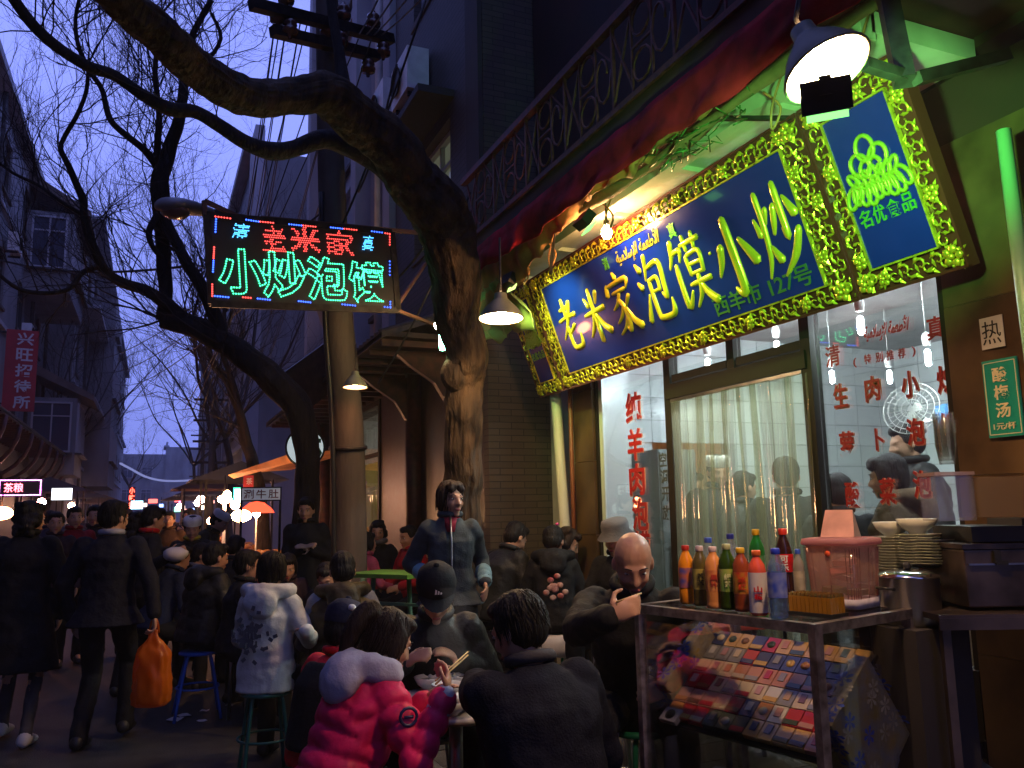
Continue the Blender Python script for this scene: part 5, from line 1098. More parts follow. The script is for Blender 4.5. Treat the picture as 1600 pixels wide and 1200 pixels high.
def person(label, crown, heading, sit=None, ground=0.0, lean=8, headpitch=0, headyaw=0, group=None, jacket=None, trousers=None, hairc=None, hair='short',
           arms=None, legs=None, vox=.014, amp=0, pitch=.07, bulk=1.0, coat=0, hood=None, collar=None, cap=None, face=True, shoes=True, shoulder=1.0, headroll=0, width=1.0, hem=.06, sleeve=None, scarf=None, female=False, seedn=0, cuffs=None, legspread=.1, chest=None, hs=1.0, side=0, kneef=None):
    """crown: world position of the top of the head; heading in degrees, 0 looks along +Y, 90 along +X"""
    crown = V(crown); h = R(heading); F = V((sin(h), cos(h), 0)); Rt = V((cos(h), -sin(h), 0)); U = V((0, 0, 1))
    L = R(lean); tor = (U*cos(L)+F*sin(L)+Rt*sin(R(side))).normalized(); hp = R(headpitch); 
    s = 1.0
    base_z = (sit+.09) if sit is not None else None
    # fit the scale of the body so that the crown lands on the given point
    hy = h+R(headyaw); HF = V((sin(hy), cos(hy), 0)); HR = V((cos(hy), -sin(hy), 0)); HU = (U*cos(hp)+HF*sin(hp)+HR*sin(R(headroll))).normalized(); HFd = HR.cross(HU)*-1
    HFd = HU.cross(HR); HR = HFd.cross(HU).normalized()
    neckv = tor*.52+(tor*.5+HU*.5).normalized()*.10; up = neckv+HU*.165*hs
    if sit is not None: s = (crown.z-base_z)/up.z; s = max(.62, min(1.25, s))
    else: s = (crown.z-ground)/(up.z+.90); s = max(.6, min(1.2, s))
    hsS = (hs*.5+.5*hs*s)
    headc = crown-HU*.122*hsS; neck_top = headc-HU*.065*hsS-HFd*.012
    neck = neck_top-(tor*.5+HU*.5).normalized()*.08*s; pel = neck-tor*.50*s
    chestc = pel+tor*.36*s; q = Matrix((HR, HFd, HU)).transposed()
    tf = (Rt.cross(tor)*-1).normalized()  # torso forward
    if tf.dot(F) < 0: tf = -tf
    sh = [neck-tor*.055*s+Rt*sx*.168*s*shoulder*(.9 if female else 1) for sx in (-1, 1)]
    hip = [pel+Rt*sx*.095*s-U*.02 for sx in (-1, 1)]
    g = ground
    kn, an = [], []
    for i, sx in enumerate((-1, 1)):
        if sit is not None:
            ft = pel+F*(.40 if kneef is None else kneef)*s+Rt*sx*(legspread+.07)*s; ft.z = g+.09
            if legs: ft = ft+F*legs[i][1]+Rt*legs[i][0]
            k_, a_ = ik(hip[i], ft, .43*s, .42*s, F*1.0+U*.9+Rt*sx*.15)
        else:
            off = legs[i] if legs else (0, 0)
            ft = V((pel.x, pel.y, g+.085*s+(off[2] if len(off) > 2 else 0)))+F*off[1]+Rt*(sx*.10*s+off[0]); k_, a_ = ik(hip[i], ft, .44*s, .43*s, F)
        kn.append(k_); an.append(a_)
    el, wr, hd = [], [], []
    for i, sx in enumerate((-1, 1)):
        A = (arms or ({}, {}))[i] or {}
        if 'to' in A: tgt = V(A['to'])
        elif sit is not None: tgt = pel+F*.34*s+Rt*sx*.14*s+U*.12*s
        else: tgt = sh[i]-U*.50*s+F*.06+Rt*sx*.07
        pole = V(A.get('pole', tuple(-U*.8+Rt*sx*.6-F*.35)))
        e_, w_ = ik(sh[i], tgt, .285*s, .255*s, pole); el.append(e_); wr.append(w_)
        dv = V(A['dir']) if 'dir' in A else ((w_-e_).normalized()); hd.append((dv, V(A.get('palm', tuple(Rt*-sx*.9-U*.2+F*.1))), A.get('curl', .5)))
    loc = V((pel.x, pel.y, g)); t = thing('person', label, 'person', loc, 0, group)
    def put(name, me_or_mb, m, par=None, v=None, **kw):
        me = voxel(me_or_mb, v or vox, kw.pop('sm', 2)) if v != 0 else me_or_mb.mesh()
        fx = kw.pop('fx', None)
        if fx: fx(me)
        me.transform(Matrix.Translation(-loc)); return obj(name, me, m, par or t, **kw)
    # --- body: one continuous skin surface
    b = MB(); head_parts(b, headc, q, hsS); b.cone(neck_top+HU*.03, .050*s, neck, .058*s)
    b.loft([(pel-tor*.08*s, Rt*.10*s, tf*.08*s), (pel, Rt*.15*s, tf*.10*s), (pel+tor*.18*s, Rt*.125*s, tf*.09*s), (chestc, Rt*.155*s, tf*.105*s), (neck-tor*.05*s, Rt*.14*s, tf*.07*s), (neck, Rt*.06*s, tf*.05*s)], 16)
    for i, sx in enumerate((-1, 1)):
        b.cone(sh[i], .048*s, el[i], .036*s); b.cone(el[i], .036*s, wr[i], .026*s); hand(b, wr[i], hd[i][0], hd[i][1], s, hd[i][2], 1)
        b.cone(hip[i], .075*s, kn[i], .050*s); b.cone(kn[i], .050*s, an[i], .034*s); b.cone(an[i], .034*s, an[i]+F*.12*s-U*.045*s, .03*s)
    body = put('body', b, M['skin'], v=max(.0075, min(vox*.75, .012)), sm=1)
    if face:
        wm = mat('eye_white', (.6, .58, .55), .3); 
        for sx in (-1, 1):
            e = MB(); c = headc+q @ V((sx*.032, .0785, .006))*hsS; e.ell(c, (.0125*hsS, .008*hsS, (.0062 if face != 'down' else .003)*hsS), rot=q, n=10, m=6)
            put('eye', e, wm, v=0); e = MB(); e.ell(c+q @ V((0, .0055, 0))*hsS, (.006*hsS, .005*hsS, (.0062 if face != 'down' else .003)*hsS), rot=q, n=8, m=6); put('iris', e, M['black'], v=0)
            e = MB(); e.tube([headc+q @ V((sx*a, bb, cc))*hsS for a, bb, cc in ((.014, .090, .027), (.032, .088, .033), (.050, .074, .026))], .0034*hsS, 5, flat=.6); put('eyebrow', e, M['hair'], v=0)
        e = MB(); e.ell(headc+q @ V((0, .0925, -.066))*hsS, (.020*hsS, .008*hsS, .0085*hsS), rot=q, n=12, m=6); put('lips', e, mat('lips', (.34, .08, .07), .4), v=0)
    # --- hair
    hm = hairc or M['hair']; H = MB(); T = lambda x, y, z: headc+q @ V((x, y, z))*hsS
    he = lambda x, y, z, rx, ry, rz: H.ell(T(x, y, z), (rx*hsS, ry*hsS, rz*hsS), rot=q, n=14, m=10)
    if hair != 'bald' :
        he(0, -.022, .045, .085, .096, .088); he(0, -.045, .0, .080, .072, .080)
        if hair in ('short', 'boy'): he(0, .045, .088, .062, .042, .034); he(-.07, .0, .03, .016, .03, .04); he(.07, .0, .03, .016, .03, .04)
        if hair == 'bob':
            he(0, .046, .090, .066, .046, .034); he(-.074, -.006, .004, .018, .048, .070); he(.074, -.006, .004, .018, .048, .070); he(0, -.05, -.03, .078, .06, .075); he(-.035, .070, .068, .034, .018, .022); he(.032, .072, .072, .036, .016, .018)
        if hair in ('long', 'pony', 'curly'): he(0, .046, .086, .064, .044, .034); he(-.074, .0, .0, .02, .04, .07); he(.074, .0, .0, .02, .04, .07)
        if hair == 'long': he(0, -.06, -.08, .08, .045, .14); he(0, -.065, -.18, .07, .035, .10)
        if hair == 'curly':
            rr = random.Random(seedn)
            for k in range(26): a = rr.uniform(0, 2*pi); z = rr.uniform(-.12, .10); he(.085*cos(a)*(1 if z < .05 else .7), -.03+.075*sin(a) if sin(a) < .3 else -.05, z, .028, .028, .028)
        if hair == 'pony':
            pts = smooth_pts([T(0, -.095, .075), T(0, -.135, .07), T(0, -.165, .01), T(-.01, -.165, -.07), T(-.015, -.15, -.15)], 4)
            H.tube(pts, [.028, .036, .042, .046, .046, .046, .044, .042, .040, .038, .036, .034, .030, .026, .022, .016, .010], 10)
        rr = random.Random(seedn+5)
        def hfx(me):
            nr = [v.normal.copy() for v in me.vertices]
            for v, n_ in zip(me.vertices, nr):
                l = q.transposed() @ (v.co-headc); a = atan2(l.x, l.y+.02); v.co += n_*(.006*noise.noise(V((a*6, l.z*6, seedn)))+.0035*noise.noise(V((a*24, l.z*8, seedn))))
        put('hair', H, hm, v=max(.008, vox*.6), sm=1, fx=hfx)
        if vox <= .0125:   # loose strands following the scalp
            S_ = MB()
            for k in range(260):
                a = rr.uniform(-pi, pi); 
                if abs(a) < .8 and hair != 'bob': continue
                zt = rr.uniform(.03, .12); r0 = .088; ln = rr.uniform(.05, .12)*(1.4 if hair in ('pony', 'bob') else .8); pts = []
                for j in range(5):
                    z = zt-ln*j/4; kk = sqrt(max(.05, 1-((z-.03)/.108)**2)) if z > .03 else 1.0; pts.append(T(sin(a+.1*sin(j+k))*r0*kk*(.96+.03*j/4), cos(a)*(.098)*kk-.024, z))
                S_.tube(pts, [.0022, .002, .0018, .0014, .0006], 3, cap=False)
            put('hair_strands', S_, hm, v=0, kind='stuff')
    elif hair == 'bald':
        he(0, -.03, -.01, .0795, .080, .045); put('stubble', H, mat('stubble', (.10, .055, .04), .7), v=.009)
    # --- trousers
    tm = trousers or cloth_mat('black_trousers', (.012, .012, .014))
    b = MB(); b.loft([(pel-tor*.10*s, Rt*.13*s, tf*.11*s), (pel, Rt*.175*s, tf*.13*s), (pel+tor*.12*s, Rt*.15*s, tf*.115*s)], 16)
    for i in range(2): b.cone(hip[i], .098*s*width, kn[i], .070*s*width); b.cone(kn[i], .070*s*width, an[i]+U*.01, .060*s*width); b.cone(an[i]+U*.02, .062*s*width, an[i]-U*.02, .064*s*width)
    put('trousers', b, tm, fx=lambda me: puff(me, [], 0, 1, .006, seedn))
    if shoes:
        for i in range(2):
            b = MB(); b.loft([(an[i]-U*.035-F*.08*s, Rt*.025*s, U*.02), (an[i]-U*.03-F*.06*s, Rt*.042*s, U*.045), (an[i]-U*.02, Rt*.044*s, U*.062), (an[i]-U*.045+F*.08*s, Rt*.048*s, U*.038), (an[i]-U*.055+F*.15*s, Rt*.042*s, U*.028), (an[i]-U*.06+F*.18*s, Rt*.02*s, U*.015)], 12)
            put('shoe', b, shoes if shoes is not True else M['black'], v=0)
    # --- jacket
    jm = jacket or cloth_mat('black_jacket', (.012, .012, .013))
    k = bulk; b = MB(); lo = pel-tor*(hem+coat)*s
    if coat:
        down = V((pel.x, pel.y, pel.z-coat*s)); st = [(down, Rt*.24*s*k, F*.19*s*k), (pel-U*coat*.5*s, Rt*.215*s*k, F*.165*s*k)]
    else: st = [(lo, Rt*.178*s*k, tf*.145*s*k)]
    fem = .93 if female else 1
    st += [(pel+tor*.02*s, Rt*.178*s*k, tf*.145*s*k), (pel+tor*.18*s, Rt*.160*s*k*fem, tf*.13*s*k), (chestc, Rt*.178*s*k*fem, tf*.142*s*k), (neck-tor*.085*s, Rt*.165*s*k*shoulder*fem, tf*.118*s*k), (neck-tor*.025*s, Rt*.105*s*k, tf*.095*s*k), (neck+tor*.02*s, Rt*.078*s, tf*.075*s)]
    b.loft(st, 22, pw=2.3)
    for i, sx in enumerate((-1, 1)):
        b.cone(sh[i]-Rt*sx*.012*s, .071*s*k, el[i], .056*s*k); b.cone(el[i], .056*s*k, wr[i]-(wr[i]-el[i]).normalized()*.015, .045*s*k)
    bones = [(lo, neck, 0.0)]+[(sh[i], el[i], .01) for i in (0, 1)]+[(el[i], wr[i], .30*s) for i in (0, 1)]
    J = put('jacket', b, jm, fx=lambda me: puff(me, bones, amp, pitch, .009, seedn))
    # collar
    b = MB(); cpts = [neck+tor*.035*s+(Rt*cos(a*pi/8)*.075+tf*sin(a*pi/8)*.078)*s for a in range(-4+8, 13+8)]
    b.tube([neck_top*.0+neck+tor*.045*s+(Rt*cos(a*2*pi/16)*.072+tf*sin(a*2*pi/16)*.072)*s for a in range(17)], .022*s, 8, cap=False); put('collar', b, collar or jm, v=0)
    if hood:
        b = MB()
        for a in range(-4, 5):
            an_ = a*pi/9; p = neck+tor*.02*s+(Rt*sin(an_)*.14-tf*cos(an_)*.115)*s; b.ell(p, (.062*s, .058*s, .055*s), n=10, m=8)
        b.ell(neck-tor*.05*s-tf*.15*s, (.12*s, .065*s, .11*s), rot=Matrix((Rt, tf, tor)).transposed()); b.ell(neck+tor*.02*s-tf*.13*s, (.10*s, .05*s, .06*s), rot=Matrix((Rt, tf, tor)).transposed())
        put('hood', b, hood, v=max(.012, vox), sm=8, fx=lambda me: puff(me, [], 0, 1, .010, seedn+3))
    if scarf:
        b = MB(); b.tube([neck+tor*.05*s+(Rt*cos(a*2*pi/12)*.085+tf*sin(a*2*pi/12)*.085)*s for a in range(13)], .032*s, 8, cap=False); put('scarf', b, scarf, v=0)
    if cuffs:
        for i in range(2): d = (wr[i]-el[i]).normalized(); b = MB(); b.cone(wr[i]-d*.13*s, .060*s*k, wr[i]-d*.02, .050*s*k); put('sleeve_cover', b, cuffs, fx=lambda me: puff(me, [(el[i], wr[i], 0)], .006, .04, .004))
    if cap:
        kind, cm = cap; b = MB()
        if kind == 'cap':
            b.lathe([(.096, -.01), (.098, .03), (.088, .075), (.055, .108), (.002, .12)], (0, 0, 0), 22); b.lathe([(.015, .118), (.012, .128), (.001, .13)], n=8)
            vs = []; 
            for a in range(9):
                an_ = (a-4)*.26; vs += [(.094*sin(an_), .092*cos(an_), .0), (.098*sin(an_)*1.05, .092*cos(an_)+.075*cos((a-4)*.38), -.018)]
            b.add(vs, [(2*i, 2*i+1, 2*i+3, 2*i+2) for i in range(8)], 0, True)
        elif kind == 'chef': b.lathe([(.088, -.005), (.092, .02), (.094, .055), (.080, .075), (.002, .080)], (0, 0, 0), 20)
        elif kind == 'bucket': b.lathe([(.135, -.035), (.098, .008), (.098, .055), (.088, .085), (.05, .098), (.002, .10)], (0, 0, 0), 22)
        for i_, vv in enumerate(b.v): l = V(vv); l = V((l.x, l.y*1.12-.012, l.z+.045)); b.v[i_] = tuple(headc+q @ l*hsS)
        put('cap' if kind != 'bucket' else 'hat', b, cm, v=0)
    t['_d'] = 0; del t['_d']
    return dict(t=t, loc=loc, headc=headc, q=q, s=s, hs=hsS, neck=neck, pel=pel, sh=sh, el=el, wr=wr, Rt=Rt, F=F, tor=tor, tf=tf, kn=kn, an=an, hd=hd, put=put, chest=chestc)
def stool(label, x, y, z, h, mcol, seatm=None, r=.15, legs=4, group='round stools', spread=.19):
    t = thing('stool', label, 'stool', (x, y, z), 0, group)
    MB().lathe([(.002, h), (r*.9, h), (r, h-.008), (r, h-.024), (r*.92, h-.028), (.002, h-.028)], n=24).build('seat', seatm or mcol, t)
    for k in range(legs):
        a = pi/4+k*2*pi/legs; c, s_ = cos(a), sin(a); MB().tube(smooth_pts([(c*r*.55, s_*r*.55, h-.03), (c*r*.85, s_*r*.85, h-.06), (c*spread, s_*spread, .0)], 4), .012, 7).build('leg', mcol, t)
    MB().tube([(cos(k*pi/10)*(r+.01), sin(k*pi/10)*(r+.01), h*.45) for k in range(21)], .008, 6, cap=False).build('ring', mcol, t)
    return t
pinkpuff = cloth_mat('pink_puffer', (.75, .015, .10), .5, nscale=9, bump=.3, bscale=30); redpuff = cloth_mat('red_puffer', (.60, .012, .02), .45, sheen=0, nscale=4)
black_c = cloth_mat('black_cloth', (.012, .012, .013)); navy = cloth_mat('navy_wool', (.010, .011, .02), .9, bscale=120, spec=.1); greyzip = cloth_mat('slate_fleece', (.055, .075, .085), .85, bscale=110)
whitec = cloth_mat('white_coat', (.62, .62, .58), .7, bump=.25); knit = cloth_mat('pale_knit', (.46, .42, .50), .95, bscale=70, bump=.25, nscale=2); pink_soft = cloth_mat('coral_coat', (.60, .10, .16)); red_soft = cloth_mat('red_coat', (.50, .015, .02))
darkpad = cloth_mat('dark_padded', (.016, .017, .016), .5); lightblue = cloth_mat('blue_oversleeve', (.22, .42, .50), .6); grey_sl = cloth_mat('grey_sleeve', (.22, .23, .27)); brownpad = cloth_mat('brown_check', (.05, .035, .015), .5, nscale=18); jeans = cloth_mat('dark_jeans', (.02, .028, .05))
white_cap = cloth_mat('white_cap', (.75, .75, .72)); olive = cloth_mat('olive_coat', (.05, .045, .02)); greyc = cloth_mat('grey_knit', (.16, .16, .17)); purple = cloth_mat('dark_plum', (.035, .02, .03))
# ---- foreground table group
TC = atZ(712, 1098, .72)
d1 = atD(625, 957, 3.25)
tb = thing('dining_table', 'low round white table crowded with bowls between the foreground diners', 'table', (TC.x, TC.y, 0))
MB().lathe([(.002, .70), (.33, .70), (.345, .71), (.345, .722), (.33, .728), (.002, .728)], n=32).build('tabletop', mat('table_white', (.42, .42, .42), .35, nscale=5), tb)
MB().tube([(0, 0, .70), (0, 0, .05)], .03, 10).build('pillar', M['steel'], tb)
for k in range(3): MB().tube([(0, 0, .08), (.25*cos(k*2.1), .25*sin(k*2.1), .01)], .016, 6).build('leg', M['steel'], tb)
bowlm = MB().lathe([(.03, 0), (.032, .008), (.06, .03), (.075, .06), (.072, .061), (.057, .033), (.002, .012)], n=20).mesh(); bowlm.materials.append(M['porcelain'])
soup = MB().lathe([(.002, .044), (.062, .044)], n=18).mesh(); soup.materials.append(mat('broth', (.35, .20, .06), .2, nscale=25, col2=(.10, .16, .03), coat=.6))
tbz = .728
BW = [(686, 1068, 'wide bowl of broth nearest the pink jacket'), (722, 1072, 'bowl beside the chopsticks hand'), (700, 1090, 'bowl in the middle of the crowded table'), (742, 1062, 'tall bowl at the far edge near the dark jacket man'), (730, 1110, 'bowl at the front edge of the table by the dark sleeve'), (664, 1075, 'bowl half hidden by the pink sleeve'), (705, 1118, 'empty looking bowl at the near edge'), (752, 1092, 'bowl tucked beside the dark sleeve')]
for i, (px, py, lb_) in enumerate(BW):
    p = atZ(px, py, tbz); 
    if (V((p.x, p.y, 0))-V((TC.x, TC.y, 0))).length > .30: p = V((TC.x, TC.y, 0))+(V((p.x, p.y, 0))-V((TC.x, TC.y, 0))).normalized()*.27
    t = thing('bowl', lb_, 'bowl', (p.x, p.y, tbz), i, 'bowls on the round table'); obj('dish', bowlm, None, t); obj('broth', soup, None, t)
hand_p = atD(712, 1072, 3.02)
Z_ = V((0, 0, 1))
p1 = person('person in a hot pink quilted jacket with pale hood eating with chopsticks', d1, 68, sit=.42, lean=24, headpitch=26, headyaw=8, jacket=pinkpuff, trousers=black_c, hairc=M['hair_brown'], hair='pony', vox=.011, amp=.016, pitch=.074, bulk=1.12, hood=knit, female=True,
            arms=({'to': hand_p+V((-.02, .28, -.10))}, {'to': hand_p-V((.05, .03, .02)), 'dir': (.35, .55, .75), 'palm': (-.8, .5, .2), 'curl': .9, 'pole': (.3, -.7, -.7)}), seedn=1, cuffs=None, collar=knit)
w = p1['wr'][1]; cs = thing('chopsticks', 'wooden chopsticks held by the pink jacket person', 'chopsticks', w)
for k in (0, .012): P('stick', MB().tube([w+V((-.02, .05, .03+k)), w+V((.15, .17, .10+k))], [.0035, .003], 6), mat('bamboo', (.55, .38, .15), .6), cs)
b = MB(); dd = (p1['wr'][1]-p1['el'][1]).normalized(); b.cone(p1['wr'][1]-dd*.07, .047, p1['wr'][1]-dd*.005, .043); p1['put']('knit_cuff', b, knit)
b = MB(); sr = (p1['el'][1]-p1['sh'][1]); c = p1['sh'][1]+sr*.30; outw = (p1['Rt']-V(ray(600, 1050)).normalized()*.8).normalized(); b.tube([c+outw*.102+V((.030*cos(a*pi/6), 0, .030*sin(a*pi/6))) for a in range(13)], .006, 5, cap=False); b.tube([c+outw*.104+V((-.016, 0, 0)), c+outw*.104+V((.016, 0, 0))], .006, 5); p1['put']('sleeve_badge', b, mat('badge_navy', (.02, .02, .08), .5), v=0)
stool('stool under the pink jacket person', p1['pel'].x, p1['pel'].y, 0, .42, mat('stool_steel', (.3, .3, .3), .4, metal=.8), M['white'])
d2 = atD(792, 931, 2.85)
p2 = person('person in a dark wool jacket with back turned beside the glass case', d2, -6, sit=.44, lean=16, headpitch=22, headyaw=-22, jacket=navy, hair='short', vox=.012, bulk=1.22, shoulder=1.1, arms=({'to': V((TC.x+.05, TC.y-.02, .86)), 'palm': (.5, .2, -.6)}, None), seedn=2, collar=cloth_mat('collar_grey', (.05, .05, .06)))
stool('stool under the dark wool jacket person', p2['pel'].x, p2['pel'].y, 0, .44, mat('stool_steel', (.3, .3, .3)), M['white'])
p3 = person('child in a red puffer jacket, dark vest and navy cap behind the pink jacket', atD(545, 948, 3.95), 60, sit=.38, lean=10, headpitch=14, jacket=redpuff, hair='short', vox=.014, amp=.012, pitch=.09, bulk=1.2, cap=('cap', cloth_mat('navy_cap', (.012, .014, .04))), seedn=3)
b = MB(); st3 = p3; b.loft([(p3['pel']+p3['tor']*.02, p3['Rt']*.18, p3['tf']*.185), (p3['chest'], p3['Rt']*.17, p3['tf']*.185), (p3['neck']-p3['tor']*.02, p3['Rt']*.14, p3['tf']*.13)], 18); p3['put']('vest', b, black_c, v=.016)
b = MB(); b.ell(p3['headc']+p3['q'] @ V((.07, -.045, .105)), (.02, .02, .016)); p3['put']('cap_emblem', b, M['white'], v=0)
stool('stool under the child in the red puffer jacket', p3['pel'].x, p3['pel'].y, 0, .38, mat('stool_blue', (.02, .12, .5), .5))
p4 = person('person in a black cap and dark jacket bending over the table', atD(682, 897, 3.95), 196, sit=.46, lean=22, headpitch=30, jacket=darkpad, hair='short', vox=.012, bulk=1.18, cap=('cap', cloth_mat('black_cap', (.01, .011, .014))), face='down', seedn=4, arms=({'to': V((TC.x+.12, TC.y+.30, .85))}, {'to': V((TC.x-.14, TC.y+.30, .85))}))
b = MB(); q = p4['q']; hc = p4['headc']
for k in range(3): x0 = -.018+k*.012; hgt = .006+k*.007; b.add([hc+q @ V(v) for v in ((x0-.004, .103, .078), (x0+.004, .103, .078), (x0+.0015, .0985, .078+hgt+.004), (x0-.006, .0985, .078+hgt))], [(0, 1, 2, 3)])
p4['put']('cap_logo', b, M['white'], v=0)
stool('stool under the person in the black cap', p4['pel'].x, p4['pel'].y, 0, .46, mat('stool_steel', (.3, .3, .3)), M['white'])
# ---- standing woman
p5 = person('person standing by the tree in a slate zip jacket and pale oversleeves', atD(705, 752, 5.5), 196, ground=.15, lean=0, headpitch=2, headyaw=-28, jacket=greyzip, trousers=black_c, hairc=M['hair_brown'], hair='bob', vox=.011, bulk=1.02, coat=.06, female=True, cuffs=lightblue, seedn=6, shoulder=1.05,
            arms=({'to': atD(758, 912, 5.38), 'pole': (.35, .6, -.4)}, {'to': atD(676, 905, 5.32), 'pole': (-.35, .6, -.4)}))
b = MB(); c_ = p5; b.tube([c_['neck']+c_['tf']*.082+c_['tor']*.03, c_['chest']+c_['tf']*.185, c_['pel']+c_['tf']*.185, c_['pel']-c_['tor']*.10+c_['tf']*.19], .006, 6); c_['put']('zip', b, M['steel'], v=0)
b = MB(); b.loft([(c_['neck']+c_['tor']*.03, c_['Rt']*.070, c_['tf']*.075), (c_['neck']-c_['tor']*.07+c_['tf']*.04, c_['Rt']*.035, c_['tf']*.10)], 14); c_['put']('shirt_collar', b, cloth_mat('red_print', (.35, .02, .04), nscale=40), v=0)
# ---- bald man
p6 = person('bald person in a black jacket eating behind the glass case', atD(990, 840, 3.42), 215, sit=.60, ground=.15, lean=26, headpitch=30, headyaw=-10, jacket=black_c, hair='bald', vox=.011, bulk=1.10, shoulder=1.05, face='down', seedn=7,
            arms=(None, {'to': atD(952, 962, 3.08), 'dir': (.75, -.35, .28), 'palm': (.2, .9, -.2), 'curl': .95, 'pole': (-.8, .0, -.6)}))
w = p6['wr'][1]; cs = thing('chopsticks', 'chopsticks in the hand of the bald person', 'chopsticks', w)
P('stick', MB().tube([w+V((.02, -.02, .05)), w+V((.13, -.02, .075))], .0035, 6), mat('bamboo', (.5, .35, .15)), cs); P('stick', MB().tube([w+V((.02, -.02, .04)), w+V((.13, -.0, .055))], .0035, 6), mat('bamboo', (.5, .35, .15)), cs)
stool('stool under the bald person', p6['pel'].x, p6['pel'].y, .15, .45, mat('stool_green', (.01, .22, .12), .5))
# ---- diners by the brick wall
p7 = person('person in a black hoodie with a flower print on the back and red collar', atD(866, 824, 6.6), 24, sit=.60, ground=.15, lean=10, headpitch=18, headyaw=16, jacket=black_c, collar=red_soft, hair='short', vox=.013, bulk=1.1, hood=black_c, female=True, seedn=8, face=False)
b = MB(); rr = random.Random(4); bk = p7['chest']-p7['tf']*.0
fl = mat('flower_print', (.55, .42, .34), .6, nscale=14, col2=(.35, .05, .05))
for k in range(16):
    a, r_ = rr.uniform(0, 6.28), rr.uniform(0, .09); c = p7['chest']-p7['tor']*.10-p7['tf']*.178+p7['Rt']*r_*cos(a)*1.3+p7['tor']*r_*sin(a); b.ell(c, (.026, .008, .022), rot=Matrix((p7['Rt'], p7['tf'], p7['tor'])).transposed(), n=8, m=5)
p7['put']('flower_print', b, fl, v=0, kind='stuff')
b = MB(); b.ell(p7['headc']+p7['q'] @ V((.03, -.03, .135)), (.016, .012, .012)); p7['put']('hair_clip', b, mat('pink_clip', (.8, .1, .3), .3), v=0)
gs_ = stool('green stool under the flower print hoodie', p7['pel'].x, p7['pel'].y, .15, .45, mat('stool_green', (.01, .22, .12), .5))
p8 = person('person in a dark padded jacket looking down beside the brick wall', atD(815, 820, 6.9), 75, sit=.60, ground=.15, lean=20, headpitch=32, jacket=darkpad, hair='boy', vox=.014, bulk=1.25, seedn=9, face='down')
p9 = person('person in a brimmed felt hat seated before the marble jamb', atD(958, 815, 5.9), 240, sit=.60, ground=.15, lean=6, headpitch=14, jacket=black_c, hair='short', vox=.014, cap=('bucket', greyc), seedn=10, face='down')
p10 = person('person with curly hair eating between the red collar and the felt hat', atD(897, 828, 7.0 if False else 6.7), 120, sit=.60, ground=.15, lean=14, headpitch=30, jacket=black_c, hair='curly', hairc=M['hair_brown'], vox=.014, seedn=11)
# ---- mid ground table diners
p11 = person('person in a white hooded coat with dark ink print, back turned on a green stool', atD(428, 863, 5.25), 30, sit=.50, lean=3, headpitch=10, jacket=whitec, hair='bob', vox=.012, bulk=1.06, hood=whitec, female=True, seedn=12, hem=.12, face=False, kneef=.42, arms=(None, {'to': atD(478, 985, 4.85), 'dir': (.3, .9, -.1), 'palm': (-.3, 0, -.9)}))
b = MB(); rr = random.Random(9)
for k in range(90):
    u_, v_ = rr.gauss(-.03, .045), rr.gauss(-.10, .06); c = p11['chest']-p11['tf']*.196+p11['Rt']*u_+p11['tor']*v_; a = rr.uniform(0, 3.1); d = (p11['Rt']*cos(a)+p11['tor']*sin(a))*.014
    b.bar(c-d, c+d, .0045, .02)
p11['put']('ink_print', b, mat('ink_print', (.09, .09, .10), .7), v=0, kind='stuff')
stool('dark green stool under the white coat person', p11['pel'].x, p11['pel'].y, 0, .50, mat('stool_dgreen', (.01, .09, .07), .4))
p12 = person('person in a long dark padded coat with fur cuffs on a blue stool', atD(342, 848, 6.8), 66, sit=.50, lean=10, headpitch=10, jacket=darkpad, hair='short', vox=.014, bulk=1.25, amp=.010, pitch=.10, seedn=13, hood=darkpad, cuffs=cloth_mat('fur_cuff', (.22, .16, .12), .9))
stool('bright blue stool under the dark padded coat', p12['pel'].x, p12['pel'].y, 0, .50, mat('stool_blue', (.02, .12, .5), .5), spread=.24)
p13 = person('young person with glasses in profile left of the white coat', atD(392, 860, 6.3), 92, sit=.50, lean=8, headpitch=8, jacket=black_c, hair='boy', vox=.012, seedn=14)
b = MB(); q = p13['q']; hc = p13['headc']
for sx in (-1, 1): b.tube([hc+q @ V((sx*.034+.022*cos(a*pi/6), .100, .002+.018*sin(a*pi/6))) for a in range(13)], .002, 4, cap=False); b.tube([hc+q @ V((sx*.056, .098, .006)), hc+q @ V((sx*.080, -.005, .008))], .002, 4)
p13['put']('glasses', b, M['black'], v=0)
p14 = person('person in a brown checked vest over grey sleeves, back to the camera', atD(535, 864, 5.35), 8, sit=.48, lean=6, headpitch=14, jacket=grey_sl, hair='short', vox=.013, bulk=1.12, seedn=15, face=False, hood=brownpad)
b = MB(); b.loft([(p14['pel']-p14['tor']*.04, p14['Rt']*.215, p14['tf']*.18), (p14['chest'], p14['Rt']*.215, p14['tf']*.19), (p14['neck']-p14['tor']*.06, p14['Rt']*.20, p14['tf']*.15), (p14['neck'], p14['Rt']*.10, p14['tf']*.10)], 18); p14['put']('vest', b, brownpad, v=.015, fx=lambda me: puff(me, [(p14['pel'], p14['neck'], 0)], .012, .09))
stool('stool under the brown checked vest', p14['pel'].x, p14['pel'].y, 0, .48, mat('stool_blue', (.02, .12, .5), .5))
p15 = person('person in black looking down across the mid table', atD(508, 884, 6.3), 205, sit=.50, lean=22, headpitch=30, jacket=black_c, hair='short', vox=.014, seedn=16, face='down')
p16 = person('person with long dark hair bent over the mid table behind the white coat', atD(450, 868, 7.2), 190, sit=.50, lean=16, headpitch=24, jacket=purple, hair='long', vox=.015, female=True, seedn=17, face='down')
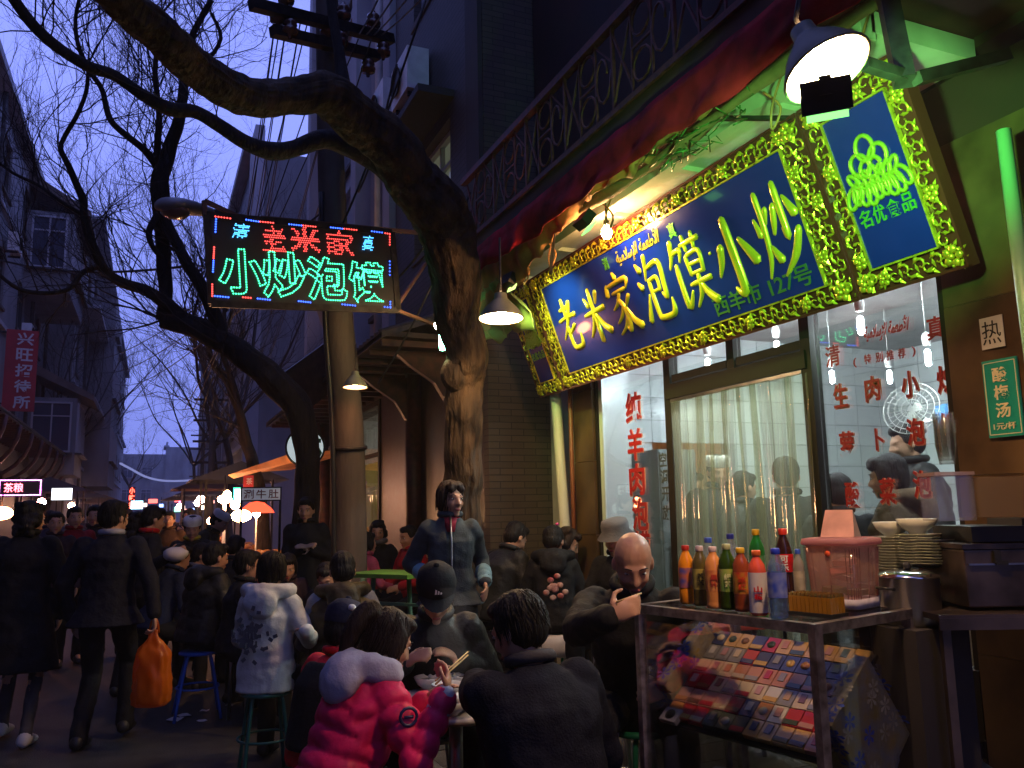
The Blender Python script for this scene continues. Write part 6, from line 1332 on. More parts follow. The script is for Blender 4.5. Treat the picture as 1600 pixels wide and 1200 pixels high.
# ---- green bench diners
p17 = person('person in a coral coat with long hair, left of the lit window diners', atD(574, 832, 8.3), 70, sit=.62, ground=.15, lean=8, jacket=pink_soft, hair='long', vox=.015, female=True, seedn=18)
p18 = person('person with a grey scarf facing the street below the lit window', atD(590, 814, 8.9), 195, sit=.62, ground=.15, lean=6, headpitch=8, jacket=black_c, hair='curly', vox=.015, scarf=greyc, female=True, seedn=19)
p19 = person('person in a bright red coat with pinned up hair', atD(636, 822, 8.4), 250, sit=.62, ground=.15, lean=10, headpitch=8, jacket=red_soft, hair='short', vox=.015, female=True, seedn=20, bulk=1.15)
p20 = person('person in black at the far side of the green bench, half hidden by the trunk', atD(668, 845, 8.6), 260, sit=.60, ground=.15, lean=8, jacket=black_c, hair='short', vox=.016, seedn=21)
# ---- standing figures and walkers
p21 = person('person in a black coat standing against the forked trunk', atD(478, 778, 8.4), 200, ground=.0, lean=0, headpitch=10, jacket=black_c, hair='short', vox=.015, coat=.35, seedn=22, arms=({'to': atD(484, 858, 8.2)}, {'to': atD(474, 858, 8.2)}))
p22 = person('food vendor in a white cap and dark apron facing the diners', atD(301, 808, 8.3), 185, ground=0, lean=8, headpitch=16, jacket=black_c, hair='short', cap=('chef', white_cap), vox=.014, seedn=23, face='down', collar=cloth_mat('yellow_collar', (.5, .4, .05)))
p23 = person('second vendor in a white cap leaning over the food piles', atD(352, 800, 9.4), 110, ground=0, lean=30, headpitch=30, jacket=olive, hair='short', cap=('chef', white_cap), vox=.016, seedn=24)
ps_ = atD(182, 783, 6.0)
p25 = person('person in a dark suit walking away with an orange carrier bag', ps_, 14, ground=0, lean=3, headpitch=4, headyaw=32, jacket=cloth_mat('dark_suit', (.010, .011, .018)), collar=cloth_mat('shirt_pale', (.35, .35, .4)), hair='short', vox=.012, bulk=1.08, coat=.10, shoulder=1.12, legs=((-.02, -.06), (0, .22, .03)), seedn=25,
             arms=(None, {'to': atD(243, 968, 5.75), 'dir': (.05, -.05, -1), 'palm': (-1, 0, 0), 'curl': 1.1, 'pole': (.6, -.6, 0)}))
w = p25['wr'][1]+V((0, 0, -.09)); bag = thing('carrier_bag', 'orange plastic carrier bag hanging from the suited person\'s hand', 'bag', w); bm1 = glass('orange_plastic', (.9, .4, .05), refl=.2, rough=.3, opac=.8, ocol=(.75, .17, .005))
mb = MB(); Rb = V((.95, -.3, 0)); Fb = V((.3, .95, 0)); st = []
for z, a, b_ in ((0, .02, .015), (-.05, .035, .02), (-.11, .085, .05), (-.18, .11, .075), (-.30, .115, .085), (-.42, .12, .09), (-.49, .11, .08), (-.505, .05, .04)): st.append((w+V((0, 0, z)), Rb*a, Fb*b_))
mb.loft([(smooth_pts([a[0] for a in st], 4)[i], smooth_pts([a[1] for a in st], 4)[i], smooth_pts([a[2] for a in st], 4)[i]) for i in range(4*(len(st)-1)+1)], 48, pw=3); me = mb.mesh(); sbd = obj('sack', me, bm1, None); 
for v in me.vertices:
    n1 = noise.noise(V((v.co.x*38, v.co.y*38, v.co.z*7)))*.014+abs(noise.noise(v.co*24))*.014; v.co += (v.co-w-V((0, 0, v.co.z-w.z))).normalized()*n1; v.co -= w
sbd.parent = bag
MB().tube(smooth_pts([(-.03, 0, -.02), (-.02, 0, .05), (0, 0, .075), (.02, 0, .05), (.03, 0, -.02)], 3), .008, 6).build('handle', bm1, bag)
MB().ell((0, 0, -.36), (.085, .065, .10)).build('contents', mat('bag_contents', (.4, .18, .03), .7), bag)
p26 = person('person in a long black coat with pale socks walking at the left edge', atD(52, 784, 6.1), 10, ground=0, lean=3, headpitch=6, headyaw=35, jacket=black_c, hair='curly', vox=.014, coat=.42, bulk=1.12, legs=((-.02, .16, .02), (.02, -.12)), trousers=cloth_mat('grey_stocking', (.06, .055, .06)), width=.72, shoes=mat('pale_shoe', (.5, .48, .47), .5), seedn=26)
p27 = person('person in a red jacket facing the camera left of the suited person', atD(118, 792, 9.2), 165, ground=0, lean=2, jacket=cloth_mat('dull_red', (.28, .012, .02)), hair='short', vox=.016, seedn=27)
p28 = person('person in black partly behind the red jacketed one', atD(149, 790, 9.6), 190, ground=0, jacket=black_c, hair='short', vox=.016, seedn=28)
p29 = person('person with a dark coat between the long coat and the red jacket', atD(88, 800, 8.9), 170, ground=0, jacket=purple, hair='short', vox=.016, seedn=29)
p30 = person('person with a red collar in profile holding a white bag of food', atD(246, 792, 7.6), 70, ground=0, lean=4, headpitch=14, jacket=black_c, collar=red_soft, hair='short', vox=.014, seedn=30, arms=({'to': atD(265, 862, 7.3)}, {'to': atD(268, 868, 7.1)}))
wb = thing('food_bag', 'white paper bag of food held up by the red collared person', 'bag', atD(275, 866, 7.0)); mb = MB(); mb.ell((0, 0, 0), (.10, .07, .06), n=12, m=8); ob = mb.build('bag', M['paper'], wb)
for v in ob.data.vertices: v.co *= 1+.25*noise.noise(v.co*20)
p31 = person('person with curly hair and dark coat right behind the suited person', atD(218, 800, 7.6), 20, ground=0, jacket=black_c, hair='curly', vox=.016, seedn=31)
p32 = person('seated person in dark blue behind the padded coat, left of the street tables', atD(288, 852, 7.6), 60, sit=.5, lean=22, headpitch=20, jacket=cloth_mat('blue_black', (.02, .03, .07)), hair='short', vox=.016, seedn=32, side=0)
p33 = person('seated person in grey hunched at the front of the left street table', atD(322, 850, 8.0), 90, sit=.5, lean=14, headpitch=16, jacket=greyc, hair='short', vox=.016, seedn=33)
p34 = person('seated person in black seen from behind beside the vendor', atD(372, 838, 8.3), 40, sit=.5, lean=8, headpitch=16, jacket=black_c, hair='short', vox=.016, seedn=34)
# ---- crowd down the street: varied copies of six bodies
crng = random.Random(21); protos = [p27, p28, p29, p31, p21, p30]
cc = [('charcoal', (.03, .03, .032)), ('brown', (.06, .03, .015)), ('navy', (.015, .02, .05)), ('maroon', (.14, .015, .02)), ('olive', (.05, .055, .03)), ('beige', (.25, .2, .15)), ('black', (.012, .012, .012)), ('slate', (.08, .09, .11))]
seen = set()
for i in range(22):
    y = 11+i*1.35+crng.uniform(-.4, .4); x = crng.uniform(-2.6, .9)*(1 if y < 20 else .9)
    pr = protos[i % len(protos)]; cn, col = cc[i % 8]; cmt = cloth_mat('crowd_'+cn, col)
    px = 800+FPX*((V((x, y, 0))).dot(_r))/((V((x, y, 0))).dot(_f)); where = 'left side' if x < -1.3 else ('middle' if x < .0 else 'right side')
    lab = '%s coated passer-by on the %s of the street, about %s down the crowd' % (cn, where, ('nearest rank', 'second rank', 'middle rank', 'far rank', 'furthest rank')[min(4, i//5)])
    r = dup(pr['t'], (x, y, 0), crng.uniform(-.5, .5) + (pi if crng.random() < .4 else 0), lab, 'passers-by in the crowd down the street')
    sc = crng.uniform(.93, 1.05); r.scale = (sc, sc, sc)
    for ch in r.children:
        if ch.name.startswith(('jacket', 'collar')): ch.data = ch.data.copy(); ch.data.materials[0] = cmt
# ---- people inside the restaurant
def zin(px, py, d): return atD(px, py, d)
inside = (('cook in a white cap seen through the left curtain strips', 1122, 712, 6.6, 200, black_c, 'short', ('chef', white_cap)), ('customer in black behind the right curtain strips', 1226, 716, 5.4, 40, black_c, 'short', None), ('dark figure at the doorway of the amber back room', 1085, 738, 7.2, 150, purple, 'short', None),
          ('person in a fur hooded brown coat at the counter inside', 1378, 712, 4.7, 330, cloth_mat('brown_coat', (.10, .07, .04)), 'bob', None), ('taller person in dark behind the fur hood inside', 1408, 664, 5.6, 300, darkpad, 'short', None), ('person in black at the left of the counter inside', 1305, 742, 5.0, 30, black_c, 'short', None), ('figure in dark clothes deeper inside behind the curtain', 1165, 738, 6.4, 90, darkpad, 'short', None))
for i, (lab, px, py, d, hd_, jm, hr, cp) in enumerate(inside):
    c = zin(px, py, d); person(lab, c, hd_, ground=.15 if c.z > 1.55 else max(.15, c.z-1.75), lean=4, headpitch=10, jacket=jm, hair=hr, cap=cp, vox=.018, seedn=40+i, bulk=1.15, face=False if i not in (3,) else True, hood=cloth_mat('fur_hood', (.14, .09, .05), .95, bump=1, bscale=30) if i == 3 else None)
# ================================================================ GLASS CASE AND WHAT STANDS ON IT
CZ = 1.17
n0, lA, rA = atZ(1275, 976, CZ), atZ(990, 944, CZ), atZ(1421, 944, CZ)
cu = (lA-n0); CL = cu.length; cu.normalize(); cw = (rA-n0); cw = (cw-cu*cw.dot(cu)); cw.normalize(); CW = .60
case = thing('display_case', 'glass display case with metal edges full of cigarette packs', 'display case', (n0.x, n0.y, .15), 0)
CR = Matrix((-cu, cw, V((0, 0, 1)))).transposed()
def cp(a, b, z): return n0*1.0+cu*a+cw*b+V((0, 0, z-CZ))
fr_ = MB(); t_ = .032
def edge(a, b, w=t_): P('edge_bar', bevel_mb(a, b, w), M['alu'], case)
def bevel_mb(a, b, w):
    return MB().bar(a, b, w)
h_ = t_/2
cor = [(h_, h_), (CL-h_, h_), (CL-h_, CW-h_), (h_, CW-h_)]
for i in range(4):
    a, b = cor[i], cor[(i+1) % 4]; d = V((b[0]-a[0], b[1]-a[1], 0)).normalized()*(h_+.001)
    for z in (CZ-h_, .15+h_, .42): edge(cp(a[0]+d.x, a[1]+d.y, z), cp(b[0]-d.x, b[1]-d.y, z))
    edge(cp(a[0], a[1], .15), cp(a[0], a[1], CZ-.0))
topg = MB(); topg.prism([(t_, t_), (CL-t_, t_), (CL-t_, CW-t_), (t_, CW-t_)], cp(0, 0, CZ-.006), cu, cw, .008)
P('glass_top', topg, M['caseglass'], case)
for (a, b) in ((0, 1), (1, 2), (2, 3), (3, 0)):
    A1, B1 = cor[a], cor[b]; d = V((B1[0]-A1[0], B1[1]-A1[1], 0)); L = d.length-t_; d.normalize(); o = cp(A1[0]+d.x*h_, A1[1]+d.y*h_, .45)
    dw = (cu*d.x+cw*d.y); P('glass_side', MB().prism([(0, 0), (L, 0), (L, CZ-.45-t_), (0, CZ-.45-t_)], o, dw, V((0, 0, 1)), .005), M['caseglass'], case)
P('base_board', MB().prism([(t_, t_), (CL-t_, t_), (CL-t_, CW-t_), (t_, CW-t_)], cp(0, 0, .44), cu, cw, .02), M['darkwood'], case)
P('lower_panel', MB().prism([(t_, .01), (CL-t_, .01), (CL-t_, .02), (t_, .02)], cp(0, 0, .28), cu, cw, .22), M['alu'], case)
# sloping display board: high at the back, low towards the front long side
bz0, bz1 = .74, 1.02; by0, by1 = .07, .42
def bp(a, t, n=0):
    nrm = V((0, 0, 0)); p = cp(a, by0+(by1-by0)*t, bz0+(bz1-bz0)*t); sl = (cw*(by1-by0)+V((0, 0, bz1-bz0))).normalized(); nn = cu.cross(sl); nn = nn if nn.z > 0 else -nn
    return p+nn*n, sl, nn
ctr, sl, nn = bp(.40, .5)
SLN = ((by1-by0)**2+(bz1-bz0)**2)**.5
P('slope_board', MB().prism([(-.34, -SLN/2-.01), (.34, -SLN/2-.01), (.34, SLN/2+.01), (-.34, SLN/2+.01)], ctr-nn*.012, cu, sl, .012), M['black'], case)
for sx in (-.34, .34): P('slope_support', MB().bar(cp(.40+sx, by1, .46), cp(.40+sx, by1, bz1-.03), .02), M['alu'], case)
pk = random.Random(5)
PC = [('red', (.45, .02, .02)), ('white', (.62, .58, .50)), ('gold', (.55, .33, .08)), ('navy blue', (.03, .04, .12)), ('grey', (.25, .24, .22)), ('orange', (.50, .20, .06)), ('dark green', (.04, .07, .04)), ('brown', (.18, .07, .03)), ('cream', (.60, .48, .30)), ('pink', (.5, .25, .22))]
PM = {c: mat('pack_'+c.replace(' ', '_'), v, .28, coat=.6) for c, v in PC}
rows, colsN = 6, 11; pw, ph = .68/colsN, SLN/rows
pkm = MB().box((0, 0, 0), (pw*.93, ph*.94, .022)); pkme = pkm.mesh()
bandm = {}
RB = Matrix((-cu, sl, nn)).transposed()
rn = ('bottom', 'second', 'third', 'fourth', 'fifth', 'top'); cn_ = ('first', 'second', 'third', 'fourth', 'fifth', 'sixth', 'seventh', 'eighth', 'ninth', 'tenth', 'last')
lastc = -1
for r in range(rows):
    for c in range(colsN):
        if pk.random() < .55 and lastc >= 0: ci = lastc
        else: ci = pk.randrange(len(PC))
        lastc = ci; c2 = pk.randrange(len(PC)); nm = PC[ci][0]
        if c2 == ci: c2 = (ci+1) % len(PC)
        p = bp(.40, (r+.5)/rows, .013)[0]+cu*(.34-pw*(c+.5))
        t = thing('cigarette_pack', '%s and %s cigarette pack, %s row from the bottom, %s from the left' % (nm, PC[c2][0], rn[r], cn_[c]) if 0 < r < 5 else '%s and %s cigarette pack in the %s row, %s from the left' % (nm, PC[c2][0], rn[r], cn_[c]), 'cigarette pack', p, 0, 'cigarette packs on the sloping board')
        t.rotation_euler = (RB @ Matrix.Rotation(pk.uniform(-.04, .04), 3, 'Z')).to_euler()
        me = pkme.copy(); b = obj('box', me, PM[nm], t)
        k = pk.random(); b2 = MB()
        if k < .5: b2.box((0, -ph*.28, .0125), (pw*.90, ph*.26, .003))
        elif k < .62: b2.lathe([(pw*.28, .0112), (pw*.28, .0135), (.001, .0135)], (0, .0, 0), 12)
        else: b2.box((0, ph*.1, .0125), (pw*.4, ph*.5, .003))
        b2.build('printed_band', PM[PC[c2][0]], t)
# flowered cartons standing at the right end, twisted
def carton(lab, c, d, rot, m, m2, m3, n=9, seed=1):
    t = thing('carton', lab, 'carton', c, 0, 'cartons in the glass case'); t.rotation_euler = rot.to_euler()
    b = bevel(MB().box((0, 0, 0), d).build('box', m, t), .004); rr = random.Random(seed)
    f = MB(); g = MB()
    for k in range(n):
        for (ax, s_) in ((1, -1), (1, 1), (0, 1), (0, -1), (2, 1)):
            u_, v_ = rr.uniform(-.42, .42), rr.uniform(-.42, .42); tgt = f if rr.random() < .6 else g
            for q_ in range(6):
                a = q_*pi/3+k; r = .026; e = [0, 0, 0]; i1, i2 = [i for i in range(3) if i != ax]
                e[i1] = u_*d[i1]; e[i2] = v_*d[i2]; e[ax] = s_*(d[ax]/2+.0015)
                p0 = V(e); w1, w2 = V((0, 0, 0)), V((0, 0, 0)); w1[i1] = r*cos(a-.3); w1[i2] = r*sin(a-.3); w2[i1] = r*cos(a+.3); w2[i2] = r*sin(a+.3)
                tgt.add([p0, p0+w1, p0+(w1+w2)*.68, p0+w2], [(0, 1, 2, 3)])
    if f.v: f.build('flower_print', m2, t, kind='stuff')
    if g.v: g.build('leaf_print', m3, t, kind='stuff')
    return t
cy_m, cb_m, cg_m = mat('carton_yellow', (.50, .36, .06), .4, nscale=20, col2=(.35, .38, .40)), mat('carton_blue', (.04, .10, .55), .4), mat('carton_cream', (.55, .50, .35), .4)
rot = CR @ Matrix.Rotation(R(0), 3, 'Z') @ Matrix.Rotation(R(38), 3, 'X')
carton('carton wrapped in yellow paper with blue flowers leaning at the right end of the case', cp(.045, .30, .80), (.05, .30, .36), rot, cy_m, cb_m, cg_m, 10, 2)
carton('blue and grey carton leaning on the flowered one in the case', cp(.10, .47, .76), (.05, .16, .26), rot @ Matrix.Rotation(.15, 3, 'Z'), mat('carton_grey', (.3, .33, .38), .4), cb_m, cg_m, 5, 3)
carton('flowered carton at the left end of the sloping board', cp(CL-.05, .24, .92), (.05, .34, .12), rot, mat('carton_sand', (.42, .36, .26), .4, nscale=20), cb_m, cy_m, 8, 4)
t = thing('tinsel_strip', 'glittering foil strip along the left inside edge of the glass case', 'tinsel', cp(CL-.05, .1, .95)); mb = MB()
for k in range(120):
    a = k/119; c = cp(CL-.03, .06+a*.42, .85+.24*a)+V((pk.uniform(-.01, .01), pk.uniform(-.01, .01), pk.uniform(-.01, .01))); c2 = V([pk.uniform(-1, 1) for _ in range(3)]).normalized(); c3 = c2.orthogonal().normalized(); mb.add([c+c2*.008, c+c3*.006, c-c2*.008, c-c3*.006], [(0, 1, 2, 3)])
ob = mb.build('foil', mat('foil', (.75, .8, .7), .15, metal=1), None); ob.parent = t; ob.matrix_parent_inverse = Matrix.Translation(-V(t.location)); ob['kind'] = 'stuff'
for i, (lab, a, b_, z, d, col) in enumerate((('flat green topped box on the floor of the case', .62, .15, .475, (.20, .10, .04), (.12, .22, .10)), ('flat grey green box in front of the green one in the case', .42, .12, .475, (.22, .09, .04), (.22, .30, .26)), ('dark red flat box at the bottom right of the case', .20, .14, .475, (.16, .10, .04), (.30, .03, .03)), ('small navy tin on the floor of the case', .72, .35, .475, (.10, .10, .05), (.03, .04, .12)))):
    t = thing('flat_box', lab, 'box', cp(a, b_, z)); t.rotation_euler = (CR @ Matrix.Rotation(.1*i, 3, 'Z')).to_euler(); bevel(MB().box((0, 0, 0), d).build('box', mat('fb_%d' % i, col, .4, coat=.3), t), .004); MB().box((0, 0, d[2]/2+.003), (d[0]*.9, d[1]*.85, .004)).build('lid', mat('fbl_%d' % i, tuple(min(1, c*2) for c in col), .3), t)
t = thing('round_label_box', 'small white box with a dark oval emblem at the lower left of the board', 'box', cp(CL-.12, .06, .76)); t.rotation_euler = RB.to_euler()
MB().box((0, 0, 0), (.08, .06, .02)).build('box', M['paper'], t); MB().lathe([(.022, .011), (.022, .013), (.001, .013)], n=16).build('emblem', M['black'], t)
# ---- bottles
def bottle(lab, px, pb, ptop, liquid, capc, labelc=None, shape='round', lab2=None, opaque=False, r0=.031, text=None, textc=None, lz=(.28, .62), stand=None):
    p = atZ(px, pb, CZ+.003); dep = (p-E0).dot(_f); h = (pb-ptop)/FPX*dep*1.0; t = thing('bottle', lab, 'bottle', (p.x, p.y, CZ+.002), pk.uniform(0, 6), 'drink bottles on the glass case'); r = r0
    S_ = {'round': [(.001, 0), (.85, .005), (.97, .03), (1, .10), (.96, .28), (1, .30), (1, .60), (.96, .62), (1.0, .68), (.85, .78), (.5, .86), (.40, .90), (.40, .93)],
          'waist': [(.001, 0), (.8, .005), (.98, .04), (1, .22), (.88, .33), (.86, .42), (.98, .55), (1, .64), (.90, .74), (.55, .85), (.38, .90), (.38, .93)],
          'square': [(.001, 0), (.9, .005), (1, .02), (1, .08), (.97, .10), (1, .12), (1, .66), (.97, .68), (.95, .74), (.7, .82), (.48, .87), (.44, .90), (.44, .93)]}[shape]
    prof = [(a*r, b*h) for a, b in S_]
    if opaque: MB().lathe(prof, n=20).build('body', mat('bt_'+lab[:20], liquid, .25, coat=.5), t)
    else:
        lm = glass('bt_'+lab[:20], tuple(min(1, c*1.0) for c in liquid), refl=.18, rough=.04, opac=.45 if max(liquid) < .95 else .12, ocol=liquid)
        MB().lathe(prof, n=20).build('body', lm, t)
        MB().lathe([(a*.93, b) for a, b in prof if b < h*.80]+[(.001, h*.80)], n=16).build('drink', glass('dr_'+lab[:20], liquid, refl=.05, opac=.6 if max(liquid) < .95 else .05, ocol=liquid), t)
    MB().lathe([(r*.47, h*.915), (r*.50, h*.925), (r*.50, h*.985), (r*.44, h), (.001, h)], n=16).build('cap', mat('cap_'+capc[0], capc[1], .35), t)
    if labelc: 
        MB().lathe([(r*1.015, h*lz[0]), (r*1.02, h*(lz[0]+.01)), (r*1.02, h*(lz[1]-.01)), (r*1.015, h*lz[1])], n=22).build('wrapper', mat('lb_'+lab[:20], labelc, .35, nscale=30, col2=lab2, detail=1), t)
    if text:
        vd = (V((0, 0, 0))-V((p.x, p.y, 0))).normalized(); a = atan2(vd.y, vd.x)-t.rotation_euler.z; nv = V((cos(a), sin(a), 0)); xv = V((-sin(a), cos(a), 0))
        for i, ch in enumerate(text): 
            o_ = write('lettering', ch, nv*(r*1.05)+V((0, 0, h*((lz[0]+lz[1])/2+(len(text)/2-.5-i)*.11))), xv, (0, 0, 1), mat('tx_'+lab[:12], textc, .4), t, w=r*.9, h=h*.095, bold=.03, depth=.0015)
    return t
RED, PINKW, BLUE, PGRN, YEL, ORG, NAVY = ('red', (.65, .04, .02)), ('pinkwhite', (.65, .5, .5)), ('blue', (.05, .12, .6)), ('palegreen', (.45, .50, .25)), ('yellow', (.7, .42, .02)), ('orange', (.8, .16, .03)), ('navy', (.02, .03, .3))
bottle('clear water bottle with blue cap, behind the olive tea bottle', 1111, 936, 841, (.97, .98, 1), BLUE, (.6, .65, .7), stand=1)
bottle('clear water bottle with dark blue cap, back row', 1146, 932, 835, (.96, .98, 1), NAVY, (.5, .55, .7))
bottle('green bottle with yellow cap, back row', 1187, 935, 828, (.08, .55, .12), YEL, (.1, .3, .12))
bottle('dark cola bottle with red cap and red label', 1230, 942, 827, (.03, .008, .004), RED, (.6, .01, .015), opaque=True, shape='waist', r0=.034, text='可乐', textc=(.8, .8, .8), lz=(.42, .66))
bottle('slim pale bottle with blue cap, rightmost of the bottles', 1252, 948, 859, (.75, .7, .6), BLUE, (.5, .45, .3), r0=.020)
bottle('orange juice bottle with red cap, leftmost of the row', 1075, 943, 853, (.95, .32, .01), RED, (.7, .18, .02), 'waist', (.1, .1, .4), opaque=True)
bottle('olive tea bottle with pale pink cap, second from left', 1097, 946, 854, (.10, .08, .02), PINKW, (.45, .40, .10), 'square', (.25, .2, .05), opaque=True, text='茶茶', textc=(.05, .05, .03))
bottle('light orange juice bottle with white cap, third from left', 1118, 950, 855, (.75, .30, .08), PINKW, (.75, .35, .10), 'square', (.6, .15, .05), opaque=True, text='果汁', textc=(.5, .05, .03))
bottle('green tea bottle with pale green cap and striped label', 1140, 952, 851, (.12, .25, .02), PGRN, (.16, .38, .06), 'square', (.45, .5, .12), text='绿茶', textc=(.75, .8, .4))
bottle('yellow and red labelled bottle with yellow cap', 1162, 955, 857, (.30, .06, .02), YEL, (.55, .32, .04), 'square', (.5, .03, .02), opaque=True, text='冰红', textc=(.6, .05, .02))
bottle('white labelled drink bottle with orange cap, front row', 1187, 961, 861, (.75, .10, .05), ORG, (.75, .72, .72), 'round', (.7, .6, .6), opaque=True, text='山楂', textc=(.6, .02, .03), lz=(.05, .66))
bottle('clear bottle with blue cap and blue swirling label, front row', 1218, 966, 858, (.75, .86, 1), ('royal', (.03, .06, .6)), (.03, .08, .55), 'square', (.35, .4, .6), lz=(.30, .66))
# ---- tray of gold lighters
pL = atZ(1277, 962, CZ); lt = thing('lighter_tray', 'black tray holding upright golden lighters on the case', 'tray', (pL.x, pL.y, CZ+.002)); lt.rotation_euler = CR.to_euler()
nx_, ny_ = 10, 5; sx_, sy_ = .0165, .017
MB().box((0, 0, .006), (nx_*sx_+.012, ny_*sy_+.012, .012)).build('base', M['black'], lt)
lm_b = MB().box((0, 0, .036), (.014, .0135, .052)).mesh(); lm_t = MB().box((0, 0, .066), (.0125, .011, .010)).box((.003, 0, .072), (.005, .008, .004)).mesh()
lm_b.materials.append(mat('lighter_gold', (.62, .27, .02), .3, metal=.4, coat=.5)); lm_t.materials.append(mat('lighter_cap', (.7, .45, .12), .25, metal=.9))
for i in range(nx_):
    for j in range(ny_):
        w = V((pL.x, pL.y, CZ+.004))+cu*(i-(nx_-1)/2)*sx_+cw*(j-(ny_-1)/2)*sy_
        t = thing('lighter', 'golden lighter standing among identical lighters in the black tray', 'lighter', w, 0, 'golden lighters in the tray'); t.rotation_euler = CR.to_euler(); obj('body', lm_b, None, t); obj('top', lm_t, None, t)
# ---- pink plastic box with a folded card
pB = atZ(1322, 948, CZ); bx = thing('plastic_box', 'translucent pink lidded plastic box on the right of the case', 'box', (pB.x, pB.y, CZ+.002)); bx.rotation_euler = (CR @ Matrix.Rotation(.08, 3, 'Z')).to_euler()
pkp = glass('pink_plastic', (.92, .72, .66), refl=.14, rough=.12, opac=.30, ocol=(.75, .45, .38)); mb = MB()
H_ = .225; vs = []
mb.loft([((0, 0, .0), (.085, 0, 0), (0, .085, 0)), ((0, 0, .02), (.09, 0, 0), (0, .09, 0)), ((0, 0, H_), (.102, 0, 0), (0, .102, 0))], 32, pw=7); mb.build('body', pkp, bx)
rb = MB()
for k in range(28): a = 2*pi*k/28; c_, s2 = cos(a), sin(a); e = 2/7; x, y = abs(c_)**e*(1 if c_ > 0 else -1), abs(s2)**e*(1 if s2 > 0 else -1); rb.bar((x*.092, y*.092, .03), (x*.103, y*.103, H_-.01), .003)
rb.build('rib', pkp, bx, kind='stuff')
MB().loft([((0, 0, H_), (.112, 0, 0), (0, .112, 0)), ((0, 0, H_+.006), (.116, 0, 0), (0, .116, 0)), ((0, 0, H_+.022), (.112, 0, 0), (0, .112, 0)), ((0, 0, H_+.026), (.09, 0, 0), (0, .09, 0))], 28, pw=7).build('lid', glass('pink_lid', (.9, .6, .6), refl=.2, opac=.75, ocol=(.75, .38, .38)), bx)
MB().loft([((0, 0, .001), (.095, 0, 0), (0, .095, 0)), ((0, 0, .035), (.097, 0, 0), (0, .097, 0))], 28, pw=7).build('band', mat('band_white', (.6, .55, .6), .5, nscale=20), bx)
MB().lathe([(.001, 0), (.011, 0), (.011, .002), (.001, .002)], (0, -.104, H_-.03), 14, rot=Matrix.Rotation(pi/2, 3, 'X')).build('sticker', mat('sticker_red', (.8, .1, .03), .4), bx)
for k, (x, y, z, c_) in enumerate(((-.03, .02, .06, (.15, .25, .05)), (.04, -.02, .05, (.2, .3, .08)), (-.04, -.03, .13, (.6, .3, .3)), (.03, .04, .10, (.65, .55, .5)), (0, -.01, .16, (.7, .4, .35)), (-.02, .05, .04, (.1, .2, .06)))):
    o = thing('packet', ('green packet lying low in the pink box', 'dark green packet at the right inside the pink box', 'pink packet leaning in the pink box', 'cream packet deep in the pink box', 'salmon packet at the top inside the pink box', 'bottle green packet at the bottom of the pink box')[k], 'packet', V(bx.location)+V((x, y, z))); o.rotation_euler = (pk.uniform(-.5, .5), pk.uniform(-.3, .3), pk.uniform(0, 3)); MB().box((0, 0, 0), (.07, .05, .02)).build('wrap', mat('pkt_%d' % k, c_, .4), o)
cd = thing('card', 'folded pink card standing on the pink box lid', 'card', V(bx.location)+V((0, 0, H_+.027))); cd.rotation_euler = (CR @ Matrix.Rotation(.25, 3, 'Z')).to_euler()
MB().add([(-.062, -.04, 0), (.062, -.04, 0), (.05, 0, .10), (-.05, 0, .10), (-.062, -.038, 0), (.062, -.038, 0), (.05, .002, .10), (-.05, .002, .10)], [(0, 1, 2, 3), (7, 6, 5, 4), (0, 3, 7, 4), (1, 5, 6, 2)]).build('front_leaf', mat('card_pink', (.68, .36, .30), .7, nscale=8), cd)
MB().add([(-.062, .04, 0), (.062, .04, 0), (.05, .003, .10), (-.05, .003, .10), (-.062, .042, 0), (.062, .042, 0)], [(0, 3, 2, 1), (4, 5, 1, 0)]).build('back_leaf', M['paper'], cd)
# ---- table with a red top behind the case, red tops
def tbl(lab, c, w, d, h, m, rz=0, g=.15, group='restaurant tables on the street'):
    t = thing('dining_table', lab, 'table', (c[0], c[1], g), rz, group); bevel(MB().box((0, 0, h-.0125), (w, d, .025)).build('tabletop', m, t), .005)
    for sx in (-1, 1):
        for sy in (-1, 1): MB().tube([(sx*(w/2-.05), sy*(d/2-.05), h-.025), (sx*(w/2-.04), sy*(d/2-.04), 0)], .014, 6).build('leg', M['steel'], t)
    return t
c = atZ(1030, 985, .87); tbl('orange red table before the bald person, behind the glass case', (c.x+.25, c.y+.25), .9, .6, .72, M['tabletop_red'], -.2)
c = atZ(470, 968, .74); tbl('orange red table among the diners beside the white coat', (c.x, c.y), 1.0, .7, .74, M['tabletop_red'], .1, 0)
for i, (px, py) in enumerate(((478, 955), (466, 962), (490, 964))):
    p = atZ(px, py, .745); t = thing('bowl', ('bowl at the far edge of the red table beside the white coat', 'bowl left on the red table beside the white coat', 'bowl right on the red table beside the vest')[i], 'bowl', p, 0, 'bowls on the red table'); obj('dish', bowlm, None, t); obj('broth', soup, None, t)
c = atZ(912, 888, .89); tbl('table of the diners in front of the marble jamb', (c.x+.1, c.y), .9, .6, .74, mat('table_cream', (.5, .45, .35), .4), .2)
for i, (px, py, lb_) in enumerate(((905, 886, 'bowl on the table before the felt hat'), (925, 883, 'bowl of greens on the table by the jamb'))):
    p = atZ(px, py, .892); t = thing('bowl', lb_, 'bowl', p, 0, 'bowls by the marble jamb'); obj('dish', bowlm, None, t); obj('broth', soup, None, t)
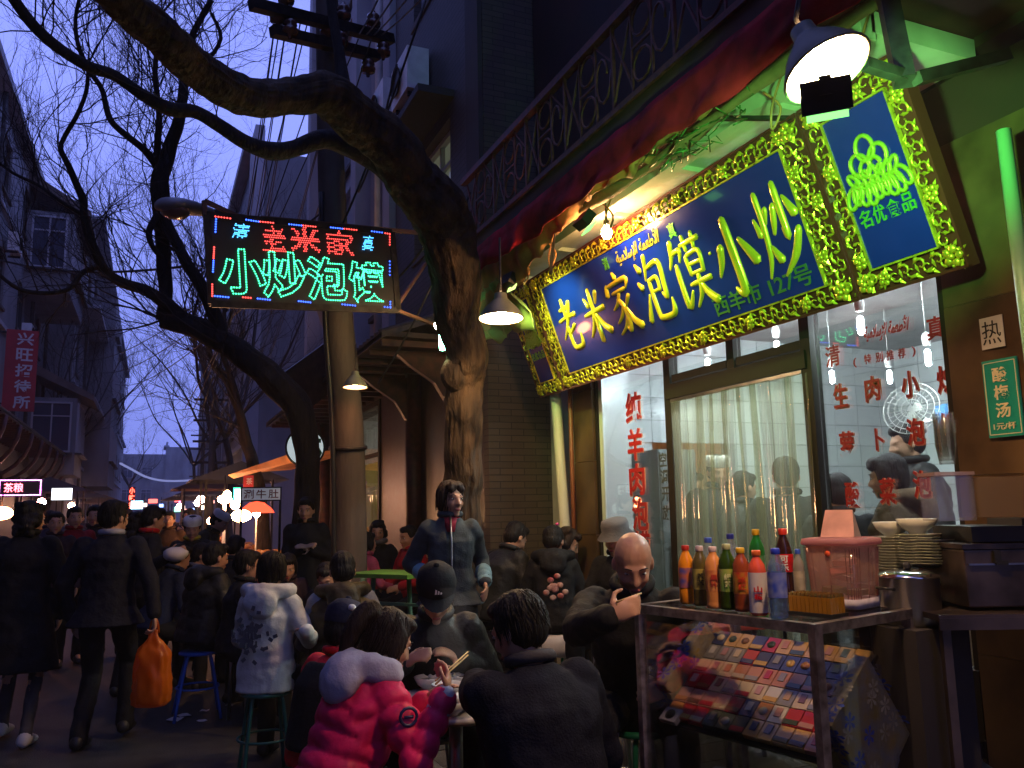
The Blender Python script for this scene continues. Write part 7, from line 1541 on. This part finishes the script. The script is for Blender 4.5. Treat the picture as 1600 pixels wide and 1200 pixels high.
# green bench
a, b_ = atD(572, 903, 6.2), atD(672, 896, 5.9); gm_ = mat('bench_green', (.12, .30, .04), .4, nscale=6)
bn_ = thing('bench_table', 'long narrow lime green table left of the tree', 'table', ((a.x+b_.x)/2, (a.y+b_.y)/2+.15, .15)); a.z = b_.z = (a.z+b_.z)/2; off = V((.02, .18, 0))
P('tabletop', MB().bar(a+off, b_+off, .42, .03), gm_, bn_)
for q_ in (.12, .88):
    p = a.lerp(b_, q_)
    for o2 in (-.0, .34): P('leg', MB().tube([p+V((0, o2, -.02)), V((p.x+(q_-.5)*.1, p.y+o2, .15))], .018, 6), mat('bench_leg', (.10, .25, .15), .5), bn_)
P('rail', MB().bar(a.lerp(b_, .12)-V((0, 0, .2)), a.lerp(b_, .88)-V((0, 0, .2)), .02), mat('bench_leg', (.1, .25, .15)), bn_)
# white stool with flower dots by the case
p = atZ(968, 1128, .60); st = stool('white enamel stool printed with small flowers beside the glass case', p.x, p.y, .15, .45, M['steel'], mat('stool_white', (.6, .58, .62), .25, coat=.5), r=.16)
for k in range(6): a = k*1.05; MB().lathe([(.014, .4502), (.014, .452), (.001, .452)], (.09*cos(a)*(1 if k % 2 else .4), .09*sin(a)*(1 if k % 2 else .4), 0), 7).build('flower_dot', mat('dot_navy', (.08, .06, .25), .4), st)
# cloth on green stool
p = V(gs_.location)+V((0, 0, .455)); o = thing('cloth', 'pale cloth hanging off the green stool behind the hoodie', 'cloth', p); vd = (V((0, 0, 0))-V((p.x, p.y, 0))).normalized(); xr = V((-vd.y, vd.x, 0))
mb = MB(); mb.add([xr*x+vd*(.12+.06*min(1, k*.5)+.012*sin(x*40))+V((0, 0, .01-.05*max(0, k-1))) for k in range(5) for x in (-.10, -.05, 0, .05, .10)], [(i*5+j, i*5+j+1, (i+1)*5+j+1, (i+1)*5+j) for i in range(4) for j in range(4)], 0, True)
mb.build('cloth', M['paper'], o).modifiers.new('s', 'SOLIDIFY').thickness = .004
# ---- right side: pots, plates, steamer on a steel table
TZ = .95
pt = atD(1560, 958, 2.95); WX = V((.90, -.42, 0)).normalized(); WY = V((.42, .90, 0)).normalized(); RW = Matrix((WX, WY, V((0, 0, 1)))).transposed()
dst = mat('dull_steel', (.16, .12, .10), .38, metal=.85, nscale=5, namt=.4)
stt = thing('steel_table', 'stained steel work table at the right edge under the cooking box', 'table', (pt.x, pt.y, .15)); stt.rotation_euler = RW.to_euler()
tz = pt.z-.15
MB().box((.10, .15, tz), (.72, .52, .02)).box((.10, -.11, tz-.02), (.72, .01, .04)).build('tabletop', dst, stt)
for x in (-.23, .42):
    for y in (-.08, .38): MB().bar((x, y, 0), (x, y, tz-.01), .028).build('leg', dst, stt)
MB().box((.10, .15, .33), (.68, .48, .02)).build('shelf', M['steel'], stt)
def rel(x, y, z): return pt+WX*x+WY*y+V((0, 0, z))
sb_ = thing('cooking_box', 'wide dull steel box with black latches at the right edge', 'stove box', rel(.12, .17, .012)); sb_.rotation_euler = RW.to_euler()
dst = mat('dull_steel', (.16, .12, .10), .38, metal=.85, nscale=5, namt=.4)
bevel(MB().box((0, 0, .11), (.46, .38, .20)).build('body', dst, sb_), .006); MB().box((0, 0, .222), (.47, .39, .018)).build('lid', dst, sb_)
for x in (-.12, .10):
    MB().box((x, -.20, .185), (.022, .014, .045)).box((x+.012, -.205, .165), (.04, .012, .014)).build('latch', M['black'], sb_)
MB().box((0, -.197, .16), (.44, .008, .006)).build('seam_strip', M['steel'], sb_)
kb_ = thing('griddle', 'low black pan box standing on the cooking box lid', 'griddle', rel(.16, .18, .245)); kb_.rotation_euler = RW.to_euler(); MB().box((0, 0, .03), (.42, .30, .055)).build('body', M['black'], kb_); MB().box((.10, 0, .07), (.22, .24, .025)).build('lid', M['black'], kb_)
ga = thing('glass_box', 'small clear acrylic box glinting left of the marble pillar', 'box', atD(1480, 778, 3.0)); ac_ = glass('acrylic', (.92, .92, .9), refl=.06, opac=.10, ocol=(.7, .65, .6)); ga.rotation_euler = RW.to_euler()
MB().box((0, 0, 0), (.13, .13, .16)).build('body', ac_, ga); MB().box((0, 0, .085), (.14, .14, .012)).build('lid', glass('acrylic_lid', (.8, .7, .7), refl=.06, opac=.4, ocol=(.6, .45, .4)), ga)
MB().box((.25, 0, .0), (.34, .13, .14)).build('tray', glass('acrylic2', (.7, .6, .5), refl=.06, opac=.4, ocol=(.4, .28, .18)), ga)
tw = thing('cup_tower', 'tall clear tower of stacked plastic cups in front of the window', 'cups', atD(1478, 700, 3.05)); cupm = MB().lathe([(.026, 0), (.036, .075), (.038, .078)], n=16).mesh(); cupm.materials.append(glass('cup_plastic', (.95, .95, .92), refl=.3, opac=.1))
for k in range(9): o = obj('cup', cupm, None, tw); o.location = (0, 0, -.06+k*.014)
# plates: three stacks, each plate a thing
platem = MB().lathe([(.001, .004), (.035, .004), (.040, 0), (.045, .003), (.083, .016), (.085, .019), (.080, .018), (.045, .009), (.001, .008)], n=24).mesh(); platem.materials.append(mat('plate_glaze', (.55, .58, .46), .15, coat=.5, nscale=3))
for si, (px, pb, ptp, d, lab) in enumerate(((1400, 893, 838, 3.35, 'left'), (1438, 886, 834, 3.25, 'middle'), (1462, 886, 845, 3.2, 'right'))):
    b0 = atD(px, pb, d); hh = (pb-ptp)/FPX*d; n = int(hh/.011)
    for k in range(n):
        t = platem; o = obj('plate', t, None); o.location = b0+V((pk.uniform(-.003, .003), pk.uniform(-.003, .003), k*.011)); tag(o, 'greenish white plate stacked in the %s stack beside the pink box' % lab, 'plate', 'plates in the %s stack by the window' % lab)
    if si < 2:
        t = thing('bowl', 'white bowl on top of the %s plate stack' % lab, 'bowl', b0+V((0, 0, n*.011+.005)), 0, None); obj('dish', bowlm, None, t)
sh_ = thing('side_shelf', 'dark metal stand carrying the plate stacks and the pot', 'stand', atD(1430, 900, 3.3)); q0 = V(sh_.location)
MB().box((0, 0, -.035), (.42, .26, .02)).build('shelf', M['iron'], sh_)
for x in (-.19, .19): MB().bar((x, .1, -.045), (x, .1, .15-q0.z), .025).build('leg', M['iron'], sh_)
po = atD(1420, 918, 3.08); t = thing('stock_pot', 'steel stock pot with a black knobbed lid beside the pink box', 'pot', po)
MB().lathe([(.001, -.13), (.10, -.13), (.105, -.12), (.105, .035), (.110, .04)], n=28).build('body', M['steel'], t); MB().lathe([(.112, .04), (.112, .046), (.07, .062), (.001, .068)], n=28).build('lid', mat('lid_steel', (.6, .6, .6), .15, metal=1), t); MB().lathe([(.001, .068), (.012, .068), (.016, .08), (.012, .09), (.001, .092)], n=12).build('knob', M['black'], t)
for sx in (-1, 1): MB().tube(smooth_pts([(sx*.104, -.03, 0), (sx*.135, -.02, .005), (sx*.135, .02, .005), (sx*.104, .03, 0)], 3), .006, 6).build('handle', M['black'], t)
pstand = thing('pot_stand', 'dark brick stove block under the stock pot', 'stove', (po.x, po.y, .15)); MB().box((0, 0, (po.z-.13-.15)/2), (.26, .26, po.z-.13-.155)).build('block', M['plaster_dark'], pstand); MB().box((0, -.134, .25), (.14, .006, .10)).build('vent', M['black'], pstand)
p = atZ(1495, 1105, .50); st = stool('low dark stool carrying a steel tray at the lower right', p.x, p.y, .15, .34, mat('stool_black', (.02, .02, .02), .5), M['darkwood'])
t = thing('steel_tray', 'rectangular steel tray on the low dark stool, lower right', 'tray', (p.x, p.y, .495), .3); MB().box((0, 0, .004), (.30, .2, .008)).build('base', M['steel'], t); rm = MB()
for sx, sy, a, b_ in ((0, .1, .30, .008), (0, -.1, .30, .008), (.15, 0, .008, .2), (-.15, 0, .008, .2)): rm.box((sx, sy, .018), (a, b_, .03))
rm.build('rim', M['steel'], t)
sh2 = thing('plank', 'worn orange lit plank lying low at the bottom right', 'plank', atZ(1540, 1135, .45)); MB().box((0, 0, 0), (.7, .16, .03), rz=-.5).build('board', mat('plank_wood', (.25, .12, .05), .6, nscale=10), sh2)
gs = thing('gas_cylinder', 'dull gas cylinder in the shade under the steel table', 'cylinder', (rel(.0, .3, 0).x, rel(.0, .3, 0).y, .15)); MB().lathe([(.001, 0), (.10, 0), (.12, .03), (.125, .1), (.125, .3), (.10, .38), (.04, .42), (.03, .46), (.001, .46)], n=20).build('body', mat('gas_grey', (.12, .13, .11), .5, metal=.4), gs); MB().lathe([(.05, .44), (.055, .50)], n=16).build('collar', M['iron'], gs)
# fallen litter: napkins and chopstick wrappers on the pavement and road
for k in range(26):
    x, y = pk.uniform(-.6, 3.1), pk.uniform(1.8, 7.5); z = .155 if x > 1.53 else .006
    if 1.40 < x < 1.56: continue
    w_ = .02+pk.random()*.03; mb = MB(); vs = [(i*w_+pk.uniform(-.005, .005), j*w_+pk.uniform(-.005, .005), pk.uniform(0, .012)) for i in (-1, 0, 1) for j in (-1, 0, 1)]
    mb.add(vs, [(0, 1, 4, 3), (1, 2, 5, 4), (3, 4, 7, 6), (4, 5, 8, 7)], 0, True); o = mb.build('napkin', M['paper']); o.location = (x, y, z); o.rotation_euler = (0, 0, pk.uniform(0, 6)); tag(o, 'crumpled paper napkin dropped on the %s' % ('pavement' if x > 1.5 else 'road'), 'napkin', 'dropped napkins on the %s' % ('pavement' if x > 1.5 else 'road'))
# steam above the bowls

# ================================================================ SMOKY EVENING AIR
hz = MB().box((0, 105, 13.5), (306, 340, 31)).build('haze', None)
hz['kind'] = 'stuff'
hm_ = bpy.data.materials.new('haze_air'); hm_.use_nodes = True; n_ = hm_.node_tree; n_.nodes.clear()
o_ = n_.nodes.new('ShaderNodeOutputMaterial'); pv = n_.nodes.new('ShaderNodeVolumePrincipled'); pv.inputs['Color'].default_value = (.85, .85, .9, 1); pv.inputs['Density'].default_value = .0018
n_.links.new(pv.outputs[0], o_.inputs['Volume']); hz.data.materials.append(hm_)
cy.volume_bounces = 0; cy.volume_step_rate = 1

sm_ = bpy.data.materials.new('steam'); sm_.use_nodes = True; n_ = sm_.node_tree; n_.nodes.clear()
o_ = n_.nodes.new('ShaderNodeOutputMaterial'); pv = n_.nodes.new('ShaderNodeVolumePrincipled'); pv.inputs['Color'].default_value = (.95, .95, .95, 1); pv.inputs['Density'].default_value = .45
n_.links.new(pv.outputs[0], o_.inputs['Volume'])
mb = MB(); c = V((TC.x+.0, TC.y+.05, .80)); mb.loft([(c+V((.03*sin(i*1.1), .02*cos(i*1.3), i*.045)), V((.03+.055*sin(min(3.1, i*.33)), 0, 0)), V((0, .03+.055*sin(min(3.1, i*.33)), 0))) for i in range(10)], 16)
o = mb.build('steam', sm_); o['kind'] = 'stuff'; tag(o, 'thin white steam rising from the bowls of the foreground table', 'steam')
